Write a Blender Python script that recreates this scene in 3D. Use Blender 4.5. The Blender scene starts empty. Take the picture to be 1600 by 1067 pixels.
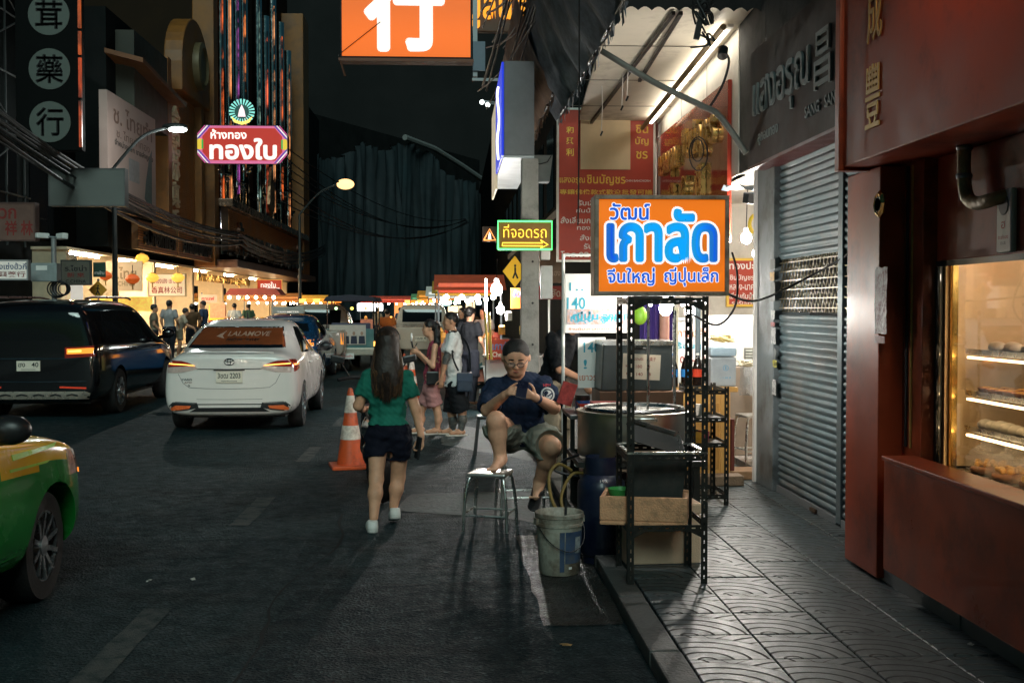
import bpy, bmesh, math, random
import numpy as np
from mathutils import Vector, Matrix, Euler
from mathutils.bvhtree import BVHTree
SC = bpy.context.scene
COL = SC.collection
RAD = math.radians
RND = random.Random(7)

# ------------------------------------------------------------------ camera
cam_d = bpy.data.cameras.new('camera'); cam_d.sensor_width = 36; cam_d.lens = 40.5
cam_d.clip_start = 0.05; cam_d.clip_end = 2000
cam = bpy.data.objects.new('camera', cam_d); COL.objects.link(cam)
cam.location = (0, 0, 1.65); cam.rotation_euler = (RAD(90 - 1.70), 0, RAD(-2.93))
SC.camera = cam

# ------------------------------------------------------------------ night sky and faint city glow
W = bpy.data.worlds.new('World'); SC.world = W; W.use_nodes = True
wn = W.node_tree.nodes; wl = W.node_tree.links
sky = wn.new('ShaderNodeTexSky'); sky.sky_type = 'NISHITA'; sky.sun_disc = False
sky.sun_elevation = RAD(32); sky.sun_rotation = RAD(182)
tint = wn.new('ShaderNodeMixRGB'); tint.blend_type = 'MULTIPLY'; tint.inputs[0].default_value = 1
tint.inputs[2].default_value = (0.36, 1.0, 0.95, 1)
wl.new(sky.outputs[0], tint.inputs[1]); wl.new(tint.outputs[0], wn['Background'].inputs[0])
wn['Background'].inputs[1].default_value = 0.0085
sun_d = bpy.data.lights.new('city_glow', 'SUN'); sun_d.energy = 1.3; sun_d.angle = RAD(24); sun_d.color = (.76, 1, .93)
sun = bpy.data.objects.new('city_glow', sun_d); COL.objects.link(sun)
sun.rotation_euler = (RAD(58), 0, RAD(2))

SC.view_settings.view_transform = 'Standard'; SC.view_settings.look = 'None'
SC.view_settings.gamma = 1; SC.view_settings.use_curve_mapping = False
SC.view_settings.exposure = 0.0
SC.cycles.use_denoising = True
SC.cycles.max_bounces = 6; SC.cycles.diffuse_bounces = 3; SC.cycles.glossy_bounces = 3
SC.cycles.transmission_bounces = 5; SC.cycles.transparent_max_bounces = 8
SC.cycles.sample_clamp_indirect = 4; SC.cycles.caustics_reflective = False; SC.cycles.caustics_refractive = False
SC.cycles.use_light_tree = True
SC.cycles.use_adaptive_sampling = True; SC.cycles.adaptive_threshold = 0.03

# ------------------------------------------------------------------ measuring helper: photo point -> place
_R = cam.rotation_euler.to_matrix()
def at(px, py, y=None, z=None, x=None):
    d = _R @ Vector(((px - 800) / 1800, -(py - 533.5) / 1800, -1)); o = cam.location
    t = (y - o.y) / d.y if y is not None else (z - o.z) / d.z if z is not None else (x - o.x) / d.x
    return o + d * t

# ------------------------------------------------------------------ materials
MATS = {}
def M(name, col=(.5, .5, .5), rough=.6, metal=0, var=.15, vs=5, bump=0, bs=60, emit=None, es=0, coat=0, spec=.5, alpha=1, trans=0, rvar=.1, ior=1.45, dirt=None, ds=3, dt=.55):
    if name in MATS: return MATS[name]
    m = bpy.data.materials.new(name); m.use_nodes = True; MATS[name] = m
    n = m.node_tree.nodes; l = m.node_tree.links; p = n['Principled BSDF']
    p.inputs['Base Color'].default_value = (*col, 1); p.inputs['Roughness'].default_value = rough
    p.inputs['Metallic'].default_value = metal; p.inputs['IOR'].default_value = ior
    p.inputs['Specular IOR Level'].default_value = spec
    p.inputs['Coat Weight'].default_value = coat; p.inputs['Coat Roughness'].default_value = .05
    p.inputs['Alpha'].default_value = alpha; p.inputs['Transmission Weight'].default_value = trans
    tc = n.new('ShaderNodeTexCoord')
    if var > 0 or dirt:
        nz = n.new('ShaderNodeTexNoise'); nz.inputs['Scale'].default_value = vs; nz.inputs['Detail'].default_value = 6; nz.inputs['Roughness'].default_value = .65
        l.new(tc.outputs['Object'], nz.inputs['Vector'])
        mr = n.new('ShaderNodeMapRange'); mr.inputs['From Min'].default_value = .3; mr.inputs['From Max'].default_value = .7
        mr.inputs['To Min'].default_value = 1 - var; mr.inputs['To Max'].default_value = 1 + var
        l.new(nz.outputs['Fac'], mr.inputs['Value'])
        mx = n.new('ShaderNodeVectorMath'); mx.operation = 'SCALE'; mx.inputs[0].default_value = col
        l.new(mr.outputs[0], mx.inputs['Scale']); out = mx.outputs[0]
        if dirt:
            n2 = n.new('ShaderNodeTexNoise'); n2.inputs['Scale'].default_value = ds; n2.inputs['Detail'].default_value = 8; n2.inputs['Roughness'].default_value = .7
            l.new(tc.outputs['Object'], n2.inputs['Vector'])
            m2 = n.new('ShaderNodeMapRange'); m2.inputs['From Min'].default_value = dt - .08; m2.inputs['From Max'].default_value = dt + .12
            l.new(n2.outputs['Fac'], m2.inputs['Value'])
            mm = n.new('ShaderNodeMixRGB'); mm.inputs[2].default_value = (*dirt, 1)
            l.new(m2.outputs[0], mm.inputs[0]); l.new(out, mm.inputs[1]); out = mm.outputs[0]
        l.new(out, p.inputs['Base Color'])
        r2 = n.new('ShaderNodeMapRange'); r2.inputs['From Min'].default_value = .3; r2.inputs['From Max'].default_value = .7
        r2.inputs['To Min'].default_value = max(.02, rough - rvar); r2.inputs['To Max'].default_value = min(1, rough + rvar)
        l.new(nz.outputs['Fac'], r2.inputs['Value']); l.new(r2.outputs[0], p.inputs['Roughness'])
    if bump > 0:
        nb = n.new('ShaderNodeTexNoise'); nb.inputs['Scale'].default_value = bs; nb.inputs['Detail'].default_value = 4
        l.new(tc.outputs['Object'], nb.inputs['Vector'])
        b = n.new('ShaderNodeBump'); b.inputs['Strength'].default_value = bump; b.inputs['Distance'].default_value = .02
        l.new(nb.outputs['Fac'], b.inputs['Height']); l.new(b.outputs[0], p.inputs['Normal'])
    if emit:
        p.inputs['Emission Color'].default_value = (*emit, 1); p.inputs['Emission Strength'].default_value = es
        if es < 1.6 and name not in ('orange_lightbox', 'orange_face'): m.cycles.emission_sampling = 'NONE'
    return m
def EMN(name, col, s, sc=(.3, .3, 1.6), lo=.42):
    """broken glow: old neon strips, and neon reflections painted as glowing strips"""
    m = M(name, (.03, .02, .02), .4, var=0, emit=col, es=s); n = m.node_tree.nodes; l = m.node_tree.links
    tc = n.new('ShaderNodeTexCoord'); mp = n.new('ShaderNodeMapping'); mp.inputs['Scale'].default_value = sc; nz = n.new('ShaderNodeTexNoise'); nz.inputs['Scale'].default_value = 1; nz.inputs['Detail'].default_value = 5; nz.inputs['Roughness'].default_value = .75
    mr = n.new('ShaderNodeMapRange'); mr.inputs[1].default_value = lo; mr.inputs[2].default_value = .68; mr.inputs[4].default_value = s
    l.new(tc.outputs['Object'], mp.inputs[0]); l.new(mp.outputs[0], nz.inputs['Vector']); l.new(nz.outputs['Fac'], mr.inputs[0]); l.new(mr.outputs[0], n['Principled BSDF'].inputs['Emission Strength']); return m
def EM(name, col, s):
    """something that gives off light"""
    return M(name, (min(1, col[0] * .5), min(1, col[1] * .5), min(1, col[2] * .5)), .5, var=0, emit=col, es=s)

STEEL = M('steel', (.55, .55, .53), .28, 1, var=.12, vs=8, rvar=.12, bump=.02)
CHROME = M('chrome', (.75, .75, .75), .12, 1, var=.06)
BLACKM = M('black_metal', (.018, .018, .016), .45, .4, var=.3, bump=.05, dirt=(.05, .035, .022), ds=9, dt=.6)
DARK = M('dark', (.012, .013, .014), .7, var=.2)
BLKP = M('black_plastic', (.015, .015, .016), .35, var=.15)
RUBBER = M('rubber', (.014, .014, .014), .8, bump=.1)
WHITEP = M('white_plastic', (.75, .75, .72), .4, var=.06)
WHITE = M('white_paint', (.78, .76, .72), .5, var=.08)
GREYM = M('grey_metal', (.22, .24, .25), .45, .6, var=.15)
GLASS = M('glass', (1, 1, 1), .02, var=0, trans=1, ior=1.45)
DGLASS = M('dark_glass', (.006, .007, .008), .04, var=0, spec=.7)
CABLE = M('cable', (.01, .01, .011), .5, var=.1)
CONC = M('concrete', (.26, .255, .24), .85, bump=.25, bs=50, dirt=(.1, .1, .095), ds=2)

# ------------------------------------------------------------------ mesh builder
class MB:
    def __init__(s): s.v = []; s.f = []; s.m = []; s.cur = 0
    def add(s, vs, fs):
        o = len(s.v); s.v += [tuple(v) for v in vs]
        for f in fs: s.f.append(tuple(i + o for i in f)); s.m.append(s.cur)
        return s
    def mat(s, i): s.cur = i; return s
    def box(s, a, b, bev=0):
        x0, y0, z0 = a; x1, y1, z1 = b
        if x1 < x0: x0, x1 = x1, x0
        if y1 < y0: y0, y1 = y1, y0
        if z1 < z0: z0, z1 = z1, z0
        vs = [(x0, y0, z0), (x1, y0, z0), (x1, y1, z0), (x0, y1, z0), (x0, y0, z1), (x1, y0, z1), (x1, y1, z1), (x0, y1, z1)]
        return s.add(vs, [(3, 2, 1, 0), (4, 5, 6, 7), (0, 1, 5, 4), (1, 2, 6, 5), (2, 3, 7, 6), (3, 0, 4, 7)])
    def obox(s, c, size, rot=(0, 0, 0)):
        R = Euler(rot).to_matrix(); c = Vector(c); hx, hy, hz = [k / 2 for k in size]
        vs = [c + R @ Vector((x * hx, y * hy, z * hz)) for z in (-1, 1) for x, y in ((-1, -1), (1, -1), (1, 1), (-1, 1))]
        return s.add(vs, [(3, 2, 1, 0), (4, 5, 6, 7), (0, 1, 5, 4), (1, 2, 6, 5), (2, 3, 7, 6), (3, 0, 4, 7)])
    def bar(s, p, q, w, h=None, up=(0, 0, 1)):
        h = h or w; p = Vector(p); q = Vector(q); d = (q - p).normalized(); u = Vector(up)
        if abs(d.dot(u)) > .98: u = Vector((0, 1, 0))
        a = d.cross(u).normalized() * w / 2; b = a.cross(d).normalized() * h / 2
        vs = [p - a - b, p + a - b, p + a + b, p - a + b, q - a - b, q + a - b, q + a + b, q - a + b]
        return s.add(vs, [(0, 1, 2, 3), (7, 6, 5, 4), (4, 5, 1, 0), (5, 6, 2, 1), (6, 7, 3, 2), (7, 4, 0, 3)])
    def tube(s, pts, r, n=8, cap=True):
        pts = [Vector(p) for p in pts]; k = len(pts); rs = r if isinstance(r, (list, tuple)) else [r] * k
        o = len(s.v); prev = None
        for i, p in enumerate(pts):
            d = (pts[min(i + 1, k - 1)] - pts[max(i - 1, 0)])
            d = d.normalized() if d.length > 1e-9 else Vector((0, 0, 1))
            if prev is None:
                u = Vector((0, 0, 1)) if abs(d.z) < .9 else Vector((1, 0, 0))
                a = d.cross(u).normalized()
            else:
                a = (prev - d * prev.dot(d)); a = a.normalized() if a.length > 1e-6 else d.orthogonal().normalized()
            prev = a; b = d.cross(a)
            for j in range(n):
                t = 2 * math.pi * j / n; s.v.append(tuple(p + (a * math.cos(t) + b * math.sin(t)) * rs[i]))
        for i in range(k - 1):
            for j in range(n):
                s.f.append((o + i * n + j, o + i * n + (j + 1) % n, o + (i + 1) * n + (j + 1) % n, o + (i + 1) * n + j)); s.m.append(s.cur)
        if cap:
            s.f.append(tuple(o + j for j in reversed(range(n)))); s.m.append(s.cur)
            s.f.append(tuple(o + (k - 1) * n + j for j in range(n))); s.m.append(s.cur)
        return s
    def lathe(s, prof, c=(0, 0, 0), n=24, axis='Z', closed=False):
        o = len(s.v); k = len(prof)
        for r, h in prof:
            for j in range(n):
                t = 2 * math.pi * j / n; a, b = r * math.cos(t), r * math.sin(t)
                p = (a, b, h) if axis == 'Z' else (h, a, b) if axis == 'X' else (a, h, -b)
                s.v.append((p[0] + c[0], p[1] + c[1], p[2] + c[2]))
        for i in range(k - 1 + (1 if closed else 0)):
            i2 = (i + 1) % k
            for j in range(n):
                s.f.append((o + i * n + j, o + i * n + (j + 1) % n, o + i2 * n + (j + 1) % n, o + i2 * n + j)); s.m.append(s.cur)
        if not closed:
            if prof[0][0] > 1e-5: s.f.append(tuple(o + j for j in reversed(range(n)))); s.m.append(s.cur)
            if prof[-1][0] > 1e-5: s.f.append(tuple(o + (k - 1) * n + j for j in range(n))); s.m.append(s.cur)
        return s
    def ball(s, c, r, n=12, m=8):
        r = r if isinstance(r, (tuple, list)) else (r, r, r); o = len(s.v)
        for i in range(m + 1):
            a = math.pi * i / m
            for j in range(n):
                t = 2 * math.pi * j / n
                s.v.append((c[0] + r[0] * math.sin(a) * math.cos(t), c[1] + r[1] * math.sin(a) * math.sin(t), c[2] - r[2] * math.cos(a)))
        for i in range(m):
            for j in range(n):
                s.f.append((o + i * n + j, o + i * n + (j + 1) % n, o + (i + 1) * n + (j + 1) % n, o + (i + 1) * n + j)); s.m.append(s.cur)
        return s
    def prism(s, poly, y0, y1):
        """polygon in (x,z), extruded from y0 (front) to y1"""
        n = len(poly); vs = [(x, y0, z) for x, z in poly] + [(x, y1, z) for x, z in poly]
        return s.add(vs, [tuple(range(n)), tuple(range(2 * n - 1, n - 1, -1))] + [((i + 1) % n, i, n + i, n + (i + 1) % n) for i in range(n)])
    def text(s, t, cx, cz, y, w=None, h=None, bold=.0, ext=.0, shear=0, fat=0):
        """lettering in the XZ plane facing -Y, fitted into w x h round (cx, cz)"""
        vs, fs = glyphs(t, bold, shear)
        if not vs: return s
        xs = [v[0] for v in vs]; ys = [v[1] for v in vs]
        x0, x1, y0, y1 = min(xs), max(xs), min(ys), max(ys)
        sx = w / (x1 - x0) if w else None; sy = h / (y1 - y0) if h else None
        sx = sx or sy; sy = sy or sx
        P = [(cx + (v[0] - (x0 + x1) / 2) * sx, cz + (v[1] - (y0 + y1) / 2) * sy) for v in vs]
        if fat > 0:
            r = fat * sx
            for k in range(14):
                a = 6.2832 * k / 14; s.add([(u + r * math.cos(a), y + .00006 * k, q + r * math.sin(a)) for u, q in P], fs)
        if ext <= 0:
            return s.add([(a, y, b) for a, b in P], fs)
        n = len(P); s.add([(a, y - ext, b) for a, b in P] + [(a, y, b) for a, b in P], fs)
        cnt = {}
        for f in fs:
            for i in range(len(f)):
                e = (f[i], f[(i + 1) % len(f)]); cnt[e] = 1
        o = len(s.v) - 2 * n
        for (a, b) in cnt:
            if (b, a) not in cnt: s.f.append((o + b, o + a, o + n + a, o + n + b)); s.m.append(s.cur)
        return s
    def build(s, name, mats, parent=None, smooth=False, bevel=0, fix=True, seg=2):
        me = bpy.data.meshes.new(name); me.from_pydata(s.v, [], s.f)
        mats = mats if isinstance(mats, (list, tuple)) else [mats]
        for m in mats: me.materials.append(m)
        if len(mats) > 1: me.polygons.foreach_set('material_index', s.m)
        if fix or bevel:
            bm = bmesh.new(); bm.from_mesh(me)
            if fix: bmesh.ops.recalc_face_normals(bm, faces=bm.faces)
            if bevel:
                es = [e for e in bm.edges if len(e.link_faces) == 2 and e.calc_face_angle(0) > .6]
                bmesh.ops.bevel(bm, geom=es, offset=bevel, segments=seg, affect='EDGES', profile=.6, clamp_overlap=True)
            bm.to_mesh(me); bm.free()
        if smooth:
            me.polygons.foreach_set('use_smooth', [True] * len(me.polygons))
            if smooth != 'all': me.set_sharp_from_angle(angle=RAD(40))
        return link(name, me, parent)

def link(name, me, parent=None):
    o = bpy.data.objects.new(name, me); COL.objects.link(o)
    if parent: o.parent = parent
    return o

_G = {}
def glyphs(t, bold=0, shear=0):
    key = (t, bold, shear)
    if key in _G: return _G[key]
    c = bpy.data.curves.new('glyph', 'FONT'); c.body = t; c.align_x = 'CENTER'; c.offset = bold + .0008; c.shear = shear
    c.resolution_u = 3; c.space_line = 1.0
    o = bpy.data.objects.new('glyph', c); COL.objects.link(o)
    dg = bpy.context.evaluated_depsgraph_get(); me = o.evaluated_get(dg).to_mesh()
    vs = [(v.co.x, v.co.y) for v in me.vertices]; fs = [tuple(p.vertices) for p in me.polygons]
    fs = [f if sum(vs[f[i]][0] * vs[f[(i + 1) % len(f)]][1] - vs[f[(i + 1) % len(f)]][0] * vs[f[i]][1] for i in range(len(f))) > 0 else tuple(reversed(f)) for f in fs]
    o.evaluated_get(dg).to_mesh_clear(); bpy.data.objects.remove(o); bpy.data.curves.remove(c)
    _G[key] = (vs, fs); return _G[key]

def tag(o, label=None, cat=None, group=None, kind=None):
    if label: o['label'] = label
    if cat: o['category'] = cat
    if group: o['group'] = group
    if kind: o['kind'] = kind
    return o
def thing(name, label, cat, loc=(0, 0, 0), rz=0, group=None):
    o = bpy.data.objects.new(name, None); COL.objects.link(o); o.location = loc; o.rotation_euler = (0, 0, rz)
    o.empty_display_size = .1
    return tag(o, label, cat, group)
def struct(o): o['kind'] = 'structure'; return o
def lamp(name, kind, loc, energy, col=(1, 1, 1), size=.1, rot=(0, 0, 0), sy=None, parent=None, spot=None):
    d = bpy.data.lights.new(name, kind); d.energy = energy; d.color = col
    if kind == 'AREA':
        d.size = size
        if sy: d.shape = 'RECTANGLE'; d.size_y = sy
    else: d.shadow_soft_size = size
    if spot: d.spot_size = spot; d.spot_blend = .6
    o = bpy.data.objects.new(name, d); COL.objects.link(o); o.location = loc; o.rotation_euler = rot
    if parent: o.parent = parent
    return o

def sign(name, label, cat, loc, rz, w, h, d, face, frame=None, texts=(), fw=.03, group=None, both=False):
    """board standing with its bottom centre at loc, front facing local -Y. texts: (string, x, z, w, h, material, bold, ext[, dy])"""
    t = thing(name, label, cat, loc, rz, group)
    MB().box((-w / 2, -d / 2, 0), (w / 2, d / 2, h)).build('panel', face, t)
    if frame:
        f = MB(); e = .012
        f.box((-w / 2 - e, -d / 2 - e, -e), (w / 2 + e, d / 2 + e, fw)); f.box((-w / 2 - e, -d / 2 - e, h - fw), (w / 2 + e, d / 2 + e, h + e))
        f.box((-w / 2 - e, -d / 2 - e + .001, fw), (-w / 2 + fw, d / 2 + e - .001, h - fw)); f.box((w / 2 - fw, -d / 2 - e + .001, fw), (w / 2 + e, d / 2 + e - .001, h - fw))
        f.build('frame', frame, t)
    for q in texts:
        s, x, z, tw, th, m = q[:6]; bold = q[6] if len(q) > 6 else .01; ext = q[7] if len(q) > 7 else 0; dy = q[8] if len(q) > 8 else .004
        MB().text(s, x, z, -d / 2 - dy, tw, th, bold, ext).build('lettering', m, t, fix=False)
    return t

def catenary(p, q, sag, n=14):
    p = Vector(p); q = Vector(q)
    return [p.lerp(q, i / n) - Vector((0, 0, sag * 4 * (i / n) * (1 - i / n))) for i in range(n + 1)]
def spline(ps, n=6):
    ps = [Vector(p) for p in ps]; out = []
    for i in range(len(ps) - 1):
        p0 = ps[max(i - 1, 0)]; p1 = ps[i]; p2 = ps[i + 1]; p3 = ps[min(i + 2, len(ps) - 1)]
        for k in range(n):
            t = k / n
            out.append(.5 * ((2 * p1) + (p2 - p0) * t + (2 * p0 - 5 * p1 + 4 * p2 - p3) * t * t + (3 * p1 - p0 - 3 * p2 + p3) * t ** 3))
    out.append(ps[-1]); return out
# ================================================================== ground, road, pavement
class NT:
    def __init__(s, m): s.n = m.node_tree.nodes; s.l = m.node_tree.links; s.p = s.n['Principled BSDF']
    def math(s, op, a, b=0, c=0):
        k = s.n.new('ShaderNodeMath'); k.operation = op
        for i, v in enumerate((a, b, c)):
            if hasattr(v, 'is_linked'): s.l.new(v, k.inputs[i])
            else: k.inputs[i].default_value = v
        return k.outputs[0]
    def rng(s, v, a, b, c=0, d=1):
        k = s.n.new('ShaderNodeMapRange'); s.l.new(v, k.inputs[0])
        for i, q in enumerate((a, b, c, d)): k.inputs[i + 1].default_value = q
        return k.outputs[0]
    def noise(s, sc, det=5, ro=.6, vec=None, co='Object'):
        k = s.n.new('ShaderNodeTexNoise'); k.inputs['Scale'].default_value = sc; k.inputs['Detail'].default_value = det; k.inputs['Roughness'].default_value = ro
        s.l.new(vec or s.coord(co), k.inputs['Vector']); return k.outputs['Fac']
    def coord(s, co='Object'):
        if not hasattr(s, 'tc'): s.tc = s.n.new('ShaderNodeTexCoord')
        return s.tc.outputs[co]
    def mix(s, f, a, b):
        k = s.n.new('ShaderNodeMixRGB')
        for i, v in enumerate((f, a, b)):
            if hasattr(v, 'is_linked'): s.l.new(v, k.inputs[i])
            else: k.inputs[i].default_value = v if i == 0 else (*v, 1)
        return k.outputs[0]
    def bump(s, h, st=.5, dist=.01, base=None):
        k = s.n.new('ShaderNodeBump'); k.inputs['Strength'].default_value = st; k.inputs['Distance'].default_value = dist
        s.l.new(h, k.inputs['Height'])
        if base is not None: s.l.new(base, k.inputs['Normal'])
        s.l.new(k.outputs[0], s.p.inputs['Normal']); return k.outputs[0]
    def set(s, name, v): s.l.new(v, s.p.inputs[name])

def asphalt(name, a, b, r0=.5, r1=.8):
    m = bpy.data.materials.new(name); m.use_nodes = True; t = NT(m)
    big = t.noise(.45, 6, .6); mid = t.noise(7, 6, .7)
    vor = t.n.new('ShaderNodeTexVoronoi'); vor.inputs['Scale'].default_value = 62; t.l.new(t.coord(), vor.inputs['Vector'])
    fine = t.noise(210, 3, .7)
    col = t.mix(t.rng(big, .35, .65), a, b)
    sp = t.math('MULTIPLY', t.rng(vor.outputs['Color'], .70, .92), .75)
    col = t.mix(sp, col, (.05, .085, .09))
    col = t.mix(t.math('MULTIPLY', t.rng(mid, .5, .75), .5), col, tuple(k * .45 for k in a))
    col = t.mix(t.math('MULTIPLY', t.rng(t.noise(1.7, 7, .7), .52, .66), .6), col, tuple(k * .3 for k in a)); col = t.mix(t.math('MULTIPLY', t.rng(t.noise(3.1, 4, .8), .60, .70), .35), col, tuple(k * 2.4 for k in b))
    t.set('Base Color', col); t.set('Roughness', t.rng(mid, .3, .7, r0, r1)); t.p.inputs['Specular IOR Level'].default_value = .2
    h = t.math('ADD', t.math('MULTIPLY', vor.outputs['Distance'], 1.0), t.math('MULTIPLY', fine, .5))
    b1 = t.bump(t.math('ADD', h, t.math('MULTIPLY', mid, 1.2)), .9, .012)
    return m
ASPH = asphalt('asphalt', (.003, .017, .022), (.009, .028, .033), .5, .8)
ASPH2 = asphalt('asphalt_patch', (.0025, .013, .018), (.006, .020, .025), .55, .85)

struct(MB().box((-300, -60, -.4), (300, 420, -.03)).build('ground', ASPH2))
struct(MB().add([(-10.2, -30, 0), (.9, -30, 0), (.9, 400, 0), (-10.2, 400, 0)], [(0, 1, 2, 3)]).build('road', ASPH))

def sheet(name, pts, z, m, parent=None):
    o = MB().add([(x, y, z) for x, y in pts], [tuple(range(len(pts)))]).build(name, m, parent, fix=False)
    return o
CONCP = M('worn_concrete', (.065, .085, .085), .7, var=.35, vs=4, bump=.7, bs=22, dirt=(.05, .053, .05), ds=3.0, dt=.57)
# concrete strip across the gutter, repaired asphalt, grate
g = lambda px, py: tuple(at(px, py, z=0))[:2]
def ragged(corners, amp=.02, step=.18):
    out = []
    for i in range(len(corners)):
        a = Vector(corners[i]); b = Vector(corners[(i + 1) % len(corners)]); n = max(1, int((b - a).length / step))
        for k in range(n):
            p = a.lerp(b, k / n); out.append((p.x + RND.uniform(-amp, amp), p.y + RND.uniform(-amp, amp)))
    return out
struct(sheet('road_patch', ragged([g(622, 798), g(815, 812), (.88, 8.3), (.88, 10.3), g(790, 768), g(640, 772)]), .004, CONCP))
struct(sheet('road_repair', ragged([(-.98, 4.2), (.47, 4.0), (.47, 6.9), (-.9, 6.75)], .03), .004, ASPH2))
struct(sheet('gutter', ragged([(.47, 5.9), (.895, 5.9), (.895, 8.3), (.44, 8.25)], .012), .006, asphalt('gutter_wet', (.022, .022, .02), (.04, .04, .036), .25, .55)))
# crazed old concrete further on
struct(sheet('road_apron', ragged([g(690, 695), g(830, 720), g(842, 690), g(700, 660)], .03), .004, CONCP))
LINE = M('worn_road_paint', (.085, .09, .085), .8, var=.5, vs=6, bump=.5, bs=120, dirt=(.012, .025, .028), ds=6, dt=.47)
for pts in ([(-.9, 6.8), (-.5, 6.86), (-.1, 6.8), (.2, 6.9), (.47, 6.88)], [(-3.2, 9.0), (-2.5, 9.3), (-2.1, 10.1), (-1.2, 10.4), (-.6, 11.2)], [(-1.0, 4.2), (-.95, 5.4), (-1.0, 6.7), (-.8, 7.9), (-.9, 9.2)], [(-4.6, 7.4), (-3.9, 7.9), (-3.1, 7.8)]):
    q = spline([(x, y, 0) for x, y in pts], 6); L_ = []; R_ = []
    for v in q: k = RND.uniform(.004, .013); dx = RND.uniform(-.02, .02); L_.append((v.x + dx - k, v.y + dx)); R_.append((v.x + dx + k, v.y + dx + .01))
    b = MB(); n = len(q); b.add([(x, y, .0055) for x, y in L_ + R_], [(i, i + 1, n + i + 1, n + i) for i in range(n - 1)]); struct(b.build('road_crack', M('crack_dark', (.004, .007, .008), .9, var=0), fix=False))
mk = thing('road_marking', None, None); mk['kind'] = 'structure'
for y0 in (3.6, 5.05, 8.75, 12.35, 16.0, 22, 28, 34, 40):
    L = .8 if y0 < 4 else 1.3
    sheet('lane_dash', ragged([(-1.69, y0), (-1.54, y0), (-1.54, y0 + L), (-1.69, y0 + L)], .006, .2), .005, LINE, mk)
for y0 in range(12, 60, 6):
    sheet('lane_dash', ragged([(-4.75, y0), (-4.6, y0), (-4.6, y0 + 2), (-4.75, y0 + 2)], .006, .3), .005, LINE, mk)
gr = tag(bpy.data.objects.new('drain_grate', None), 'slotted dark drain grate in road behind the standing couple', 'drain grate'); COL.objects.link(gr)
gr.location = at(715, 637, z=0)
MB().box((-.55, -.3, .001), (.62, .3, .008)).build('plate', M('grate_iron', (.05, .05, .05), .55, .7), gr)
for i in range(13):
    MB().box((-.5 + i * .085, -.24, .009), (-.455 + i * .085, .24, .012)).build('slot', DARK, gr)

# kerb stones
kerb = struct(MB().box((.905, -6, -.2), (1.035, 60, .055)).build('kerb', CONC))
KM = M('kerb_stone', (.10, .10, .095), .65, var=.3, vs=6, bump=.4, bs=45, dirt=(.03, .03, .028), ds=3)
kb = MB().box((.9, .006, 0), (1.04, .994, .08)).build('kerb_stone', KM, kerb, bevel=.012)
for i in range(-2, 24):
    o = kb if i == -2 else kb.copy()
    if i > -2: COL.objects.link(o)
    o.location = (RND.uniform(-.004, .004), 3.2 + i, RND.uniform(-.004, .003))

# fan-pattern paving tiles
def tile_mat():
    m = bpy.data.materials.new('fan_tile'); m.use_nodes = True; t = NT(m)
    sx = t.n.new('ShaderNodeSeparateXYZ'); t.l.new(t.coord(), sx.inputs[0])
    X = t.math('DIVIDE', sx.outputs[0], .384); Y = t.math('DIVIDE', sx.outputs[1], .384)
    def dist(cx, cy): return t.math('SQRT', t.math('ADD', t.math('POWER', t.math('ABSOLUTE', t.math('SUBTRACT', X, cx)), 2), t.math('POWER', t.math('ABSOLUTE', t.math('SUBTRACT', Y, cy)), 2)))
    R = .92; P = .205
    ds = [dist(.22, -.02), dist(1.12, .16), dist(-.45, .6), dist(.62, 1.1), dist(1.7, .9)]
    d = ds[-1]
    for q in reversed(ds[:-1]):
        k = t.math('LESS_THAN', q, R)
        d = t.math('ADD', t.math('MULTIPLY', k, q), t.math('MULTIPLY', t.math('SUBTRACT', 1, k), d))
    f = t.math('ABSOLUTE', t.math('SUBTRACT', t.math('FRACT', t.math('DIVIDE', d, P)), .5))
    groove = t.rng(f, .05, .12)          # 0 in the groove
    oi = t.n.new('ShaderNodeObjectInfo')
    wear = t.noise(9, 7, .7); wpos = t.noise(1.2, 5, .6, co='Object')
    base = t.mix(t.rng(oi.outputs['Random'], 0, 1, .0, .8), (.026, .05, .058), (.062, .08, .083))
    base = t.mix(t.math('MULTIPLY', t.rng(wear, .45, .75), .7), base, (.05, .052, .05))
    col = t.mix(groove, (.022, .022, .02), base)
    t.set('Base Color', col)
    t.set('Roughness', t.math('ADD', t.rng(wear, .3, .7, .30, .58), t.math('MULTIPLY', t.math('SUBTRACT', 1, groove), .35)))
    b = t.bump(t.noise(90, 4, .6), .15, .01)
    t.bump(groove, .8, .006, b)
    return m
TM = tile_mat()
pav = struct(MB().add([(1.04, -6, .055), (2.85, -6, .055), (2.85, 60, .055), (1.04, 60, .055)], [(0, 1, 2, 3)]).build('pavement', M('grout', (.022, .022, .02), .9, bump=.3)))
tl = MB().box((0, 0, -.02), (.384, .384, .0255)).build('tile', TM, pav, bevel=.004, seg=1)
first = True
for j in range(-1, 21):
    for i in range(5):
        o = tl if first else tl.copy()
        if not first: COL.objects.link(o)
        first = False
        o.location = (1.047 + .39 * i + RND.uniform(-.0015, .0015), 3.5 + .387 * j + RND.uniform(-.0015, .0015), .0545 + RND.uniform(-.0025, .0025))
        o.rotation_euler = (RND.uniform(-.004, .004), RND.uniform(-.004, .004), RND.uniform(-.003, .003))
struct(MB().box((1.045, 12.1, .056), (2.84, 60, .08)).build('pavement_beyond', CONC))

# far side pavement
struct(MB().box((-13, -30, -.2), (-10.2, 400, .14)).build('pavement_far_side', CONC))

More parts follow.
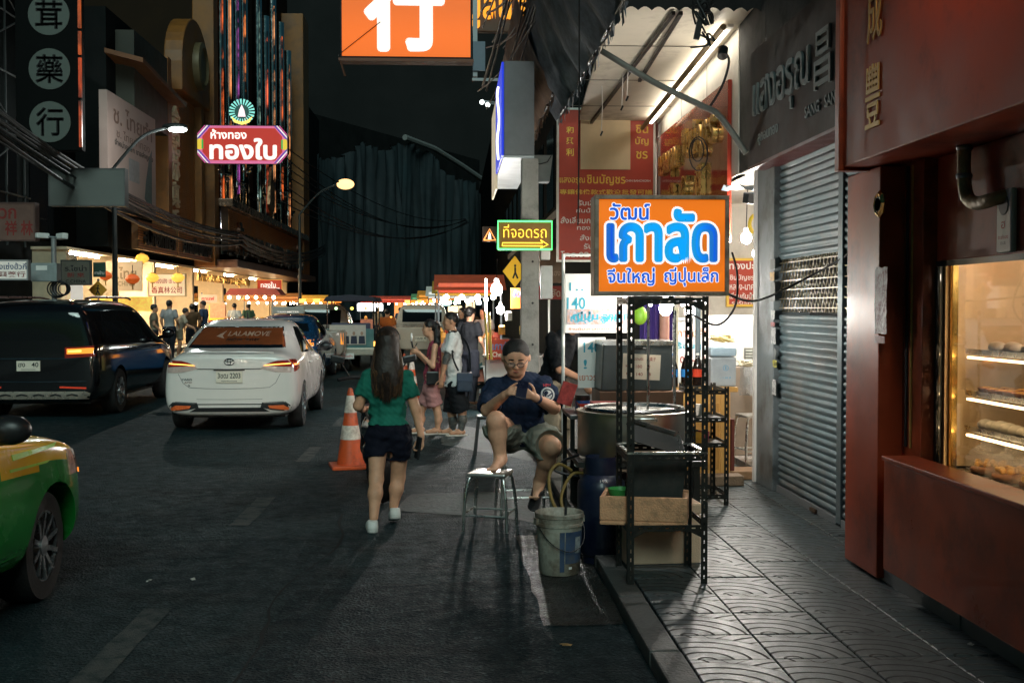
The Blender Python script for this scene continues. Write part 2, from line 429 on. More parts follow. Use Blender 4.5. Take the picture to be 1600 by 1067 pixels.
# litter on the ground
for i, (px, py, s, lab) in enumerate([(883, 1009, .05, 'tan scrap of card lying on the asphalt near the kerb'), (232, 908, .03, 'crumpled white paper bit on the dark road'),
                                     (300, 906, .035, 'second white paper bit on the dark road'), (1515, 1008, .03, 'small white scrap on the paving below the bakery')]):
    p = at(px, py, z=.004 if px < 1000 else .083)
    b = MB()
    for k in range(3): b.obox((RND.uniform(-s, s) * .4, RND.uniform(-s, s) * .3, .004 + .003 * k), (s * .8, s * .4, .002), (RND.uniform(-.2, .2), RND.uniform(-.2, .2), RND.uniform(0, 3)))
    o = b.build('litter', M('litter_tan', (.5, .3, .12), .7) if i == 0 else M('litter_white', (.6, .6, .55), .8))
    o.location = p; tag(o, lab, 'litter')

# ================================================================== bakery shopfront (right, near)
RED = M('red_lacquer', (.31, .054, .018), .36, var=.3, vs=2.5, rvar=.1, spec=.35, bump=.015, bs=30, dirt=(.12, .026, .012), ds=2.2, dt=.57)
REDD = M('red_lacquer_dull', (.32, .050, .017), .42, spec=.3, var=.18, vs=2, rvar=.1, bump=.02, bs=25, dirt=(.05, .015, .012), ds=1.2, dt=.58)
GOLD = M('gold_leaf', (.50, .33, .10), .42, .5, var=.2, vs=12)
GOLDB = M('gold_bright', (.75, .48, .13), .22, .9, var=.15)
XB = 2.35
bk = thing('bakery_shopfront', 'red lacquered bakery front with gold characters and lit display window', 'shopfront', (0, 0, 0))
MB().box((XB, -3, .22), (2.52, 6.16, .815)).build('base_panel', RED, bk, bevel=.006)
MB().box((XB - .012, -3, .816), (2.53, 6.17, .84)).build('ledge', RED, bk, bevel=.005)
MB().box((2.47, -3, .06), (2.8, 6.45, .219)).build('plinth', M('plinth_tile', (.12, .13, .13), .4, var=.25, bump=.1), bk)
for i in range(8): MB().box((2.462, -2.6 + i * 1.15, .08), (2.469, -1.5 + i * 1.15, .2)).build('plinth_tile', M('plinth_slab', (.15, .155, .155), .45, var=.25), bk, bevel=.003)
MB().box((2.42, 6.44, .1), (2.62, 6.98, 2.45)).build('pillar', REDD, bk, bevel=.008)
MB().box((2.56, 6.172, .5), (2.66, 6.439, 2.46)).build('jamb', RED, bk, bevel=.005)
MB().box((2.55, 6.36, .864), (2.559, 6.385, 2.44)).build('jamb_strip', DARK, bk)
MB().box((2.55, 6.30, .864), (2.558, 6.315, 2.44)).build('jamb_strip', GOLD, bk)
# fascia
MB().box((2.26, -3, 2.46), (2.75, 6.62, 4.6)).build('fascia', REDD, bk, bevel=.01)
MB().box((2.235, 6.6, 2.44), (2.76, 6.68, 4.62)).build('fascia_edge', RED, bk, bevel=.008)
zt = lambda py, x: at(0, 0, y=1).z
for ch, px, py, hh in (('成', 1367, 20, .30), ('豐', 1364, 150, .34)):
    p = at(px, py, x=2.255)
    lt = thing('x', None, None)
    o = MB().text(ch, 0, 0, 0, .21, hh, .004, .006).build('lettering', GOLD, bk, fix=False)
    o.rotation_euler = (0, 0, RAD(-90)); o.location = p
    bpy.data.objects.remove(lt)
# wall above the display, with frame
MB().box((2.63, -3, 1.9), (2.70, 6.155, 2.458)).build('transom', REDD, bk, bevel=.004)
MB().box((2.625, -3, 1.87), (2.66, 6.155, 1.899)).build('window_frame', BLKP, bk)
MB().box((2.625, 6.13, .80), (2.66, 6.158, 1.868)).build('window_frame', BLKP, bk)
MB().box((2.531, -3, .745), (2.70, 6.129, .785)).build('window_frame', M('grey_sill', (.1, .1, .105), .3, .7), bk)
MB().box((2.64, -2.9, .787), (2.646, 6.128, 1.868)).build('window_pane', GLASS, bk)
MB().box((2.637, 4.28, .787), (2.65, 4.32, 1.868)).build('window_mullion', BLKP, bk)
# display interior
INT = M('display_wood', (.72, .52, .30), .45, var=.12, vs=4)
MB().box((3.25, -3, .74), (3.3, 6.15, 2.0)).build('display_back', INT, bk)
MB().box((2.661, 6.10, .79), (3.249, 6.15, 2.0)).build('display_end', INT, bk)
MB().box((2.701, -3, .74), (3.249, 6.099, .78)).build('display_floor', STEEL, bk)
MB().box((2.661, -3, 2.0), (3.3, 6.15, 2.04)).build('display_top', INT, bk)
MB().box((2.68, 6.05, .785), (2.71, 6.08, 1.99)).build('display_post', GOLDB, bk)
for z in (1.0, 1.19, 1.41):
    MB().box((2.75, -2.8, z), (3.2, 6.03, z + .012)).build('shelf', STEEL, bk)
    MB().box((2.742, -2.8, z - .008), (2.749, 6.03, z + .02)).build('shelf_lip', STEEL, bk)
WARM = EM('display_strip', (1, .70, .36), 30)
for z in (.982, 1.172, 1.392, 1.98):
    MB().box((2.715, -2.7, z - .012), (2.735, 5.95, z)).build('strip_light', WARM, bk)
BULB = EM('bulb_white', (1, .9, .74), 60)
for y in (5.35, 5.7, 4.6, 3.8):
    c = thing('display_bulb', None, None); bpy.data.objects.remove(c)
    MB().ball((2.95, y, 1.83), (.04, .04, .03), 14, 8).build('bulb', BULB, bk, smooth='all')
BUN = M('steamed_bun', (.80, .74, .62), .6, var=.08, vs=20, bump=.1)
PAS = M('egg_pastry', (.75, .42, .07), .45, var=.3, vs=30, bump=.5, bs=60)
BRD = M('brown_crust', (.30, .11, .03), .5, var=.3, vs=20, bump=.3)
BAG = M('cellophane', (.95, .95, .95), .08, var=0, alpha=.16, bump=1.0, bs=22)
cnt = 0
def food(name, label, y, x, z, kind):
    o = None
    if kind == 'bun':
        b = MB()
        b.lathe([(0, 0), (.036, 0), (.044, .012), (.042, .03), (.026, .045), (.008, .05), (0, .049)], n=14)
        o = b.build(name, BUN, smooth='all')
    elif kind == 'tart':
        b = MB(); b.mat(0).lathe([(0, 0), (.032, 0), (.043, .022), (.04, .024), (.035, .02), (0, .02)], n=14)
        b.mat(1).lathe([(.034, .0205), (.02, .028), (0, .03)], n=14)
        o = b.build(name, [BRD, PAS], smooth='all')
    o.location = (x, y, z); o.rotation_euler = (0, 0, RND.uniform(0, 6)); o.scale = [RND.uniform(.92, 1.1)] * 3
    return tag(o, label, 'bun' if kind == 'bun' else 'pastry', {'bun': 'steamed buns in the bakery display', 'tart': 'egg pastries in the bakery display'}[kind])
for i in range(9):
    food('steamed_bun', 'white steamed bun on the top display shelf of the bakery', 5.3 + .085 * i, 2.82 + .03 * (i % 2), 1.423, 'bun') if i < 8 else None
for i in range(14):
    food('steamed_bun', 'white steamed bun in the row on the lowest display shelf', 5.25 + .085 * (i % 9), 2.81 + .09 * (i // 9), 1.013, 'bun')
for i in range(18):
    food('egg_pastry', 'yellow topped pastry in rows on the middle display shelf', 5.2 + .09 * (i % 9), 2.81 + .1 * (i // 9), 1.203, 'tart')
for i, (y, x) in enumerate([(5.86, 2.80), (5.60, 2.79), (5.34, 2.80), (5.08, 2.79)]):
    t = thing('bagged_bread', ['cellophane bag of yellow topped bread by the window corner', 'second bag of yellow topped bread along the bakery window', 'third bag of yellow topped bread along the bakery window', 'bag of bread at the photo edge of the bakery window'][i], 'bread', (x, y, .782), RND.uniform(-.3, .3), 'bagged breads in the window')
    MB().lathe([(0, 0), (.085, 0), (.095, .02), (.09, .035), (0, .036)], n=18).build('crust', BRD, t, smooth='all')
    b = MB()
    for k in range(26):
        a = RND.uniform(0, 6.28); r = RND.uniform(0, .08); b.ball((r * math.cos(a), r * math.sin(a), .042 + RND.uniform(0, .018)), RND.uniform(.012, .02), 7, 5)
    b.build('topping', PAS, t, smooth='all')
    b = MB(); n = 20; prof = [(.112, 0), (.12, .04), (.112, .09), (.085, .13), (.03, .155), (.05, .19)]
    for k, (r, h) in enumerate(prof):
        for j in range(n): b.v.append(((r + RND.uniform(-.009, .009)) * math.cos(6.283 * j / n), (r + RND.uniform(-.009, .009)) * math.sin(6.283 * j / n), h + RND.uniform(-.008, .008) * (k > 0)))
    for k in range(len(prof) - 1):
        for j in range(n): b.f.append((k * n + j, k * n + (j + 1) % n, (k + 1) * n + (j + 1) % n, (k + 1) * n + j)); b.m.append(0)
    b.build('bag', BAG, t, smooth=False, fix=False)
# wall boxes and duct above the display
p = at(1572, 345, x=2.61)
t = thing('wall_dispenser', 'white wall unit with small logo above the bakery window', 'wall unit', (2.628, p.y, p.z - .15), RAD(-90))
MB().box((-.075, -.03, 0), (.075, 0, .30)).build('casing', M('cream_casing', (.5, .49, .44), .35, var=.1), t, bevel=.012)
MB().lathe([(.0, 0), (.045, 0), (.05, .004), (0, .004)], c=(0, -.034, .225), n=20, axis='Y').build('opening', M('casing_hollow', (.08, .075, .06), .5), t)
for a_ in (('ฮ', 0, .13, -.032, .04, .035, .01), ('ฮะเซ่งเฮง', 0, .075, -.032, .10, .022, .01)): MB().text(*a_).build('lettering', M('red_print', (.35, .03, .02), .5), t, fix=False)
MB().text('記公昌', 0, .045, -.032, .05, .016, .005).build('lettering', M('grey_print', (.08, .08, .08), .5), t, fix=False)
p = at(1520, 290, x=2.55)
t = thing('pipe_elbow', 'grimy bent air duct above the bakery window', 'duct', (2.56, p.y, p.z), 0)
MB().tube(spline([(0, .12, .22), (0, .12, .06), (0, .08, -.05), (0, -.04, -.09), (.02, -.2, -.08), (.12, -.24, -.06)], 5), .034, 14).build('duct', M('duct_foil', (.26, .20, .10), .5, .3, var=.4, bump=.6, bs=25), t, smooth=True)
for k in (.16, .02): MB().lathe([(.037, -.012), (.041, 0), (.037, .012)], c=(0, .12, k + .04), n=16).build('clamp', GREYM, t)
t = thing('assumed_sign_lamp', 'assumed hooded lamp added out of view to light the red bakery fascia', 'lamp', (2.26, 4.9, 3.75), RAD(-90))  # assumed lamp, added out of view to give the fascia its red glow
MB().tube(spline([(0, 0, 0), (0, -.12, .08), (0, -.26, .02)], 4), .015, 8).build('arm', BLACKM, t, smooth=True); MB().lathe([(.02, .06), (.09, -.03), (.085, -.03), (.015, .05)], n=20, c=(0, -.27, -.03), closed=True).build('hood', BLACKM, t, smooth=True); MB().ball((0, -.27, -.05), .035, 12, 8).build('bulb', EM('assumed_fascia_bulb', (1, .45, .2), 420), t, smooth='all')
# octagonal mirror charm on pillar
p = at(1376, 319, x=2.41)
t = thing('bagua_plaque', 'gold octagonal mirror plaque on the red pillar', 'plaque', (2.412, p.y, p.z), RAD(-90))
MB().lathe([(0, 0), (.074, 0), (.078, -.01), (.06, -.022), (.05, -.016), (0, -.016)], n=8, axis='Y').build('rim', GOLDB, t)
MB().lathe([(0, -.02), (.02, -.02), (.022, -.017), (0, -.017)], n=20, axis='Y').build('mirror', CHROME, t)
MB().lathe([(.040, -.0205), (.044, -.0225), (.047, -.0205)], n=8, axis='Y').build('ring', M('plaque_dark', (.1, .05, .01), .4), t)
# torn poster
p = at(1376, 470, x=2.415)
b = MB(); pts = ragged([(-.09, -.19), (.085, -.19), (.09, .19), (-.09, .185)], .008, .03)
b.prism(pts, -.003, 0)
t = thing('torn_poster', 'torn pale paper notice stuck on the red pillar', 'poster', (2.418, p.y, p.z), RAD(-90))
b.build('sheet', M('torn_paper', (.55, .50, .48), .6, var=.3, vs=14, bump=.6, bs=20, dirt=(.22, .1, .1), ds=16, dt=.5), t)
MB().prism([(-.09, -.24), (.06, -.24), (.062, -.2), (-.09, -.196)], -.002, 0).build('scrap', M('torn_paper2', (.3, .13, .12), .6, var=.4, vs=20), t)

# ================================================================== shuttered shop
XS = 2.78
SLAT = M('galvanised', (.095, .14, .155), .5, .35, var=.16, vs=3, rvar=.1, bump=.05, bs=30, dirt=(.16, .17, .17), ds=2, dt=.55)
sh = thing('shuttered_shop', 'closed shop with corrugated steel shutter and dark sign board above', 'shopfront', (0, 0, 0))
def shutter(y0, y1, z0, z1, parent):
    prof = []; z = z0; P = .058
    while z < z1 - .01:
        for dz, dx in ((0, .0), (.012, .004), (.02, .014), (.034, .018), (.046, .014), (.054, .004)):
            prof.append((XS - dx, z + dz))
        z += P
    b = MB(); n = len(prof)
    b.v = [(x, y, q) for y in (y0, y1) for x, q in prof]
    for i in range(n - 1): b.f.append((i, i + 1, n + i + 1, n + i)); b.m.append(0)
    o = b.build('shutter_slats', SLAT, parent, smooth=True); return o
shutter(8.13, 9.66, .14, 1.60, sh); shutter(6.7, 8.03, .14, 1.56, sh)
shutter(8.13, 9.66, 2.05, 3.0, sh); shutter(6.7, 8.03, 2.05, 3.0, sh)
MB().box((XS - .03, 8.03, .1), (XS + .02, 8.13, 3.0)).build('guide_rail', SLAT, sh, bevel=.006)
MB().box((XS - .028, 8.131, .08), (XS - .005, 9.66, .14)).build('bottom_bar', GREYM, sh, bevel=.005)
MB().box((XS - .028, 6.7, .08), (XS - .005, 8.029, .14)).build('bottom_bar', GREYM, sh, bevel=.005)
MB().box((XS - .05, 8.55, .09), (XS - .029, 8.68, .12)).build('padlock', M('rust', (.08, .05, .03), .6, .5), sh, bevel=.005)
MB().box((XS + .25, 6.6, .06), (XS + .3, 9.7, 3.1)).build('interior_panel', DARK, sh)
# scissor lattice
LAT = M('lattice_brass', (.20, .18, .12), .35, .8, var=.2)
for (a, b_) in ((8.14, 9.65), (6.9, 8.02)):
    b = MB(); z0, z1 = 1.61, 2.05; n = int((b_ - a) / .085); H = z1 - z0; w = .085
    k = a - H
    i = 0
    for i in range(-8, n + 1):
        for sgn in (1, -1):
            # rods climbing .17 per half width, clipped to the opening
            p0 = a + i * w; p1 = p0 + 3.1 * w
            q0, q1 = (p0, p1) if sgn > 0 else (p1, p0)
            t0 = 0; t1 = 1
            dy = q1 - q0
            ta = (a - q0) / dy; tb = (b_ - q0) / dy
            lo, hi = min(ta, tb), max(ta, tb); t0 = max(0, lo); t1 = min(1, hi)
            if t1 - t0 < .03: continue
            b.bar((XS + .002 + .006 * sgn, q0 + dy * t0, z0 + H * t0), (XS + .002 + .006 * sgn, q0 + dy * t1, z0 + H * t1), .007)
    b.build('lattice', LAT, sh)
    for q in range(6):
        zz = z0 + .035 + q * .075
        MB().bar((XS - .012, a, zz), (XS - .012, b_, zz), .009).build('lattice_bar', LAT, sh)
# sign board with raised letters
MAR = M('maroon_board', (.022, .010, .009), .6, var=.25, vs=2, dirt=(.02, .02, .02))
MB().box((2.58, 6.7, 2.86), (2.76, 9.95, 3.85)).build('fascia', MAR, sh, bevel=.006)
MB().box((2.57, 6.7, 2.84), (2.765, 9.96, 2.865)).build('fascia_trim', M('maroon_trim', (.1, .03, .03), .35), sh)
MB().box((2.765, 6.7, 2.86), (3.1, 9.95, 3.0)).build('soffit', M('soffit_dirty', (.16, .15, .10), .7, var=.3, dirt=(.05, .05, .04)), sh)
LET = M('letter_grey', (.16, .19, .19), .5, .1, var=.15)
def wall_text(parent, s, px0, py0, px1, py1, x, m, bold=.01, ext=.03, hh=None):
    """text on a wall facing the road, between two photo points along its baseline"""
    a = at(px0, py0, x=x); b = at(px1, py1, x=x)
    o = MB().text(s, 0, 0, 0, abs(a.y - b.y), hh, bold, ext).build('lettering', m, parent, fix=False)
    o.rotation_euler = (0, 0, RAD(-90)); o.location = (x - .001, (a.y + b.y) / 2, (a.z + b.z) / 2 + (hh or 0) / 2)
    return o
wall_text(sh, 'แสงอรุณ', 1178, 212, 1266, 146, 2.58, LET, .004, .018, .40)
wall_text(sh, '昌', 1275, 145, 1301, 125, 2.58, LET, 0, .018, .40)
wall_text(sh, '盛', 1312, 128, 1335, 110, 2.58, LET, 0, .018, .40)
wall_text(sh, 'SANG', 1260, 188, 1283, 172, 2.58, LET, .015, .015, .085)
wall_text(sh, 'SANG', 1291, 171, 1316, 154, 2.58, LET, .015, .015, .085)
wall_text(sh, 'ลูกอมทอง', 1185, 229, 1216, 212, 2.58, LET, .01, .005, .10)
# grey column with stickers
COLM = M('column_paint', (.16, .19, .20), .5, .2, var=.25, vs=4, dirt=(.07, .08, .08), ds=3)
MB().box((2.72, 9.67, .08), (3.1, 10.2, 3.0)).build('column', COLM, sh, bevel=.008)
MB().box((2.70, 10.2, .08), (2.80, 10.26, 2.9)).build('column_edge', WHITE, sh)
stk = [(1208, 413, .13, .09, (.09, .1, .1)), (1207, 432, .13, .07, (.5, .28, .05)), (1208, 456, .13, .16, (.12, .13, .13)), (1208, 492, .11, .08, (.45, .47, .46)), (1208, 507, .13, .04, (.3, .03, .03)),
       (1209, 525, .12, .14, (.38, .39, .38)), (1211, 553, .07, .09, (.1, .12, .12)), (1211, 568, .12, .06, (.5, .45, .05)), (1210, 605, .11, .13, (.55, .56, .55))]
for i, (px, py, w, h, c) in enumerate(stk):
    p = at(px, py, x=2.72); b = MB().prism(ragged([(-w / 2, -h / 2), (w / 2, -h / 2), (w / 2, h / 2), (-w / 2, h / 2)], .004, .05), -.002, 0)
    o = b.build('sticker', M('sticker%d' % i, c, .55, var=.5, vs=30, dirt=(.08, .09, .09), ds=22, dt=.5), sh); o.rotation_euler = (0, RAD(25 if i == 6 else 0), RAD(-90)); o.location = (2.718, p.y, p.z)
o = MB().text('120W', 0, 0, 0, .085, .03, .01).build('lettering', DARK, sh, fix=False); p = at(1211, 568, x=2.714); o.location = p; o.rotation_euler = (0, RAD(10), RAD(-90))
# building mass above the shops on this side (upper storeys)
UP = M('upper_wall', (.06, .06, .058), .8, var=.3, vs=1.5, bump=.2, dirt=(.02, .02, .02))
nb = thing('shophouse', 'dark upper storeys above the shutter and bakery', 'building', (0, 0, 0))
MB().box((2.8, -8, 3.86), (9, 10.25, 12)).build('wall', UP, nb)
MB().box((3.12, -8, .06), (9, 10.24, 3.85)).build('back_wall', UP, nb)
# ================================================================== gold shop bay beyond the shutter
CREAM = M('cream_panel', (.62, .56, .45), .55, var=.12, vs=1.5, dirt=(.3, .26, .2), ds=1.5, dt=.62)
WALLW = M('white_wall', (.66, .62, .54), .6, var=.1, dirt=(.4, .36, .3), ds=1.2, dt=.62)
gs = thing('gold_shop', 'open gold shop bay with white upper wall and lit interior', 'shopfront', (0, 0, 0))
MB().box((2.79, 11.2, 2.95), (2.9, 16.2, 4.5)).build('upper_wall', WALLW, gs)
for k in (12.6, 14.0): MB().box((2.786, k, 3.9), (2.791, k + .012, 4.45)).build('panel_joint', M('joint', (.25, .22, .18), .7), gs)
MB().box((2.80, 10.27, 2.96), (3.3, 11.19, 6.5)).build('dark_pier', UP, gs)
MB().box((4.2, 10.3, .08), (4.3, 16, 3.0)).build('back_wall', WALLW, gs)
MB().box((2.80, 14.4, .08), (4.19, 14.5, 2.95)).build('end_wall', WALLW, gs)
MB().box((2.82, 10.3, .08), (4.19, 14.39, .15)).build('shop_floor', M('shop_floor', (.42, .38, .34), .3, var=.15, vs=3), gs)
MB().box((2.81, 10.27, 2.95), (4.2, 14.6, 2.955)).build('shop_ceiling', WALLW, gs)
MB().box((3.11, 10.26, .08), (4.2, 10.30, 2.94)).build('side_wall', WALLW, gs)
MB().box((2.5, 10.32, .08), (2.81, 10.62, .16)).build('step', M('step_wood', (.24, .14, .07), .55, var=.3), gs, bevel=.01)
RB = M('red_print_board', (.45, .05, .025), .45, var=.08); YT = M('yellow_print', (.85, .55, .08), .5, var=.05); WT = M('white_print', (.85, .82, .76), .5, var=.05)
GLT = M('gold_letter', (.80, .55, .18), .28, .75, var=.15, vs=10)
def pboard(name, lab, px0, py0, px1, py1, y, d, face, frame, texts, cat='sign', fw=.02, group=None):
    """board facing the camera end of the street; corners given as seen in the photo, at distance y"""
    a = at(px0, py1, y=y); b = at(px1, py0, y=y); w = b.x - a.x; h = b.z - a.z
    tt = [(s, (u - .5) * w, v * h, tw * w, th * h if th else None, m, *r) for s, u, v, tw, th, m, *r in texts]
    return sign(name, lab, cat, ((a.x + b.x) / 2, y, a.z), 0, w, h, d, face, frame, tt, fw, group)
pboard('price_poster', 'red poster with white Thai lettering inside gold shop', 1136, 405, 1181, 478, 14.36, .03, RB, YT,
       [('ทองปะ', .5, .86, .9, .16, WT, .02), ('ชินบัญชร', .5, .6, .85, .14, WT, .01), ('หลวง-นาค', .5, .4, .85, .12, WT, .01), ('เลี่ยมกันน้ำ', .5, .22, .85, .14, WT, .01), ('รอรับได้', .5, .07, .7, .1, WT, .01)])
pboard('small_poster', 'narrow red poster with gold border near grey column', 1182, 398, 1202, 455, 14.35, .03, RB, YT, [('หุ้ม', .5, .78, .7, .2, WT, .01), ('เงิน', .5, .5, .7, .18, WT, .01), ('มีดตัด', .5, .2, .8, .18, WT, .01)])
p = at(1185, 468, y=14.3); t = thing('wall_fan', 'round green wall fan in gold shop interior', 'fan', p)
MB().lathe([(.085, -.02), (.09, 0), (.085, .02), (.08, 0)], n=24, axis='Y', closed=True).build('guard', M('fan_green', (.2, .42, .35), .5), t)
for a in (0, 2.09, 4.19): MB().obox((.035 * math.cos(a), 0, .035 * math.sin(a)), (.07, .004, .035), (.3, -a, 0)).build('blade', M('fan_blade', (.35, .5, .45), .4), t)
MB().lathe([(0, -.02), (.018, -.015), (.018, .06), (0, .06)], n=12, axis='Y').build('hub', GREYM, t)
# ceiling of the awning, with tube lamp
aw = thing('lit_awning', 'white panelled awning ceiling over the gold shop front', 'awning', (0, 0, 0))
b = MB(); b.add([(1.46, 10.6, 4.42), (2.785, 10.6, 4.42), (2.785, 15.75, 4.14), (1.70, 15.75, 4.14), (1.46, 10.6, 4.46), (2.785, 10.6, 4.46), (2.785, 15.75, 4.18), (1.70, 15.75, 4.18)],
      [(3, 2, 1, 0), (4, 5, 6, 7), (0, 1, 5, 4), (1, 2, 6, 5), (2, 3, 7, 6), (3, 0, 4, 7)]); b.build('ceiling_panel', CREAM, aw)
for y in (11.9, 13.3, 14.6): MB().box((1.5, y, 4.41 - (y - 10.6) * .0545 + .003), (2.78, y + .015, 4.417 - (y - 10.6) * .0545)).build('ceiling_seam', M('seam', (.15, .13, .1), .7), aw)
for (x0, y0, x1, y1) in ((2.05, 10.7, 1.85, 15.6), (2.12, 10.7, 2.14, 13.2)):
    MB().bar((x0, y0, 4.38), (x1, y1, 4.38 - (y1 - y0) * .0545), .035).build('rafter', BLACKM, aw)
MB().box((1.3, 10.45, 4.50), (2.80, 10.6, 5.2)).build('front_beam', BLACKM, aw)
b = MB()
for k in range(7): b.tube([(1.3, 10.40, 4.56 + .05 * k), (2.8, 10.40, 4.56 + .05 * k)], .024, 8)
b.build('roller_housing', GREYM, aw, smooth=True)
pts = []
for k in range(61):
    x = 1.3 + 1.5 * k / 60; pts.append((x, 4.33 + .035 * abs(math.sin(k * math.pi / 5.0))))
MB().prism(pts + [(2.8, 4.52), (1.3, 4.52)], 10.42, 10.425).build('valance', M('valance_cloth', (.02, .02, .02), .9, bump=.4), aw)
MB().box((1.70, 15.76, 3.9), (2.785, 15.8, 4.2)).build('back_rail', M('rail_dusty', (.25, .22, .17), .6, var=.3), aw)
tb = thing('tube_lamp', 'long glowing fluorescent tube along the awning corner', 'lamp', (0, 0, 0))
TUBE = EM('tube_glow', (1, .93, .80), 16)
MB().tube([(2.62, 11.1, 4.30), (2.62, 15.2, 4.09)], .02, 10).build('tube', TUBE, tb, smooth=True)
MB().bar((2.66, 11.0, 4.345), (2.66, 15.3, 4.13), .06, .03).build('batten', WHITE, tb)
tp = thing('awning_pole', 'weathered pole along the lit awning corner', 'pole', (0, 0, 0)); MB().tube([(2.52, 10.7, 4.26), (2.52, 15.3, 4.03)], .03, 10).build('pole', M('bamboo', (.35, .25, .14), .6, var=.25), tp, smooth=True)
# hanging cords under the awning
for i, (px, p0, p1, yy, lab) in enumerate([(940, 125, 205, 13.6, 'thin white cord with plug hanging before cream panel'), (972, 65, 165, 13, 'white cord pair hanging below the awning rafters'), (980, 65, 150, 12.8, 'second white cord hanging below the awning rafters')]):
    a = at(px, p0, y=yy); c = at(px, p1, y=yy); t = thing('hanging_cord', lab, 'cord', a)
    q = c - a
    MB().tube([(0, 0, 0), (.01, 0, q.z * .5), (0, 0, q.z)], .006, 6).build('cord', WHITE, t)
    MB().obox((.0, 0, q.z - .03), (.02, .02, .06), (.2, .4, 0)).build('plug', BLKP, t)
# gold letter board on the wall
gb = thing('gold_letter_board', 'mirror red wall board with raised gold Thai and Chinese letters', 'sign', (2.785, 13.45, 2.3), RAD(-90))
MB().box((-2.0, -.04, 0), (2.0, 0, 1.62)).build('panel', M('mirror_red', (.33, .035, .02), .12, .2, var=.1, coat=.5), gb)
for s, x, z, w, h in (('แสงอรุณ', -1.0, 1.14, 1.2, .36), ('ชินบัญชร', .75, 1.22, 1.7, .48), ('和', -.75, .72, .34, .34), ('興', .05, .72, .34, .34), ('利', .85, .74, .36, .36), ('金行', .3, .28, .9, .3), ('ห้างทอง', -1.1, .3, .8, .24), ('26', 1.55, .34, .28, .2)):
    MB().text(s, x, z, -.045, w, h, .03, .05).build('lettering', GLT, gb, fix=False)
# red board facing us with blank cream panel
pboard('shop_board', 'tall red shop board with blank cream panel and gold lettering', 871, 172, 1022, 408, 15.5, .06, RB, M('alu_frame', (.6, .58, .53), .4, .5),
       [('和', .125, .86, .075, .045, YT, .02), ('興', .125, .79, .075, .045, YT, .02), ('利', .125, .715, .08, .05, YT, .02),
        ('ชิน', .87, .87, .13, .055, YT, .015), ('บัญ', .87, .79, .14, .06, YT, .015), ('ชร', .87, .70, .12, .05, YT, .015),
        ('แสงอรุณ', .15, .525, .26, .05, YT, .01), ('ชินบัญชร', .5, .535, .4, .075, YT, .015), ('CHIN BANCHORN', .83, .53, .26, .014, WT, .01), ('專鑲佛像款式歡迎批發可議', .5, .455, .96, .035, YT, .01),
        ('รับเลี่ยมทอง', .42, .385, .42, .04, WT, .01), ('กันน้ำ ทุกชนิด', .42, .33, .46, .04, WT, .01), ('สั่งเลี่ยมกลับ-ทอง', .32, .27, .58, .045, WT, .01), ('ทองรูปพรรณ', .42, .215, .44, .04, WT, .01), ('สั่งทำ-ซ่อม', .42, .155, .38, .04, WT, .01), ('รับซื้อทอง', .45, .1, .36, .04, WT, .01), ('โทร.02-225', .28, .045, .5, .04, WT, .01)], fw=.015)
a = at(907, 265, y=15.46); c = at(985, 175, y=15.46)
t = thing('cover_sheet', 'cream blank sheet covering part of the red board', 'panel', ((a.x + c.x) / 2, 15.455, a.z))
MB().box((-(c.x - a.x) / 2, -.004, 0), ((c.x - a.x) / 2, .004, c.z - a.z)).build('sheet', M('cream_sheet', (.72, .58, .36), .6, var=.1, vs=2), t, bevel=.002)
MB().box((-.3, -.02, c.z - a.z + .03), (.7, .02, c.z - a.z + .055)).build('rail', DARK, t)
for k, (u, m) in enumerate(((.42, BLKP), (.62, BLKP), (.78, WHITEP))): MB().box((u - .07, -.05, c.z - a.z + .03), (u + .07, .0, c.z - a.z + .14)).build('junction_box', m, t, bevel=.01)

# canvas awnings seen edge on
def canvas(name, lab, y0, y1, xl, zl, xu, zu, col, seed, fr=.13):
    r = random.Random(seed); t = thing(name, lab, 'awning', (0, 0, 0)); b = MB(); n = 40; m = 8
    for i in range(n + 1):
        y = y0 + (y1 - y0) * i / n
        for j in range(m + 1):
            u = j / m; sag = .06 * math.sin(math.pi * u) + .05 * math.sin(i * .9 + seed) * (1 - u) + r.uniform(-.012, .012)
            b.v.append((xl + (xu - xl) * u - sag, y, zl + (zu - zl) * u - sag * .6))
    for i in range(n):
        for j in range(m): a = i * (m + 1) + j; b.f.append((a, a + 1, a + m + 2, a + m + 1)); b.m.append(0)
    mt = M(name + '_cloth%d' % seed, col, .85, var=.4, vs=3, bump=.5, bs=12, dirt=tuple(k * .35 for k in col), ds=2)
    b.build('fabric', mt, t, smooth=True, fix=False)
    b = MB()
    for i in range(64):
        y = y0 + (y1 - y0) * (i + .5) / 64; w = (y1 - y0) / 64 * .46; L = fr * r.uniform(.5, 1.15); x = xl + r.uniform(-.02, .02)
        b.add([(x, y - w, zl + .03), (x, y + w, zl + .03), (x + r.uniform(-.02, .02), y + w * r.uniform(.4, 1), zl - L), (x + r.uniform(-.02, .02), y - w * r.uniform(.2, 1), zl - L * r.uniform(.7, 1))], [(0, 1, 2, 3)])
    b.build('torn_fringe', mt, t, fix=False)
    MB().tube([(xl, y0, zl + .03), (xl, y1, zl + .03)], .02, 8).build('rod', BLACKM, t)
    return t
canvas('canvas_awning', 'tattered blue grey canvas awning beside the lit ceiling', 9.3, 15.2, 1.40, 4.12, .88, 5.3, (.17, .20, .23), 3)
canvas('canvas_awning', 'brown fringed canvas awning further along the pavement', 14.2, 20.5, 1.24, 4.25, .78, 5.5, (.30, .19, .12), 5)
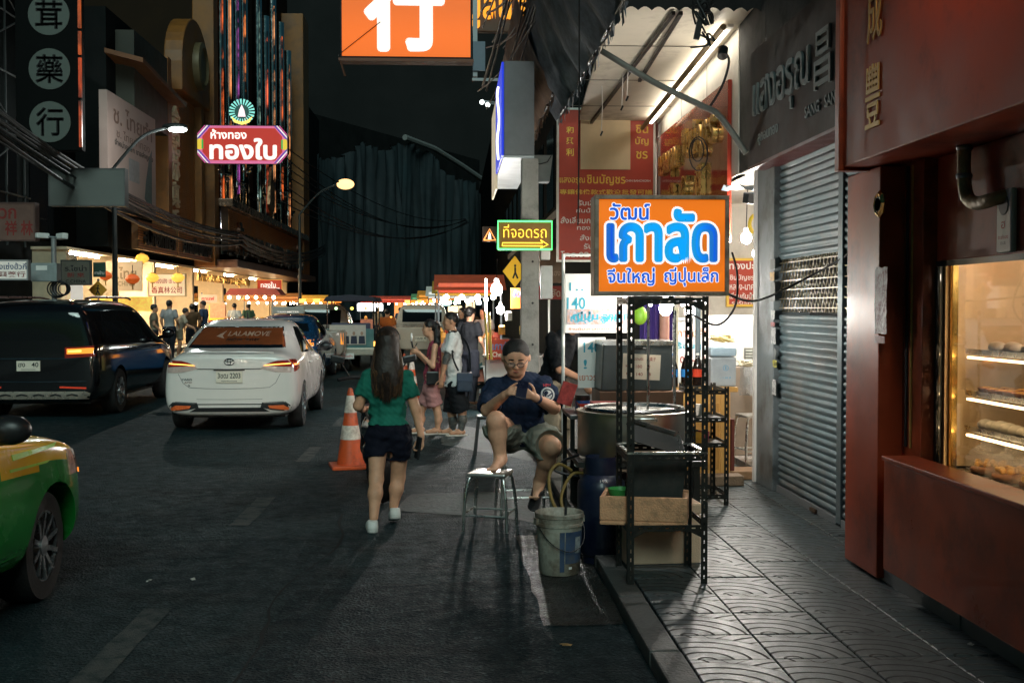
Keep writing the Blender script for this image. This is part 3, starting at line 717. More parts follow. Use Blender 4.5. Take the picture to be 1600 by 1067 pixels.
# bracing pipe, flood lamp, cables
t = thing('brace_pipe', 'grey diagonal brace pipe across the lit awning', 'pipe', (0, 0, 0))
MB().tube(spline([at(940, 80, y=10.4), at(1020, 128, y=10.3), at(1095, 165, y=10.2), at(1125, 182, y=10.1), at(1166, 240, y=10.0)], 5), .028, 10).build('pipe', M('pipe_dusty', (.2, .19, .17), .55, .3, var=.25), t, smooth=True)
p = at(1130, 82, y=10.2); t = thing('flood_lamp', 'black cylindrical spot lamp on an arm by the awning', 'lamp', p)
MB().tube([(0, 0, .03), (-.02, -.05, -.05)], .045, 14).build('housing', BLKP, t, smooth=True)
MB().tube(spline([(.02, .02, 0), (.06, .03, -.08), (.0, .05, -.3), (-.12, .08, -.5)], 4), .012, 8).build('arm', BLKP, t, smooth=True)
p = at(1100, 45, y=10.2); t = thing('cable_coil', 'tangle of black cable and bracket hanging below awning beam', 'cable', p)
b = MB()
for k in range(9):
    c = Vector((RND.uniform(-.05, .05), RND.uniform(-.04, .04), RND.uniform(-.12, .2))); b.tube(spline([c + Vector((RND.uniform(-.08, .08), RND.uniform(-.05, .05), RND.uniform(-.13, .13))) for _ in range(5)], 4), .009, 6)
b.obox((-.03, 0, .1), (.05, .04, .4), (0, .2, 0)); b.build('coil', CABLE, t)
p = at(1090, 235, y=10.1); t = thing('cable_loops', 'black cable loops hanging before the gold letter board', 'cable', p)
b = MB()
for k in range(2):
    r = .10 + .05 * k; b.tube([(r * .55 * math.cos(a * .5) + .01 * k, .01 * k, r * math.sin(a * .5) - .03 * k) for a in range(0, 14)], .006, 6)
b.build('loop', CABLE, t)
def wire(lab, pts, r=.008, name='overhead_cable', grp=None):
    o = MB().tube(pts, r, 6).build(name, CABLE, smooth=True); return tag(o, lab, 'cable', grp)
wire('black cable dropping straight down past the red board', [at(905, -60, y=9.5), at(905, 150, y=9.5), at(904, 300, y=9.5), at(903, 352, y=9.5)], .007)
wire('black cable sagging from sign to shutter lattice', spline([at(1128, 455, y=6.7), at(1180, 470, y=7.6), at(1250, 440, y=8.5), at(1330, 395, y=7.9), at(1352, 372, y=7.2)], 6), .008)
wire('black cable curling behind the chestnut sign', spline([at(1144, 395, y=6.9), at(1152, 430, y=7.0), at(1148, 480, y=7.1), at(1120, 508, y=7.1), at(1080, 490, y=7.05)], 6), .007)
for i in range(18):
    y0 = RND.uniform(15, 17); xx = RND.uniform(.75, 1.35)
    wire('overhead cable in the tangled bundle by the upper awnings', [Vector((xx + RND.uniform(-.1, .3), 9.0 + RND.uniform(-.5, .5), 6.6 + RND.uniform(-.2, .6)))] + catenary((xx + RND.uniform(-.1, .2), 10.5, 5.6 + RND.uniform(-.3, .5)), (.62 + RND.uniform(-.25, .35), 17.5, 5.3 + RND.uniform(-.7, .9)), RND.uniform(.1, .35), 8), RND.uniform(.008, .02), grp='tangled cables above the pavement')

# ------------------------------------------------------------------ signs beside the pole
POLE = M('pole_concrete', (.30, .29, .27), .85, var=.2, vs=6, bump=.3, dirt=(.13, .13, .12), ds=3)
t = thing('utility_pole', 'grey concrete utility pole behind the seated man', 'pole', (.93, 14.0, 0))
MB().add([(sx * w, sy * w, z) for z, w in ((0, .115), (3.44, .10)) for sx, sy in ((-1, -1), (1, -1), (1, 1), (-1, 1))], [(0, 1, 5, 4), (1, 2, 6, 5), (2, 3, 7, 6), (3, 0, 4, 7), (4, 5, 6, 7)]).build('shaft', POLE, t, bevel=.012)
for z in (1.2, 1.7, 2.2): MB().lathe([(0, 0), (.014, 0), (.014, -.006), (0, -.006)], c=(.03, -.11, z), n=8, axis='Y').build('bolt_hole', DARK, t)
MB().box((.13, -.14, 1.75), (.27, -.02, 2.15)).build('meter_box', M('meter_grey', (.45, .46, .45), .5), t, bevel=.01)
MB().box((.13, -.14, 2.22), (.24, -.02, 2.45)).build('meter_box', WHITEP, t, bevel=.01)
NG = EM('neon_green', (.10, 1, .22), 2.6); NY = EM('neon_yellow', (1, .66, .06), 2.0); NO = EM('neon_orange', (1, .32, .08), 2.2)
a = at(778, 391, y=13.6); c = at(862, 345, y=13.6); w = c.x - a.x; h = c.z - a.z
t = thing('neon_parking_sign', 'green bordered neon parking sign with yellow Thai letters and arrow', 'neon sign', ((a.x + c.x) / 2, 13.6, a.z))
MB().box((-w / 2, 0, 0), (w / 2, .06, h)).build('panel', M('neon_back', (.10, .045, .005), .5, var=.2, emit=(.55, .27, .02), es=.16), t)
MB().tube([(-w / 2, -.02, .01), (w / 2, -.02, .01), (w / 2, -.02, h - .01), (-w / 2, -.02, h - .01), (-w / 2, -.02, .01)], .0115, 8).build('neon_border', NG, t)
MB().text('ที่จอดรถ', 0, h * .64, -.012, w * .80, h * .44, -.012, .012).build('lettering', NY, t, fix=False)
MB().tube([(-w * .42, -.02, .05), (w * .33, -.02, .05), (w * .29, -.02, .025), (w * .43, -.02, .065), (w * .29, -.02, .12), (w * .33, -.02, .085), (-w * .42, -.02, .085), (-w * .42, -.02, .05)], .0075, 6).build('arrow', NY, t)
MB().bar((w * .2, .06, h * .6), (w * .2, .3, h * .6), .03).build('bracket', BLACKM, t)
p = at(765, 378, y=13.7); t = thing('neon_warning_triangle', 'small orange glowing triangle sign left of the neon parking sign', 'neon sign', p)
MB().box((-.085, 0, 0), (.085, .03, .18)).build('panel', M('neon_back2', (.05, .02, .01), .5), t)
MB().tube([(-.07, -.01, .02), (.07, -.01, .02), (0, -.01, .15), (-.07, -.01, .02)], .009, 6).build('tube', NO, t)
MB().prism([(-.02, .03), (.02, .03), (.012, .09), (0, .12), (-.012, .09)], -.015, -.005).build('mark', EM('neon_w', (1, .8, .6), 2), t)
MB().bar((.08, .02, .1), (.2, .02, .1), .02).build('bracket', BLACKM, t)
p = at(803, 425, y=14.0); t = thing('diamond_sign', 'yellow diamond pedestrian sign turned on the utility pole', 'road sign', (p.x, 13.86, p.z), RAD(38))
MB().prism([(0, -.19), (.19, 0), (0, .19), (-.19, 0)], -.008, 0).build('plate', M('sign_yellow', (.75, .42, .02), .45, var=.08), t)
MB().ball((0, -.012, .07), (.018, .004, .018), 8, 6).tube([(0, -.012, .05), (0, -.012, -.01), (.04, -.012, -.08)], .012, 6).tube([(0, -.012, -.01), (-.035, -.012, -.08)], .011, 6).build('pictogram', DARK, t)
# hanging light box with blue neon
t = thing('light_box_sign', 'hanging light box with blue neon edge and glowing underside', 'sign', (0, 0, 0))
LB = (.62, .98, 13.9, 17.6, 3.48, 4.6)
MB().box((LB[0], LB[2], LB[4]), (LB[1], LB[3], LB[5])).build('casing', M('box_grey', (.15, .16, .17), .5, var=.15), t)
MB().box((LB[0] - .01, LB[2] + .02, LB[4] - .03), (LB[1] + .0, LB[3], LB[4] - .006)).build('underside', M('box_glow', (.22, .23, .23), .5, emit=(.50, .60, .58), es=.22, var=.5, vs=4), t)
MB().box((LB[0] - .03, 13.95, LB[4]), (LB[0] - .005, 15.9, LB[5])).build('blue_panel', EM('blue_glow', (.02, .05, .75), .8), t)
MB().box((LB[0] - .03, 15.92, LB[4] - .2), (LB[0] - .005, 17.55, LB[5] - .1)).build('cream_panel', EM('cream_glow', (.9, .75, .5), .45), t)
MB().tube(spline([(LB[0] - .05, 14.5, LB[5] - .2), (LB[0] - .06, 14.6, 4.3), (LB[0] - .04, 14.5, 4.0), (LB[0] - .06, 14.6, 3.75), (LB[0] - .05, 14.5, 3.5)], 4), .014, 6).build('neon_tube', EM('neon_violet', (.75, .75, 1), 3), t)
p = at(842, 265, y=15.0); t = thing('hanging_crate', 'grey plastic bin hanging under the brown awning', 'bin', p)
MB().add([(x * (.13 if z < 0 else .17), y * .12, z) for z in (-.17, .17) for x, y in ((-1, -1), (1, -1), (1, 1), (-1, 1))], [(3, 2, 1, 0), (0, 1, 5, 4), (1, 2, 6, 5), (2, 3, 7, 6), (3, 0, 4, 7)]).build('shell', M('bin_grey', (.20, .23, .23), .6), t)
MB().tube([(-.15, -.13, .16), (-.1, -.14, .08), (0, -.145, .05), (.1, -.14, .08), (.15, -.13, .16)], .006, 6).build('handle', CABLE, t)
for i, (px0, py0, px1, py1, yy, lab, txt, face) in enumerate([(843, 388, 878, 442, 17, 'dull brown shop board beside the pole', 'เซ่งเฮง', (.20, .16, .10)), (840, 447, 878, 468, 16.5, 'dim red board reading in white beside the pole', 'เกาลัด', (.25, .03, .02))]):
    pboard('shop_board', lab, px0, py0, px1, py1, yy, .05, M('dullboard%d' % i, face, .6, var=.3, vs=6), None, [(txt, .55, .3 if i == 0 else .5, .75, .2 if i == 0 else .6, M('dull_letter%d' % i, (.4, .35, .25), .6), .015)])

# ================================================================== chestnut stall
def slotted(b, p, q, wdir, w=.036, th=.003, pitch=.05, slot=.022):
    p = Vector(p); q = Vector(q); d = q - p; L = d.length; d.normalize(); a = Vector(wdir).normalized()
    for s in (0, 1):
        o = a * (w * (.2 if s == 0 else .8)); b.bar(p + o, q + o, w * .4, th, up=d.cross(a))
    n = int(L / pitch)
    for i in range(n + 1):
        z0 = i * pitch; z1 = min(L, z0 + pitch - slot)
        if z1 > z0: b.bar(p + d * z0 + a * w * .5, p + d * z1 + a * w * .5, w * .22, th * .96, up=d.cross(a))
def angle_rack(name, lab, loc, rz, W_, D_, H_, levels, mat, parts=True):
    t = thing(name, lab, 'rack', loc, rz)
    for (x, y, sx, sy) in ((0, 0, 1, 1), (W_, 0, -1, 1), (0, D_, 1, -1), (W_, D_, -1, -1)):
        b = MB(); slotted(b, (x, y, 0), (x, y, H_), (sx, 0, 0)); slotted(b, (x, y + sy * .001, 0), (x, y + sy * .001, H_), (0, sy, 0)); b.build('post', mat, t)
    for z in levels:
        for (p, q) in (((.036, -.004, z), (W_ - .036, -.004, z)), ((.036, D_ + .004, z), (W_ - .036, D_ + .004, z)), ((-.004, .036, z), (-.004, D_ - .036, z)), ((W_ + .004, .036, z), (W_ + .004, D_ - .036, z))):
            b = MB(); slotted(b, p, q, (0, 0, 1)); b.build('rail', mat, t)
    return t
ZP = .082
rk = angle_rack('slotted_rack', 'tall black slotted angle rack holding the chestnut sign', (.985, 6.44, ZP), 0, .455, .47, 1.63, (.30, .70, 1.585), BLACKM)
for x, sg in ((.036, 1), (.419, -1)):
    for z in (.265, 1.55): MB().prism([(x, z), (x + sg * .07, z + .035), (x, z + .035)] if sg > 0 else [(x, z), (x, z + .035), (x - .07, z + .035)], -.006, -.003).build('gusset', BLACKM, rk)
MB().box((-.002, -.002, .738), (.457, .02, .75)).box((-.002, .45, .738), (.457, .472, .75)).box((-.002, .021, .738), (.02, .449, .75)).box((.435, .021, .738), (.457, .449, .75)).build('shelf_frame', STEEL, rk)
# sign on top
OR = M('orange_lightbox', (.35, .12, .01), .4, var=0, emit=(.95, .19, .006), es=.74); BLU = M('blue_letter', (.01, .07, .30), .4, var=0, emit=(.012, .12, .62), es=.85); CYA = M('cyan_letter', (.01, .2, .4), .4, var=0, emit=(.008, .34, .82), es=.85)
nn = CYA.node_tree.nodes; tc_ = nn.new('ShaderNodeTexCoord'); sp_ = nn.new('ShaderNodeSeparateXYZ'); rp_ = nn.new('ShaderNodeValToRGB'); CYA.node_tree.links.new(tc_.outputs['Generated'], sp_.inputs[0]); CYA.node_tree.links.new(sp_.outputs[0], rp_.inputs[0]); CYA.node_tree.links.new(rp_.outputs[0], nn['Principled BSDF'].inputs['Emission Color'])
rp_.color_ramp.elements[0].color = (.01, .09, .55, 1); rp_.color_ramp.elements[0].position = .05; rp_.color_ramp.elements[1].color = (.01, .08, .52, 1)
for q_ in (.25, .72): rp_.color_ramp.elements.new(q_).color = (.006, .36, .80, 1); WHL = M('white_letter', (.6, .6, .6), .4, var=0, emit=(.9, .88, .86), es=.95)
t = thing('chestnut_sign', 'orange chestnut sign box with blue Thai lettering on the rack', 'sign', (1.178, 6.56, 1.715))
SW, SH = .765, .565
MB().box((-SW / 2, -.09, 0), (SW / 2, .09, SH)).build('casing', M('worn_alu', (.28, .24, .20), .5, .5, var=.35, vs=12, dirt=(.12, .08, .05), ds=8), t, bevel=.006)
b = MB(); e = .024
b.box((-SW / 2, -.11, 0), (SW / 2, -.0905, e)).box((-SW / 2, -.11, SH - e), (SW / 2, -.0905, SH)).box((-SW / 2, -.11, e + .0005), (-SW / 2 + e, -.0905, SH - e - .0005)).box((SW / 2 - e, -.11, e + .0005), (SW / 2, -.0905, SH - e - .0005))
b.build('frame', MATS['worn_alu'], t, bevel=.003)
MB().box((-SW / 2 + e, -.098, e), (SW / 2 - e, -.0915, SH - e)).build('face', OR, t)
def outlined(s, u0, u1, v0, v1, m, bo, bi):
    x = (-.5 + (u0 + u1) / 2) * (SW - 2 * e); z = e + (SH - 2 * e) * (v0 + v1) / 2; w = (u1 - u0) * (SW - 2 * e); h = (v1 - v0) * (SH - 2 * e)
    MB().text(s, x, z, -.1005, w, h, 0, fat=bo).build('lettering_outline', WHL, t, fix=False)
    MB().text(s, x, z, -.1025, w, h, 0, fat=bi).build('lettering', m, t, fix=False)
outlined('วัฒน์', .09, .40, .78, .955, BLU, .062, .022)
outlined('เกาลัด', .075, .925, .335, .88, CYA, .095, .046)
outlined('จีนใหญ่', .07, .44, .065, .255, BLU, .062, .022)
outlined('ญี่ปุ่นเล็ก', .52, .945, .06, .26, BLU, .062, .022)
def hotspots(m, n, amp, ax=0):
    k = m.node_tree.nodes; l = m.node_tree.links; p = k['Principled BSDF']; s = p.inputs['Emission Strength'].default_value; tc = k.new('ShaderNodeTexCoord'); sp = k.new('ShaderNodeSeparateXYZ'); a = k.new('ShaderNodeMath'); a.operation = 'MULTIPLY'; a.inputs[1].default_value = n * 6.2832; c = k.new('ShaderNodeMath'); c.operation = 'SINE'; e = k.new('ShaderNodeMapRange'); e.inputs[1].default_value = -1; e.inputs[3].default_value = s * (1 - amp); e.inputs[4].default_value = s * (1 + amp * .6)
    l.new(tc.outputs['Generated'], sp.inputs[0]); l.new(sp.outputs[ax], a.inputs[0]); l.new(a.outputs[0], c.inputs[0]); l.new(c.outputs[0], e.inputs[0]); l.new(e.outputs[0], p.inputs['Emission Strength'])
hotspots(OR, 1.5, .16, 2)
# small LED row under the rack top
t = thing('led_bar', 'row of small bright LED lamps under the chestnut sign', 'lamp', (1.30, 6.95, 1.672))
MB().box((-.2, -.02, .0), (.14, .02, .02)).build('bar', BLACKM, t)
for k in range(5): MB().ball((-.17 + .065 * k, -.022, -.006), .009, 8, 6).build('led', EM('led_white', (.97, .97, .95), 1300), t)
def bulb(lab, px, py, y, r=.05, s=260, col=(1, .95, .86), drop=.4):
    p = at(px, py, y=y); t = thing('hanging_bulb', lab, 'bulb', p)
    MB().ball((0, 0, 0), (r, r, r * 1.15), 16, 10).build('bulb', EM('bulb_%d_%d' % (px, py), col, s), t, smooth='all')
    MB().lathe([(.0, r * 1.0), (r * .5, r * 1.0), (r * .45, r * 2.0), (0, r * 2.0)], n=12).build('socket', WHITEP, t)
    MB().tube([(0, 0, r * 2), (.01, 0, r * 2 + drop)], .005, 6).build('flex', CABLE, t)
bulb('glowing bulb hanging over the chestnut machine behind rack', 1040, 482, 9.0, .05, 430)
bulb('second glowing bulb over the stall behind the rack', 1078, 487, 9.3, .045, 400)
bulb('bright bulb hanging at the gold shop opening', 1166, 372, 11.2, .05, 1300)
bulb('lower bright bulb hanging beside the red poster', 1183, 396, 11.3, .045, 1100)
p = at(1175, 310, y=10.6); t = thing('flood_fixture', 'square flood lamp with plastic sheet under the dark sign board', 'lamp', p)
MB().obox((0, 0, 0), (.14, .1, .1), (.2, 0, .3)).build('housing', BLKP, t, bevel=.01)
b = MB(); 
for i in range(9):
    for j in range(5): b.v.append((-.26 + .06 * i, -.08 + .05 * j, .10 + .03 * math.sin(i * 1.3 + j) + RND.uniform(-.012, .012)))
for i in range(8):
    for j in range(4): q = i * 5 + j; b.f.append((q, q + 1, q + 6, q + 5)); b.m.append(0)
b.build('plastic_sheet', M('blue_white_plastic', (.6, .68, .75), .3, var=.2, vs=14, dirt=(.1, .3, .6), ds=6, dt=.52), t, smooth=True, fix=False)
p = at(1176, 350, y=10.7); t = thing('balloon_banana', 'yellow plastic banana ornament hanging by the bulb', 'ornament', p)
MB().tube(spline([(.02, 0, .09), (-.02, 0, .04), (-.025, 0, -.03), (.015, 0, -.09)], 4), [.006] + [.018] * 11 + [.006], 8).build('fruit', M('banana', (.85, .6, .05), .4), t, smooth=True)

# foam boxes, sheet metal
FOAM = M('polystyrene_old', (.78, .40, .22), .8, var=.12, vs=6, bump=.5, bs=90, dirt=(.30, .17, .09), ds=6, dt=.58)
FOAMW = M('polystyrene', (.85, .58, .40), .75, var=.06, vs=8, bump=.25, bs=120)
t = thing('foam_box', 'open worn polystyrene box on the lower rack shelf', 'box', (1.12, 6.66, .402), RAD(-13))
w, d, h, th = .50, .33, .165, .028
for nm, a_, b_ in (('bottom', (-w / 2, -d / 2, 0), (w / 2, d / 2, .025)), ('side', (-w / 2, -d / 2, .0255), (w / 2, -d / 2 + th, h)), ('side', (-w / 2, d / 2 - th, .0255), (w / 2, d / 2, h)), ('side', (-w / 2, -d / 2 + th + .0005, .0255), (-w / 2 + th, d / 2 - th - .0005, h - .004)), ('side', (w / 2 - th, -d / 2 + th + .0005, .0255), (w / 2, d / 2 - th - .0005, h - .012))):
    MB().box(a_, b_).build(nm, FOAM, t, bevel=.009)
t = thing('foam_box', 'closed pale foam box standing under the rack', 'box', (1.275, 7.08, ZP), RAD(4))
MB().box((-.235, -.14, 0), (.235, .14, .30)).build('tub', FOAMW, t, bevel=.012)
MB().box((-.237, -.142, .302), (.237, .142, .37)).build('lid', FOAMW, t, bevel=.012)
SM = M('dark_sheet_metal', (.026, .028, .026), .7, .0, spec=.15, var=.25, vs=5, rvar=.15, dirt=(.05, .045, .04), ds=5)
t = thing('metal_plate', 'dark sheet metal plate leaning in the open foam box', 'plate', (1.17, 6.60, .50), RAD(-8))
MB().obox((0, 0, .145), (.33, .004, .30), (RAD(-16), RAD(7), 0)).build('plate', SM, t)
t = thing('metal_tray', 'bent dark metal tray tilted on the upper rack shelf', 'tray', (1.19, 6.70, .845), RAD(6))
MB().obox((0, 0, .03), (.30, .22, .004), (RAD(24), RAD(17), 0)).build('base', SM, t)
MB().obox((0, .11, .085), (.30, .004, .05), (RAD(24), RAD(17), 0)).obox((0.146, .0, .0), (.004, .22, .05), (RAD(24), RAD(17), 0)).build('lip', STEEL, t)
t = thing('green_bowl', 'green plastic bowl edge inside the open foam box', 'bowl', (.985, 6.72, .50)); MB().lathe([(.04, 0), (.07, .06), (.078, .085), (.073, .085), (.064, .06), (.03, .006)], n=20).build('bowl', M('green_plastic', (.06, .35, .08), .4), t, smooth=True)

# roaster
BRUSH = M('brushed_steel', (.72, .64, .54), .38, 1, var=.1, vs=9, rvar=.08)
t = thing('steel_pot', 'big round stainless steel roasting pot on stand behind rack', 'pot', (1.225, 7.75, .655))
MB().lathe([(0, 0), (.375, 0), (.382, .01), (.382, .285), (.392, .29), (.392, .302), (.376, .304), (.37, .29), (.37, .12), (0, .11)], n=56).build('body', BRUSH, t, smooth=True)
MB().lathe([(.33, .30), (.345, .312), (.335, .325), (.32, .318), (.315, .29)], n=48).build('inner_ring', STEEL, t, smooth=True)
for s in (-1, 1):
    MB().tube(spline([(s * .06 + .02, -.392, .265), (s * .06 + .02, -.43, .27), (.02 + s * .045, -.44, .28), (.02, -.442, .28)], 3), .007, 8).build('handle', STEEL, t, smooth=True)
MB().tube([(.0, 0, .25), (.0, 0, .33)], .02, 10).build('axle', STEEL, t)
MB().lathe([(.0, .14), (.30, .14), (.31, .15), (0, .17)], n=30).build('gravel_bed', M('chestnuts_bed', (.05, .022, .01), .5, bump=1, bs=50), t)
t = thing('pot_stand', 'dark metal stand with pipes under the steel pot', 'stand', (1.225, 7.75, -.045))
for sx, sy in ((-1, -1), (1, -1), (1, 1), (-1, 1)):
    MB().bar((sx * .36, sy * .33, ZP + .045 if sx > 0 else .047), (sx * .36, sy * .33, .66), .04).build('leg', BLACKM, t)
for z in (.66, .30):
    MB().box((-.42, -.37, z), (.42, -.33, z + .035)).box((-.42, .33, z), (.42, .37, z + .035)).box((-.42, -.329, z), (-.38, .329, z + .035)).box((.38, -.329, z), (.42, .329, z + .035)).build('frame', BLACKM, t)
MB().lathe([(.05, .50), (.18, .52), (.2, .56), (.17, .56), (.05, .53)], n=24, c=(-.05, -.1, 0)).build('burner', M('burner_iron', (.06, .05, .045), .6, .6), t, smooth=True)
MB().lathe([(.18, .63), (.3, .66), (.305, .675), (.28, .67)], n=30, c=(-.12, -.12, -.02)).build('drip_bowl', STEEL, t, smooth=True)
GASB = M('gas_blue', (.003, .008, .028), .42, var=.25, vs=5, coat=.2, dirt=(.02, .025, .04), ds=6)
t = thing('gas_cylinder', 'tall dark blue gas cylinder under the roasting pot', 'gas cylinder', (.955, 7.38, .01))
MB().lathe([(0, .04), (.12, .04), (.15, .07), (.155, .12), (.155, .47), (.15, .52), (.11, .565), (.05, .58), (0, .58)], n=32).build('body', GASB, t, smooth=True)
MB().lathe([(.11, 0), (.12, 0), (.12, .07), (.11, .07)], n=28, closed=True).build('foot_ring', GASB, t, smooth=True)
MB().lathe([(.10, .56), (.105, .56), (.105, .68), (.10, .68)], n=28, closed=True).build('collar', GASB, t, smooth=True)
MB().lathe([(0, .58), (.02, .58), (.02, .63), (.035, .635), (.035, .66), (0, .66)], n=14).build('valve', M('brass', (.5, .35, .12), .4, 1), t)
MB().text('15.6', 0, .535, -.14, .05, .022, .01).build('lettering', WHITE, t, fix=False)
t = thing('gas_cylinder', 'second blue gas cylinder hidden behind the rack posts', 'gas cylinder', (1.10, 7.62, ZP)); MB().lathe([(0, .02), (.13, .02), (.15, .06), (.15, .42), (.11, .52), (0, .54)], n=28).build('body', GASB, t, smooth=True); MB().lathe([(.08, .5), (.085, .5), (.085, .58), (.08, .58)], n=20, closed=True).build('collar', GASB, t)
HOSE = M('yellow_hose', (.20, .13, .035), .5, var=.25)
def hose(lab, pts, r=.011, m=HOSE): tag(MB().tube(spline(pts, 7), r, 8).build('hose', m, smooth=True), lab, 'hose')
hose('yellow gas hose looping down into the bucket', [at(893, 735, y=7.55), at(872, 725, y=7.5), at(858, 745, y=7.45), at(864, 785, y=7.3), at(886, 815, y=7.2), at(893, 830, y=7.1)])
hose('second brown hose arching beside the gas cylinder', [at(918, 740, y=7.45), at(895, 740, y=7.4), at(880, 765, y=7.35), at(878, 790, y=7.3), at(896, 825, y=7.18)], .01)
hose('black rubber hose hanging under the pot stand', [at(905, 710, y=7.5), at(880, 720, y=7.55), at(868, 735, y=7.5), at(905, 745, y=7.5)], .009, CABLE)
# bucket
BK = M('bucket_dirty', (.36, .34, .28), .55, var=.3, vs=7, bump=.15, bs=40, dirt=(.14, .10, .07), ds=5, dt=.5)
t = thing('paint_bucket', 'grimy white paint bucket with blue label beside the kerb', 'bucket', (.655, 7.07, .008), RAD(20))
MB().lathe([(0, .002), (.118, .002), (.124, .01), (.142, .30), (.149, .302), (.149, .318), (.144, .32), (.146, .352), (.152, .356), (.152, .378), (.147, .382), (.143, .378), (.136, .3), (.118, .02), (0, .018)], n=48).build('shell', BK, t, smooth=True)
def band(a0, a1, z0, z1, m, nm):
    b = MB(); n = 14
    for i in range(n + 1):
        a = a0 + (a1 - a0) * i / n
        for z in (z0, z1): r = .1252 + (.142 - .124) * (z - .01) / .29; b.v.append((r * math.sin(a), -r * math.cos(a), z))
    for i in range(n): b.f.append((2 * i, 2 * i + 2, 2 * i + 3, 2 * i + 1)); b.m.append(0)
    b.build(nm, m, t, smooth='all', fix=False)
BL = M('bucket_blue', (.045, .075, .14), .5, var=.3, vs=10, dirt=(.1, .1, .1), ds=7)
band(-.42, -.20, .03, .275, BL, 'label_stripe'); band(-.16, 1.0, .08, .275, BL, 'label'); band(.35, .75, .14, .24, M('bucket_logo', (.3, .33, .34), .5, var=.5, vs=25), 'label_print'); band(.03, .2, .045, .06, WHITE, 'label_print')
b = MB(); b.tube([(.151 * math.cos(a) * 1.02, -.155 * abs(math.sin(a)) - .01 * math.sin(a), .33 - .17 * math.sin(a)) for a in [math.pi * k / 14 for k in range(15)]], .003, 6); b.build('wire_handle', BLACKM, t)
for e in (-1, 1): MB().box((e * .165, -.02, .31), (e * .148, .02, .35)).build('ear', BK, t)
MB().tube([(.06, .05, .05), (.075, .06, .45)], .008, 8).build('stick', DARK, t)
# side bench left of pot
t = thing('side_bench', 'small dark steel bench beside the seated man', 'bench', (1.02, 8.35, ZP))
MB().box((-.2, -.3, .78), (.25, .3, .81)).build('top', M('bench_steel', (.2, .2, .2), .4, .8, var=.2), t, bevel=.004)
for x in (-.18, .23):
    for y in (-.28, .28): MB().bar((x, y, 0 if x > -.1 else 0), (x, y, .78), .03).build('leg', BLACKM, t)
MB().box((-.19, -.29, .35), (.24, .29, .37)).build('shelf', BLACKM, t)
REDP = M('red_plastic', (.55, .05, .02), .35, var=.08)
t = thing('red_tray', 'red plastic tray on the dark steel bench', 'tray', (1.06, 8.3, .892)); MB().add([(x * (.14 if z == 0 else .16), y * (.10 if z == 0 else .12), z) for z in (0, .07) for x, y in ((-1, -1), (1, -1), (1, 1), (-1, 1))], [(3, 2, 1, 0), (0, 1, 5, 4), (1, 2, 6, 5), (2, 3, 7, 6), (3, 0, 4, 7)]).build('tray', REDP, t)
t = thing('thermos', 'blue insulated mug with dark lid on the bench', 'mug', (.95, 8.42, .892)); MB().lathe([(0, 0), (.05, 0), (.054, .01), (.054, .075), (0, .076)], n=20).build('body', M('mug_blue', (.02, .10, .30), .35), t, smooth=True); MB().lathe([(.056, .076), (.058, .08), (.056, .115), (0, .118)], n=20).build('lid', BLKP, t, smooth=True)
MB().tube(spline([(.052, 0, .06), (.08, 0, .05), (.08, 0, .02), (.052, 0, .015)], 3), .006, 6).build('handle', BLKP, t)
p = at(886, 615, y=8.6); t = thing('red_book', 'red printed card leaning at the bench edge', 'card', p, RAD(20)); MB().obox((0, 0, 0), (.12, .012, .17), (.1, .3, 0)).build('card', M('card_red', (.5, .08, .07), .5, var=.4, vs=25), t)
t = thing('black_pan', 'small black pan standing on the bench front', 'pan', (1.07, 8.1, .892)); MB().lathe([(0, 0), (.09, 0), (.105, .05), (.1, .05), (.085, .008), (0, .008)], n=22).build('pan', BLKP, t, smooth=True)
# roasting machine with price paper
t = thing('roasting_machine', 'dark grey machine hood with a pinned chestnut price paper', 'machine', (1.465, 9.25, .99))
MB().prism([(-.30, 0), (.27, 0), (.27, .38), (-.28, .38)], -.22, .22).build('hood', M('machine_grey', (.07, .08, .08), .4, .4, var=.15), t, bevel=.012)
MB().box((-.29, -.225, .36), (.28, .225, .395)).build('hood_lid', STEEL, t)
PAP = M('paper', (.74, .60, .46), .7, var=.06)
MB().obox((.02, -.228, .19), (.30, .003, .20), (0, RAD(3), 0)).build('price_paper', PAP, t)
RP = M('paper_red_ink', (.35, .05, .04), .6, var=0)
for s_ in (('Chestnuts', -.03, .255, .13, .028), ('栗子', .11, .25, .05, .03), ('Kg.', -.085, .195, .04, .026), ('180', .0, .193, .05, .026), ('฿', .085, .19, .018, .026), ('Kg.', -.08, .135, .04, .026), ('140', .005, .132, .05, .026), ('฿', .09, .13, .018, .026)): MB().text(s_[0], s_[1], s_[2], -.2315, s_[3], s_[4], .006).build('lettering', RP, t, fix=False)
MB().box((-.03, -.25, .335), (.03, -.222, .36)).tube([(-.06, -.24, .335), (.06, -.24, .335)], .006, 6).build('clip', BLACKM, t)
t = thing('machine_table', 'brown wooden table under the roasting machine', 'table', (1.48, 9.25, ZP)); WD = M('brown_wood', (.13, .06, .03), .5, var=.3, vs=6)
MB().box((-.33, -.26, .80), (.33, .26, .905)).build('top', WD, t, bevel=.005)
for x in (-.3, .3):
    for y in (-.23, .23): MB().bar((x, y, 0), (x, y, .80), .05).build('leg', WD, t)
MB().box((-.29, .2, .2), (.29, .215, .79)).build('back_panel', WD, t)
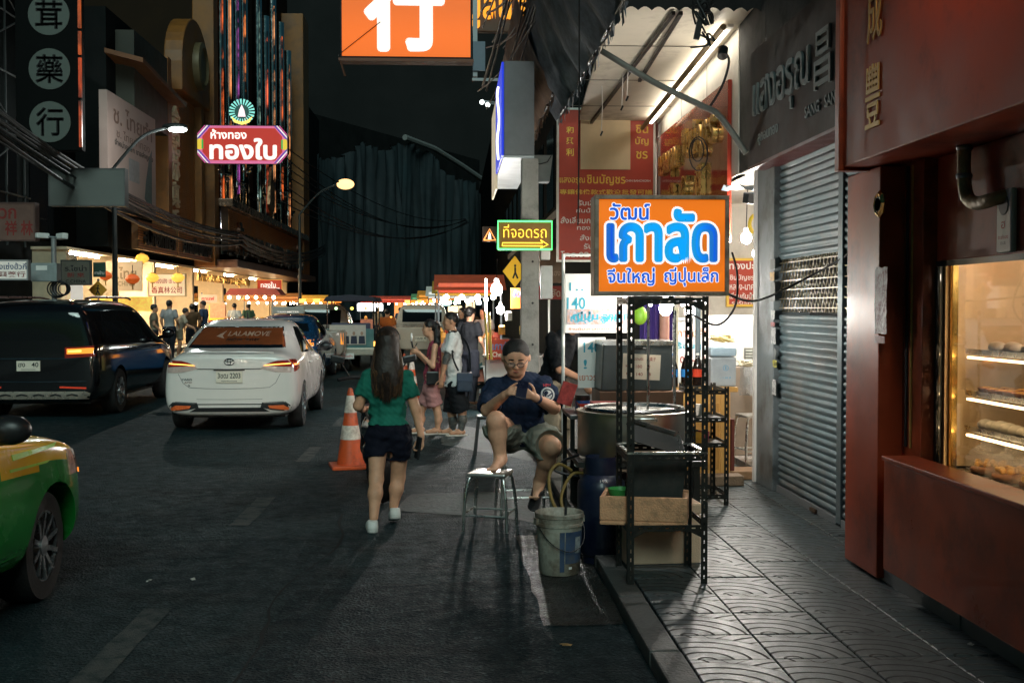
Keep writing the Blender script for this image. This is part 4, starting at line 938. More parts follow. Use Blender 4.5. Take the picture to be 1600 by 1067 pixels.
# yellow counter with bottles and dispenser
YW = M('yellow_pine', (.50, .27, .075), .45, var=.2, vs=3, coat=.15)
t = thing('pine_counter', 'yellow pine counter with moulded top beside the gold shop', 'counter', (2.22, 10.55, ZP))
MB().box((-.32, -.25, .80), (.36, .25, .845)).build('top', YW, t, bevel=.008); MB().box((-.27, -.22, .06), (.24, .2, .799)).build('cabinet', YW, t, bevel=.005)
MB().box((.20, -.245, .0), (.29, -.16, .798)).build('leg', YW, t, bevel=.008); MB().box((-.29, -.24, .0), (-.21, -.16, .798)).build('leg', YW, t, bevel=.008); MB().box((-.2, -.228, .1), (.19, -.221, .7)).build('panel', M('counter_inset', (.40, .2, .05), .5, var=.25), t, bevel=.004)
MB().box((.30, -.2, .0), (.34, .2, .55)).build('side_board', M('dark_red_wood', (.12, .03, .02), .5), t)
t = thing('plank', 'weathered plank step lying before the pine counter', 'plank', (2.25, 10.05, ZP)); MB().box((-.42, -.1, 0), (.3, .1, .09)).build('plank', M('weathered_plank', (.16, .11, .07), .75, var=.35, bump=.4), t, bevel=.01)
t = thing('drink_dispenser', 'grey insulated drink dispenser with blue lid on counter', 'dispenser', (2.46, 10.5, .928)); MB().box((-.12, -.13, 0), (.12, .13, .27)).build('tub', M('dispenser_grey', (.33, .36, .38), .4), t, bevel=.02); MB().box((-.125, -.135, .275), (.125, .135, .36)).build('lid', M('dispenser_lid', (.36, .47, .55), .4), t, bevel=.025)
MB().lathe([(.022, -.132), (.026, -.132), (.026, -.134), (.022, -.134)], n=20, axis='Y', closed=True, c=(.02, -.0, .17)).text('I', .02, .17, -.133, .008, .03, .01).text('- 1.00 ฿', .02, .08, -.133, .1, .02, .01).build('lettering', M('blue_ink', (.1, .3, .45), .5), t, fix=False)
COLA = M('cola', (.012, .006, .004), .1, var=0); LBL = M('cola_label', (.03, .20, .50), .4, var=.1)
for i, (px, py, lab) in enumerate([(1052, 604, 'dark cola bottle with blue label beside the machine'), (1073, 604, 'middle cola bottle with blue label on pine counter'), (1091, 604, 'cola bottle with red label next to the dispenser')]):
    p = at(px, py, y=10.35); t = thing('cola_bottle', lab, 'bottle', (p.x, 10.38, .928), 0, 'cola bottles on the counter')
    MB().lathe([(0, 0), (.045, .0), (.048, .02), (.046, .1), (.048, .17), (.035, .22), (.015, .27), (.014, .29)], n=18).build('body', COLA, t, smooth=True)
    MB().lathe([(.049, .09), (.049, .16)], n=18).build('label', LBL if i < 2 else REDP, t, smooth=True); MB().lathe([(.016, .285), (.016, .305), (0, .305)], n=12).build('cap', WHITEP if i else M('cap_blue', (.05, .2, .5), .4), t)
    if i < 2: MB().lathe([(0, -.0495), (.015, -.0495), (.015, -.0485), (0, -.0485)], n=14, axis='Y', c=(0, 0, .125)).build('label_print', M('label_red_white', (.7, .1, .1), .4), t)
# black slotted crate rack at right
t = angle_rack('small_rack', 'low black slotted rack with packets beside pine counter', (1.88, 9.0, ZP), 0, .30, .5, .94, (.05, .46, .66, .88), BLACKM)
for z in (.47, .67): MB().box((.005, .005, z), (.295, .495, z + .005)).build('shelf', BLACKM, t)
for i, c in enumerate([(.55, .25, .03), (.4, .05, .1), (.1, .2, .35), (.5, .45, .4), (.4, .1, .05)]):
    q = thing('snack_packet', ['orange packet on the low rack', 'magenta packet on the low rack', 'blue packet on the low rack', 'pale packet on the low rack', 'brick red packet on the low rack'][i], 'packet', (1.95 + .06 * (i % 2), 9.07 + .09 * i, ZP + (.477 if i < 3 else .677)), RAD(20 * i))
    MB().obox((0, 0, .05), (.09, .04, .1), (.1, .1, 0)).build('packet', M('packet%d' % i, c, .35, var=.3, vs=30), q, bevel=.008)
# stainless bar stool inside the gold shop opening + other stools
def stool(lab, loc, rz, h, s=.16, base=.19, seat_m=None, group=None):
    t = thing('steel_stool', lab, 'stool', loc, rz, group); sm = seat_m or M('stool_seat', (.48, .47, .44), .33, .9, var=.15, vs=12, rvar=.12, bump=.03)
    MB().box((-s, -s, h - .028), (s, s, h)).build('seat', sm, t, bevel=.012)
    for sx, sy in ((-1, -1), (1, -1), (1, 1), (-1, 1)):
        MB().tube(spline([(sx * s * .72, sy * s * .72, h - .029), (sx * s * .9, sy * s * .9, h - .05), (sx * (s * .5 + base * .5), sy * (s * .5 + base * .5), h * .5), (sx * base, sy * base, 0)], 4), .0125, 10).build('leg', STEEL, t, smooth=True)
    k = (s * .95 + base * 1.0) / 2 + (base - s) * .12
    for z, f in ((h * .27, 0), (h * .30, 1)):
        a = base - (base - s) * (z / h)
        for e in (-a, a): MB().tube([(e, -a, z), (e, a, z)] if f else [(-a, e, z), (a, e, z)], .008, 8).build('stretcher', STEEL, t)
    return t
STOOL1 = at(764, 828, z=0)
stool('low square steel stool under the bare foot', (.277, 8.56, .004), RAD(-16), .425, .145, .165)
stool('tall steel stool the man sits on', (.555, 9.12, .004), RAD(4), .60, .165, .20)
stool('steel stool inside the gold shop opening', (2.90, 10.95, .152), RAD(10), .47, .14, .15)
# price boards on a white frame
t = thing('price_stand', 'white tubular frame carrying handwritten price boards', 'frame', (0, 9.7, 0))
xa = at(880, 500, y=9.7).x; xb = at(985, 500, y=9.7).x
MB().tube([(xa, 0, .08), (xa, 0, 2.1)], .014, 8).tube([(xb, 0, .08), (xb, 0, 2.1)], .014, 8).tube([(xa, 0, 2.09), (xb, 0, 2.09)], .012, 8).build('tube', WHITE, t)
WB = M('price_white', (.80, .78, .74), .5, var=.04); TEAL = M('teal_ink', (.04, .35, .48), .5, var=.1); PINK = M('pink_ink', (.6, .2, .1), .5, var=.2)
pboard('price_board', 'white handwritten price board with 140 on frame', 883, 428, 990, 520, 9.66, .012, WB, None,
       [('1 . .', .16, .78, .2, .14, TEAL, .03), ('140', .16, .5, .27, .2, TEAL, .012), ('ญี่ปุ่น  ลูกเล็ก', .5, .24, .86, .17, TEAL, .02, 0, .008), ('ร้านนี้มีเกาลัดสดใหม่ทุกวัน', .5, .06, .9, .05, PINK, .01)])
pboard('colour_strip', 'patterned orange strip across the handwritten price board', 886, 483, 988, 507, 9.648, .003, M('pattern_strip', (.55, .32, .24), .5, var=.6, vs=30, dirt=(.5, .5, .6), ds=25, dt=.5), None, [('ญี่ปุ่น', .28, .5, .4, .7, TEAL, .03), ('ลูกเล็ก', .74, .5, .4, .7, TEAL, .03)])
pboard('price_board', 'lower white price board with blue 140 beside machine', 903, 527, 946, 606, 9.5, .012, WB, None, [('140', .5, .8, .6, .2, TEAL, .015), ('! !', .5, .47, .6, .18, TEAL, .01), ('เยาวราช', .5, .2, .9, .1, PINK, .008)])
pboard('added_backdrop', 'added white board that brightens the stall behind the roasting machine', 1046, 498, 1122, 604, 11.9, .02, WB, M('backdrop_frame', (.5, .5, .48), .5), [('เกาลัดคั่ว', .45, .8, .7, .14, PINK, .012), ('ร้อนๆ', .4, .6, .5, .12, TEAL, .015), ('100 - 140', .5, .4, .7, .1, RP, .012), ('บาท', .5, .22, .4, .1, PINK, .012)])  # white backdrop added to catch the bulb light and brighten the stall
# clutter behind the stall
p = at(1010, 488, y=10.8); t = thing('green_balloon', 'lime green bag hanging behind the rack', 'bag', p); MB().ball((-.06, 0, -.03), (.07, .06, .09), 14, 10).build('bag', M('lime', (.3, .6, .05), .4, bump=.3, bs=20), t, smooth='all')
p = at(1025, 510, y=11.2); t = thing('purple_curtain', 'purple cloth hanging at back of the stall', 'cloth', p)
b = MB(); n = 26
for i in range(n + 1):
    for z in (-.25, .25): b.v.append((-.16 + .32 * i / n, .03 * math.sin(i * 1.4), z))
for i in range(n): b.f.append((2 * i, 2 * i + 2, 2 * i + 3, 2 * i + 1)); b.m.append(0)
b.build('cloth', M('purple', (.10, .06, .3), .8), t, smooth=True, fix=False)
MB().box((-.2, -.02, .25), (.2, .02, .27)).build('rail', WHITE, t)
for i, (px0, px1, y, c, lab) in enumerate([(1030, 1046, 10.9, (.5, .25, .2), 'reddish upright roll behind the stall'), (1052, 1060, 10.7, (.6, .55, .4), 'pale upright tube behind the stall'), (1086, 1095, 10.6, (.16, .2, .22), 'grey upright post of the stall')]):
    a = at(px0, 560, y=y); c2 = at(px1, 480, y=y); t = thing('upright_roll', lab, 'roll', ((a.x + c2.x) / 2, y, .93)); MB().lathe([(0, 0), ((c2.x - a.x) / 2, 0), ((c2.x - a.x) / 2, .72), (0, .72)], n=14).build('roll', M('roll%d' % i, c, .5), t, smooth=True)
p = at(1060, 505, y=7.5); t = thing('stall_rod', 'thin steel rod standing in the roasting pot', 'rod', (1.33, 7.8, .9)); MB().tube([(0, 0, 0), (.0, 0, .78)], .009, 8).build('rod', STEEL, t); t = thing('stall_rod', 'second thin steel rod behind the rack right post', 'rod', (1.55, 8.0, .08)); MB().tube([(0, 0, 0), (.0, 0, 1.55)], .011, 8).build('rod', STEEL, t)
p = at(1155, 530, y=11.6); t = thing('white_cabinet', 'white display cabinet lit at the gold shop opening', 'cabinet', (p.x, 11.7, .15)); MB().box((-.36, -.2, 0), (.32, .2, .9)).build('base', M('cab_brown', (.30, .24, .19), .5), t, bevel=.01); MB().box((-.35, -.15, .91), (.28, -.13, 1.42)).build('panel', WB, t); MB().box((-.36, -.12, .905), (.3, .19, .96)).build('counter_top', WHITE, t)
for i in range(13): MB().box((.03, -.26, .72 + .028 * i), (.23, -.24, .735 + .028 * i)).build('louvre', M('louvre', (.5, .52, .48), .4), t)
MB().box((.02, -.239, .70), (.24, -.205, 1.09)).build('louvre_back', M('louvre_back', (.2, .2, .18), .5), t)
for i, lab in enumerate(['yellow noodle bundle in front of the white cabinet', 'second pale bundle before the white cabinet']):
    p = at(1128 + 40 * i, 528 + 40 * i, y=11.2); t = thing('bundle', lab, 'bundle', p); b = MB()
    for k in range(30): b.tube([(RND.uniform(-.12, .0), RND.uniform(-.04, .04), RND.uniform(-.02, .04)), (RND.uniform(0, .12), RND.uniform(-.04, .04), RND.uniform(-.04, .03))], .009, 5)
    b.build('strips', M('noodle%d' % i, (.75, .6, .25) if i == 0 else (.75, .68, .5), .6), t)
p = at(1180, 590, y=10.75); t = thing('plastic_bags', 'bunch of clear plastic bags hanging over grey wall', 'plastic bags', p); b = MB()
for k in range(14):
    x = RND.uniform(-.09, .09); y = RND.uniform(-.03, .03); L = RND.uniform(.15, .28); w = RND.uniform(.03, .06); b.add([(x - w, y, .1), (x + w, y + .01, .1), (x + w * RND.uniform(.3, 1.2), y + RND.uniform(-.04, .04), .1 - L), (x - w * RND.uniform(.3, 1.2), y + RND.uniform(-.04, .04), .1 - L)], [(0, 1, 2, 3)])
b.build('bag', M('film', (.9, .9, .9), .2, var=0, alpha=.28, bump=.8, bs=25), t, fix=False)

# ================================================================== second chestnut stall beyond the pole
t = thing('food_cart', 'white lit chestnut cart beyond the utility pole', 'cart', (.62, 18.5, .0))
MB().box((-.1, -.3, .3), (.9, .4, .85)).build('base', WHITE, t, bevel=.01); MB().box((-.15, -.35, .855), (.95, .45, .89)).build('counter', STEEL, t)
for x in (-.1, .9): MB().bar((x, -.3, .89), (x, -.3, 2.1), .03).build('post', WHITE, t)
for x in (.05, .75): MB().lathe([(0, .0), (.14, 0), (.14, .03), (0, .03)], n=18, axis='X', c=(x, 0, .15)).build('wheel', RUBBER, t)
ORS = M('orange_print', (.5, .13, .02), .45, var=.25, vs=8, emit=(1, .25, .03), es=.35)
pboard('cart_sign', 'orange lit sign panel on the far chestnut cart', 798, 450, 824, 482, 18.1, .03, ORS, None, [('ลัด', .35, .75, .4, .4, BLU, .02), ('ร้อนๆ', .75, .72, .45, .25, WHL, .02)])
pboard('cart_board', 'red front board with white writing on the far cart', 764, 530, 806, 562, 17.9, .03, RB, None, [('เกาลัด', .5, .68, .75, .4, M('blue_w', (.1, .2, .5), .5), .02), ('Chestnut', .5, .26, .75, .25, WT, .02)])
bulb('very bright white flood bulb on the far chestnut cart', 776, 452, 18.0, .085, 700, (1, .97, .92), .3)
bulb('second flood bulb just below on the far cart', 782, 484, 18.05, .06, 600, (1, .97, .92), .2)
for i, px in enumerate((762, 768)):
    a = at(px, 562, y=17.7); c = at(px - 4, 488, y=17.75); tag(MB().tube([a, c], .018, 8).build('bamboo_stick', M('bamboo_yellow', (.65, .48, .12), .5)), ['yellow bamboo stick leaning on the far cart', 'second yellow stick beside it on the far cart'][i], 'stick')
p = at(795, 500, y=18.0)
for i in range(6):
    q = thing('stall_jar', ['orange jar on the far cart shelf', 'amber jar behind glass on the far cart', 'white tub on the far cart shelf', 'teal card on the far cart front', 'yellow packet on the far cart', 'grey tin on the far cart'][i], 'jar', (p.x - .22 + .11 * i, 18.02, 1.0 + .22 * (i % 3)))
    MB().lathe([(0, 0), (.05, 0), (.055, .02), (.055, .13), (.03, .15), (0, .15)], n=14).build('jar', M('jar%d' % i, [(.6, .2, .02), (.5, .25, .05), (.7, .68, .6), (.1, .4, .45), (.7, .5, .1), (.3, .3, .3)][i], .35), q, smooth=True)
p = at(763, 600, y=12.9); t = thing('red_bucket', 'red drink cooler with white lid behind the seated man', 'cooler', (p.x, 12.9, .45)); MB().lathe([(0, 0), (.08, 0), (.10, .2), (.1, .24), (0, .24)], n=20).build('body', REDP, t, smooth=True); MB().lathe([(.104, .24), (.104, .28), (0, .285)], n=20).build('lid', WHITEP, t)
t = thing('plastic_stool', 'dark plastic stool below the drink cooler', 'stool', (p.x, 12.9, .004)); MB().box((-.13, -.13, .40), (.13, .13, .435)).build('seat', BLKP, t, bevel=.01)
for x in (-1, 1):
    for y in (-1, 1): MB().bar((x * .11, y * .11, .4), (x * .15, y * .15, 0), .03).build('leg', BLKP, t)
p = at(747, 605, z=0); t = thing('white_stool', 'white plastic stool under the seated far diner', 'stool', (p.x, p.y, .004)); MB().box((-.15, -.15, .42), (.15, .15, .45)).build('seat', WHITEP, t, bevel=.015)
for x in (-1, 1):
    for y in (-1, 1): MB().bar((x * .12, y * .12, .42), (x * .17, y * .17, 0), .04).build('leg', WHITEP, t)
WSTOOL = p
# traffic cones
CO = M('cone_orange', (.62, .09, .02), .45, var=.12, vs=8, dirt=(.3, .06, .03), ds=6); CW = M('cone_white', (.70, .62, .54), .5, var=.15, vs=14, dirt=(.35, .25, .2), ds=9)
def cone(lab, loc, h=.75, rz=0):
    t = thing('traffic_cone', lab, 'traffic cone', loc, rz, 'traffic cones along the stall edge'); s = h / .75
    MB().box((-.19 * s, -.19 * s, 0), (.19 * s, .19 * s, .035 * s)).build('base', CO, t, bevel=.01)
    R = lambda z: (.135 - .108 * z / .72) * s
    MB().lathe([(R(.035), .035 * s), (R(.72), .72 * s), (R(.72) * .6, .75 * s), (0, .75 * s)], n=28).build('body', CO, t, smooth=True)
    for a, b_ in ((.27, .40), (.52, .68)): MB().lathe([(R(a) + .003, a * s), (R(b_) + .003, b_ * s)], n=28).build('reflective_band', CW, t, smooth=True)
cone('dirty orange traffic cone with two pale bands beside walking woman', tuple(at(548, 730, z=0)), .82, .2)
cone('far small traffic cone behind the pink dressed woman', tuple(at(655, 575, z=0) if False else (-.75, 21.0, 0)), .75, .5)
cone('another far traffic cone near the first one', (-.95, 22.5, 0), .75, .1)
# ================================================================== people: one continuous surface each
class Field:
    """smooth union of tapered limbs and ellipsoids on a grid, meshed as one surface"""
    def __init__(s, lo, hi, h):
        s.lo = np.array(lo, float); s.h = h; s.n = np.ceil((np.array(hi) - s.lo) / h).astype(int) + 1
        s.v = np.full(s.n, .5, np.float32)
    def _sub(s, a, b):
        i0 = np.maximum(np.floor((a - s.lo) / s.h).astype(int), 0); i1 = np.minimum(np.ceil((b - s.lo) / s.h).astype(int) + 1, s.n)
        if (i1 <= i0).any(): return None, None
        ax = [s.lo[k] + s.h * np.arange(i0[k], i1[k]) for k in range(3)]
        return tuple(slice(i0[k], i1[k]) for k in range(3)), (ax[0][:, None, None], ax[1][None, :, None], ax[2][None, None, :])
    def _mix(s, sl, d, k, sub=False):
        o = s.v[sl]; d = d.astype(np.float32)
        if sub:
            d = -d; hh = np.maximum(k - np.abs(o - d), 0) / k; s.v[sl] = np.maximum(o, d) + hh * hh * k / 4
        else:
            hh = np.maximum(k - np.abs(o - d), 0) / k; s.v[sl] = np.minimum(o, d) - hh * hh * k / 4
    def limb(s, a, b, ra, rb, k=.02, sub=False):
        a = np.array(a, float); b = np.array(b, float); m = max(ra, rb) + k + 3 * s.h
        sl, g = s._sub(np.minimum(a, b) - m, np.maximum(a, b) + m)
        if sl is None: return s
        d = b - a; L = max(d @ d, 1e-9)
        t = np.clip(((g[0] - a[0]) * d[0] + (g[1] - a[1]) * d[1] + (g[2] - a[2]) * d[2]) / L, 0, 1)
        q = np.sqrt((g[0] - a[0] - t * d[0]) ** 2 + (g[1] - a[1] - t * d[1]) ** 2 + (g[2] - a[2] - t * d[2]) ** 2)
        s._mix(sl, q - (ra + (rb - ra) * t), k, sub); return s
    def egg(s, c, r, k=.03, R=None, sub=False):
        c = np.array(c, float); r = np.array(r, float); m = r.max() + k + 3 * s.h
        sl, g = s._sub(c - m, c + m)
        if sl is None: return s
        x, y, z = g[0] - c[0], g[1] - c[1], g[2] - c[2]
        if R is not None:
            Q = np.array(R).T; x, y, z = Q[0, 0] * x + Q[0, 1] * y + Q[0, 2] * z, Q[1, 0] * x + Q[1, 1] * y + Q[1, 2] * z, Q[2, 0] * x + Q[2, 1] * y + Q[2, 2] * z
        k0 = np.sqrt((x / r[0]) ** 2 + (y / r[1]) ** 2 + (z / r[2]) ** 2); k1 = np.sqrt((x / r[0] ** 2) ** 2 + (y / r[1] ** 2) ** 2 + (z / r[2] ** 2) ** 2)
        s._mix(sl, k0 * (k0 - 1) / np.maximum(k1, 1e-6), k, sub); return s
    def cut(s, p, n):
        """remove everything on the side the normal points to"""
        p = np.array(p, float); n = np.array(n, float); n = n / np.linalg.norm(n)
        ax = [s.lo[k] + s.h * np.arange(s.n[k]) for k in range(3)]
        d = (ax[0][:, None, None] - p[0]) * n[0] + (ax[1][None, :, None] - p[1]) * n[1] + (ax[2][None, None, :] - p[2]) * n[2]
        s.v = np.maximum(s.v, d.astype(np.float32)); return s
    def noise(s, amp, f, seed=0):
        ax = [s.lo[k] + s.h * np.arange(s.n[k]) for k in range(3)]; r = np.random.RandomState(seed)
        for q in range(5):
            a = r.normal(size=3) * f; ph = r.uniform(0, 6.28)
            s.v += (amp / 2.2 * np.sin(ax[0][:, None, None] * a[0] + ax[1][None, :, None] * a[1] + ax[2][None, None, :] * a[2] + ph)).astype(np.float32)
        return s
    def mesh(s, name, mat, parent=None, smooth=2):
        v = s.v; v[0], v[-1] = 1, 1; v[:, 0], v[:, -1] = 1, 1; v[:, :, 0], v[:, :, -1] = 1, 1
        ins = v < 0; nx, ny, nz = v.shape
        cnt = sum(ins[a:nx - 1 + a, b:ny - 1 + b, c:nz - 1 + c].astype(np.int8) for a in (0, 1) for b in (0, 1) for c in (0, 1))
        mix = (cnt > 0) & (cnt < 8); idx = np.argwhere(mix); N = len(idx)
        if N == 0: return None
        ids = -np.ones(mix.shape, np.int64); ids[mix] = np.arange(N)
        acc = np.zeros((N, 3)); w = np.zeros(N)
        co = [(a, b, c) for a in (0, 1) for b in (0, 1) for c in (0, 1)]
        for i, A in enumerate(co):
            for B in co[i + 1:]:
                if sum(abs(A[k] - B[k]) for k in range(3)) != 1: continue
                va = v[idx[:, 0] + A[0], idx[:, 1] + A[1], idx[:, 2] + A[2]]; vb = v[idx[:, 0] + B[0], idx[:, 1] + B[1], idx[:, 2] + B[2]]
                cr = (va < 0) != (vb < 0); t = np.where(cr, va / np.where(cr, va - vb, 1), 0)
                acc[cr] += (np.array(A) + t[cr, None] * (np.array(B) - np.array(A))); w[cr] += 1
        P = s.lo + s.h * (idx + acc / w[:, None])
        F = []
        for ax in range(3):
            u, q = [(1, 2), (2, 0), (0, 1)][ax]
            sl0 = [slice(1, -1)] * 3; sl0[ax] = slice(0, -1); sl1 = list(sl0); sl1[ax] = slice(1, None)
            A = ins[tuple(sl0)]; B = ins[tuple(sl1)]; e = np.argwhere(A != B); fl = A[tuple(e.T)]
            e = e + 1; e[:, ax] -= 1
            def cell(du, dq):
                c = e.copy(); c[:, u] -= du; c[:, q] -= dq; return ids[tuple(c.T)]
            quad = np.stack([cell(1, 1), cell(0, 1), cell(0, 0), cell(1, 0)], 1)
            quad[~fl] = quad[~fl][:, ::-1]; F.append(quad)
        F = np.concatenate(F); F = F[(F >= 0).all(1)]
        for _ in range(smooth):
            S = np.zeros_like(P); c = np.zeros(N)
            for k in range(4):
                np.add.at(S, F[:, k], P[F[:, (k + 1) % 4]] + P[F[:, (k - 1) % 4]]); np.add.at(c, F[:, k], 2)
            P = P * .45 + .55 * S / np.maximum(c, 1)[:, None]
        me = bpy.data.meshes.new(name); me.from_pydata(P.tolist(), [], F.tolist()); me.materials.append(mat)
        me.polygons.foreach_set('use_smooth', [True] * len(me.polygons))
        return link(name, me, parent)

def frame_of(fwd):
    f = Vector((fwd[0], fwd[1], 0)).normalized(); r = Vector((f.y, -f.x, 0)); return f, r   # forward, the person's right
def rotm(f, r, up=Vector((0, 0, 1))): return [[r.x, f.x, up.x], [r.y, f.y, up.y], [r.z, f.z, up.z]]
def V(*a): return Vector(a)
def skin(name, c, tattoo=False):
    m = M(name, c, .5, var=.12, vs=18, bump=.06, bs=90, spec=.4)
    return m
SKIN = skin('skin_tan', (.62, .315, .19)); SKIN2 = skin('skin_light', (.66, .35, .22)); SKIN3 = skin('skin_mid', (.52, .265, .16))
HAIR = M('black_hair', (.012, .010, .009), .38, var=.3, vs=30, bump=.5, bs=60)
def cloth(name, c, var=.14, fold=.5): return M(name, c, .85, var=var, vs=6, bump=fold, bs=9, spec=.2)

def hand(F, w, d, side, up, curl=.5, s=1.0, k=.006, spread=1.0):
    """palm and five bent fingers; w wrist, d along the hand, side towards the thumb, up = back of the hand"""
    w = Vector(w); d = Vector(d).normalized(); side = Vector(side); side = (side - d * side.dot(d)).normalized(); up = Vector(up); up = (up - d * up.dot(d) - side * up.dot(side)).normalized()
    F.limb(w - d * .01, w + d * .07 * s + side * .012 * s, .024 * s, .021 * s, .012); F.limb(w + d * .01, w + d * .07 * s - side * .02 * s, .022 * s, .018 * s, .012)
    for i, (o, L) in enumerate(((.028, .068), (.009, .076), (-.010, .070), (-.028, .055))):
        p = w + d * (.078 * s) + side * o * s; a = curl * .6; dd = d + side * (.10 * (1.3 - i) * spread)
        for j, f in enumerate((.46, .32, .26)):
            q = p + (dd.normalized() * math.cos(a) - up * math.sin(a)) * L * f * s; F.limb(p, q, (.0098 - .0011 * j) * s, (.009 - .0011 * j) * s, k); p = q; a += curl * .75
    p = w + d * .02 * s + side * .026 * s; a = .75
    for j, (f, r) in enumerate(((.045, .0125), (.034, .0105), (.026, .0092))):
        q = p + (side * math.sin(a) + d * math.cos(a) - up * .35 * curl).normalized() * f * s; F.limb(p, q, r * s, (r - .001) * s, k); p = q; a -= .28

def head(F, c, f, r, up, s=1.0, k=.012, ears=True, jaw=1.0):
    c = Vector(c); R = rotm(f, r, up); hw = 1 + (jaw - 1) * .6; r = r * hw
    F.egg(c + up * .03 * s, (.074 * s * hw, .092 * s, .09 * s), k, R)                      # cranium
    F.egg(c + f * .02 * s - up * .035 * s, (.063 * s * jaw, .07 * s, .082 * s), .03, R)         # face
    F.egg(c + f * .055 * s - up * .088 * s, (.034 * s * jaw, .03 * s, .028 * s), .03, R)         # chin
    for e in (-1, 1):
        F.egg(c + f * .062 * s + r * e * .036 * s - up * .028 * s, (.024 * s, .024 * s, .022 * s), .02, R)   # cheeks
        F.egg(c + f * .092 * s + r * e * .031 * s + up * .006 * s, (.019 * s, .016 * s, .012 * s), .012, R, sub=True)
        F.egg(c + f * .078 * s + r * e * .031 * s + up * .004 * s, (.014 * s, .012 * s, .012 * s), .004, R)   # eyelids
        if ears: F.egg(c + r * e * .078 * s - up * .008 * s - f * .006 * s, (.010 * s, .022 * s, .032 * s), .008, R)
    F.limb(c + f * .088 * s + up * .012 * s, c + f * .106 * s - up * .028 * s, .009 * s, .0125 * s, .012)   # nose
    for e in (-1, 1): F.egg(c + f * .096 * s + r * e * .010 * s - up * .031 * s, (.009 * s, .01 * s, .008 * s), .006, R)
    F.egg(c + f * .088 * s - up * .057 * s, (.023 * s, .012 * s, .0065 * s), .005, R); F.egg(c + f * .087 * s - up * .068 * s, (.02 * s, .012 * s, .007 * s), .005, R)

def facebits(t, c, f, r, up, s=1.0, brow=True):
    c = Vector(c)
    def put(nm, pts, rad, m): MB().tube([c + f * (a * s) + r * (b * s) + up * (d * s) for a, b, d in pts], rad, 6).build(nm, m, t, smooth=True)
    for e in (-1, 1):
        if brow: put('eyebrow', [(.0905, e * .014, .026), (.092, e * .03, .031), (.083, e * .05, .026)], .0035 * s, HAIR)
        put('eyelash', [(.0915, e * .018, .0), (.0925, e * .031, -.003), (.086, e * .045, .0)], .0022 * s, HAIR)
    put('lip', [(.0975, -.018, -.0625), (.1005, -.008, -.060), (.1005, .008, -.060), (.0975, .018, -.0625)], .0035 * s, M('lip', (.30, .10, .085), .45))

def shoe(t, name, heel, toe, m, sole, w=.042, h=.075, up=V(0, 0, 1), low=True):
    heel = Vector(heel); toe = Vector(toe); d = (toe - heel).normalized(); sd = d.cross(up).normalized(); L = (toe - heel).length; u2 = sd.cross(d).normalized()
    lo = [min(heel[k], toe[k]) - .1 for k in range(3)]; hi = [max(heel[k], toe[k]) + .15 for k in range(3)]
    F = Field(lo, hi, .006); b = u2 * .036
    F.limb(heel + d * .03 + b, heel + d * L * .6 + b, .038, .040, .02); F.limb(heel + d * L * .5 + b * .9, toe - d * .035 + b * .8, .042, .033, .02); F.limb(heel + d * .03 + b, heel + d * .04 + u2 * h, .036, .036, .02); F.limb(heel + d * .05 + u2 * h * .95, heel + d * L * .55 + b * 1.2, .034, .03, .02)
    F.cut(heel + u2 * .008, -u2); F.cut(heel + d * .03 + u2 * (h + .012), (u2 - d * .1))
    o = F.mesh(name, m, t)
    G = Field(lo, hi, .006); G.limb(heel + d * .03 + b * .4, toe - d * .04 + b * .4, .041, .042, .02); G.cut(heel + u2 * .024, u2); G.cut(heel, -u2); G.mesh('sole', sole, o)

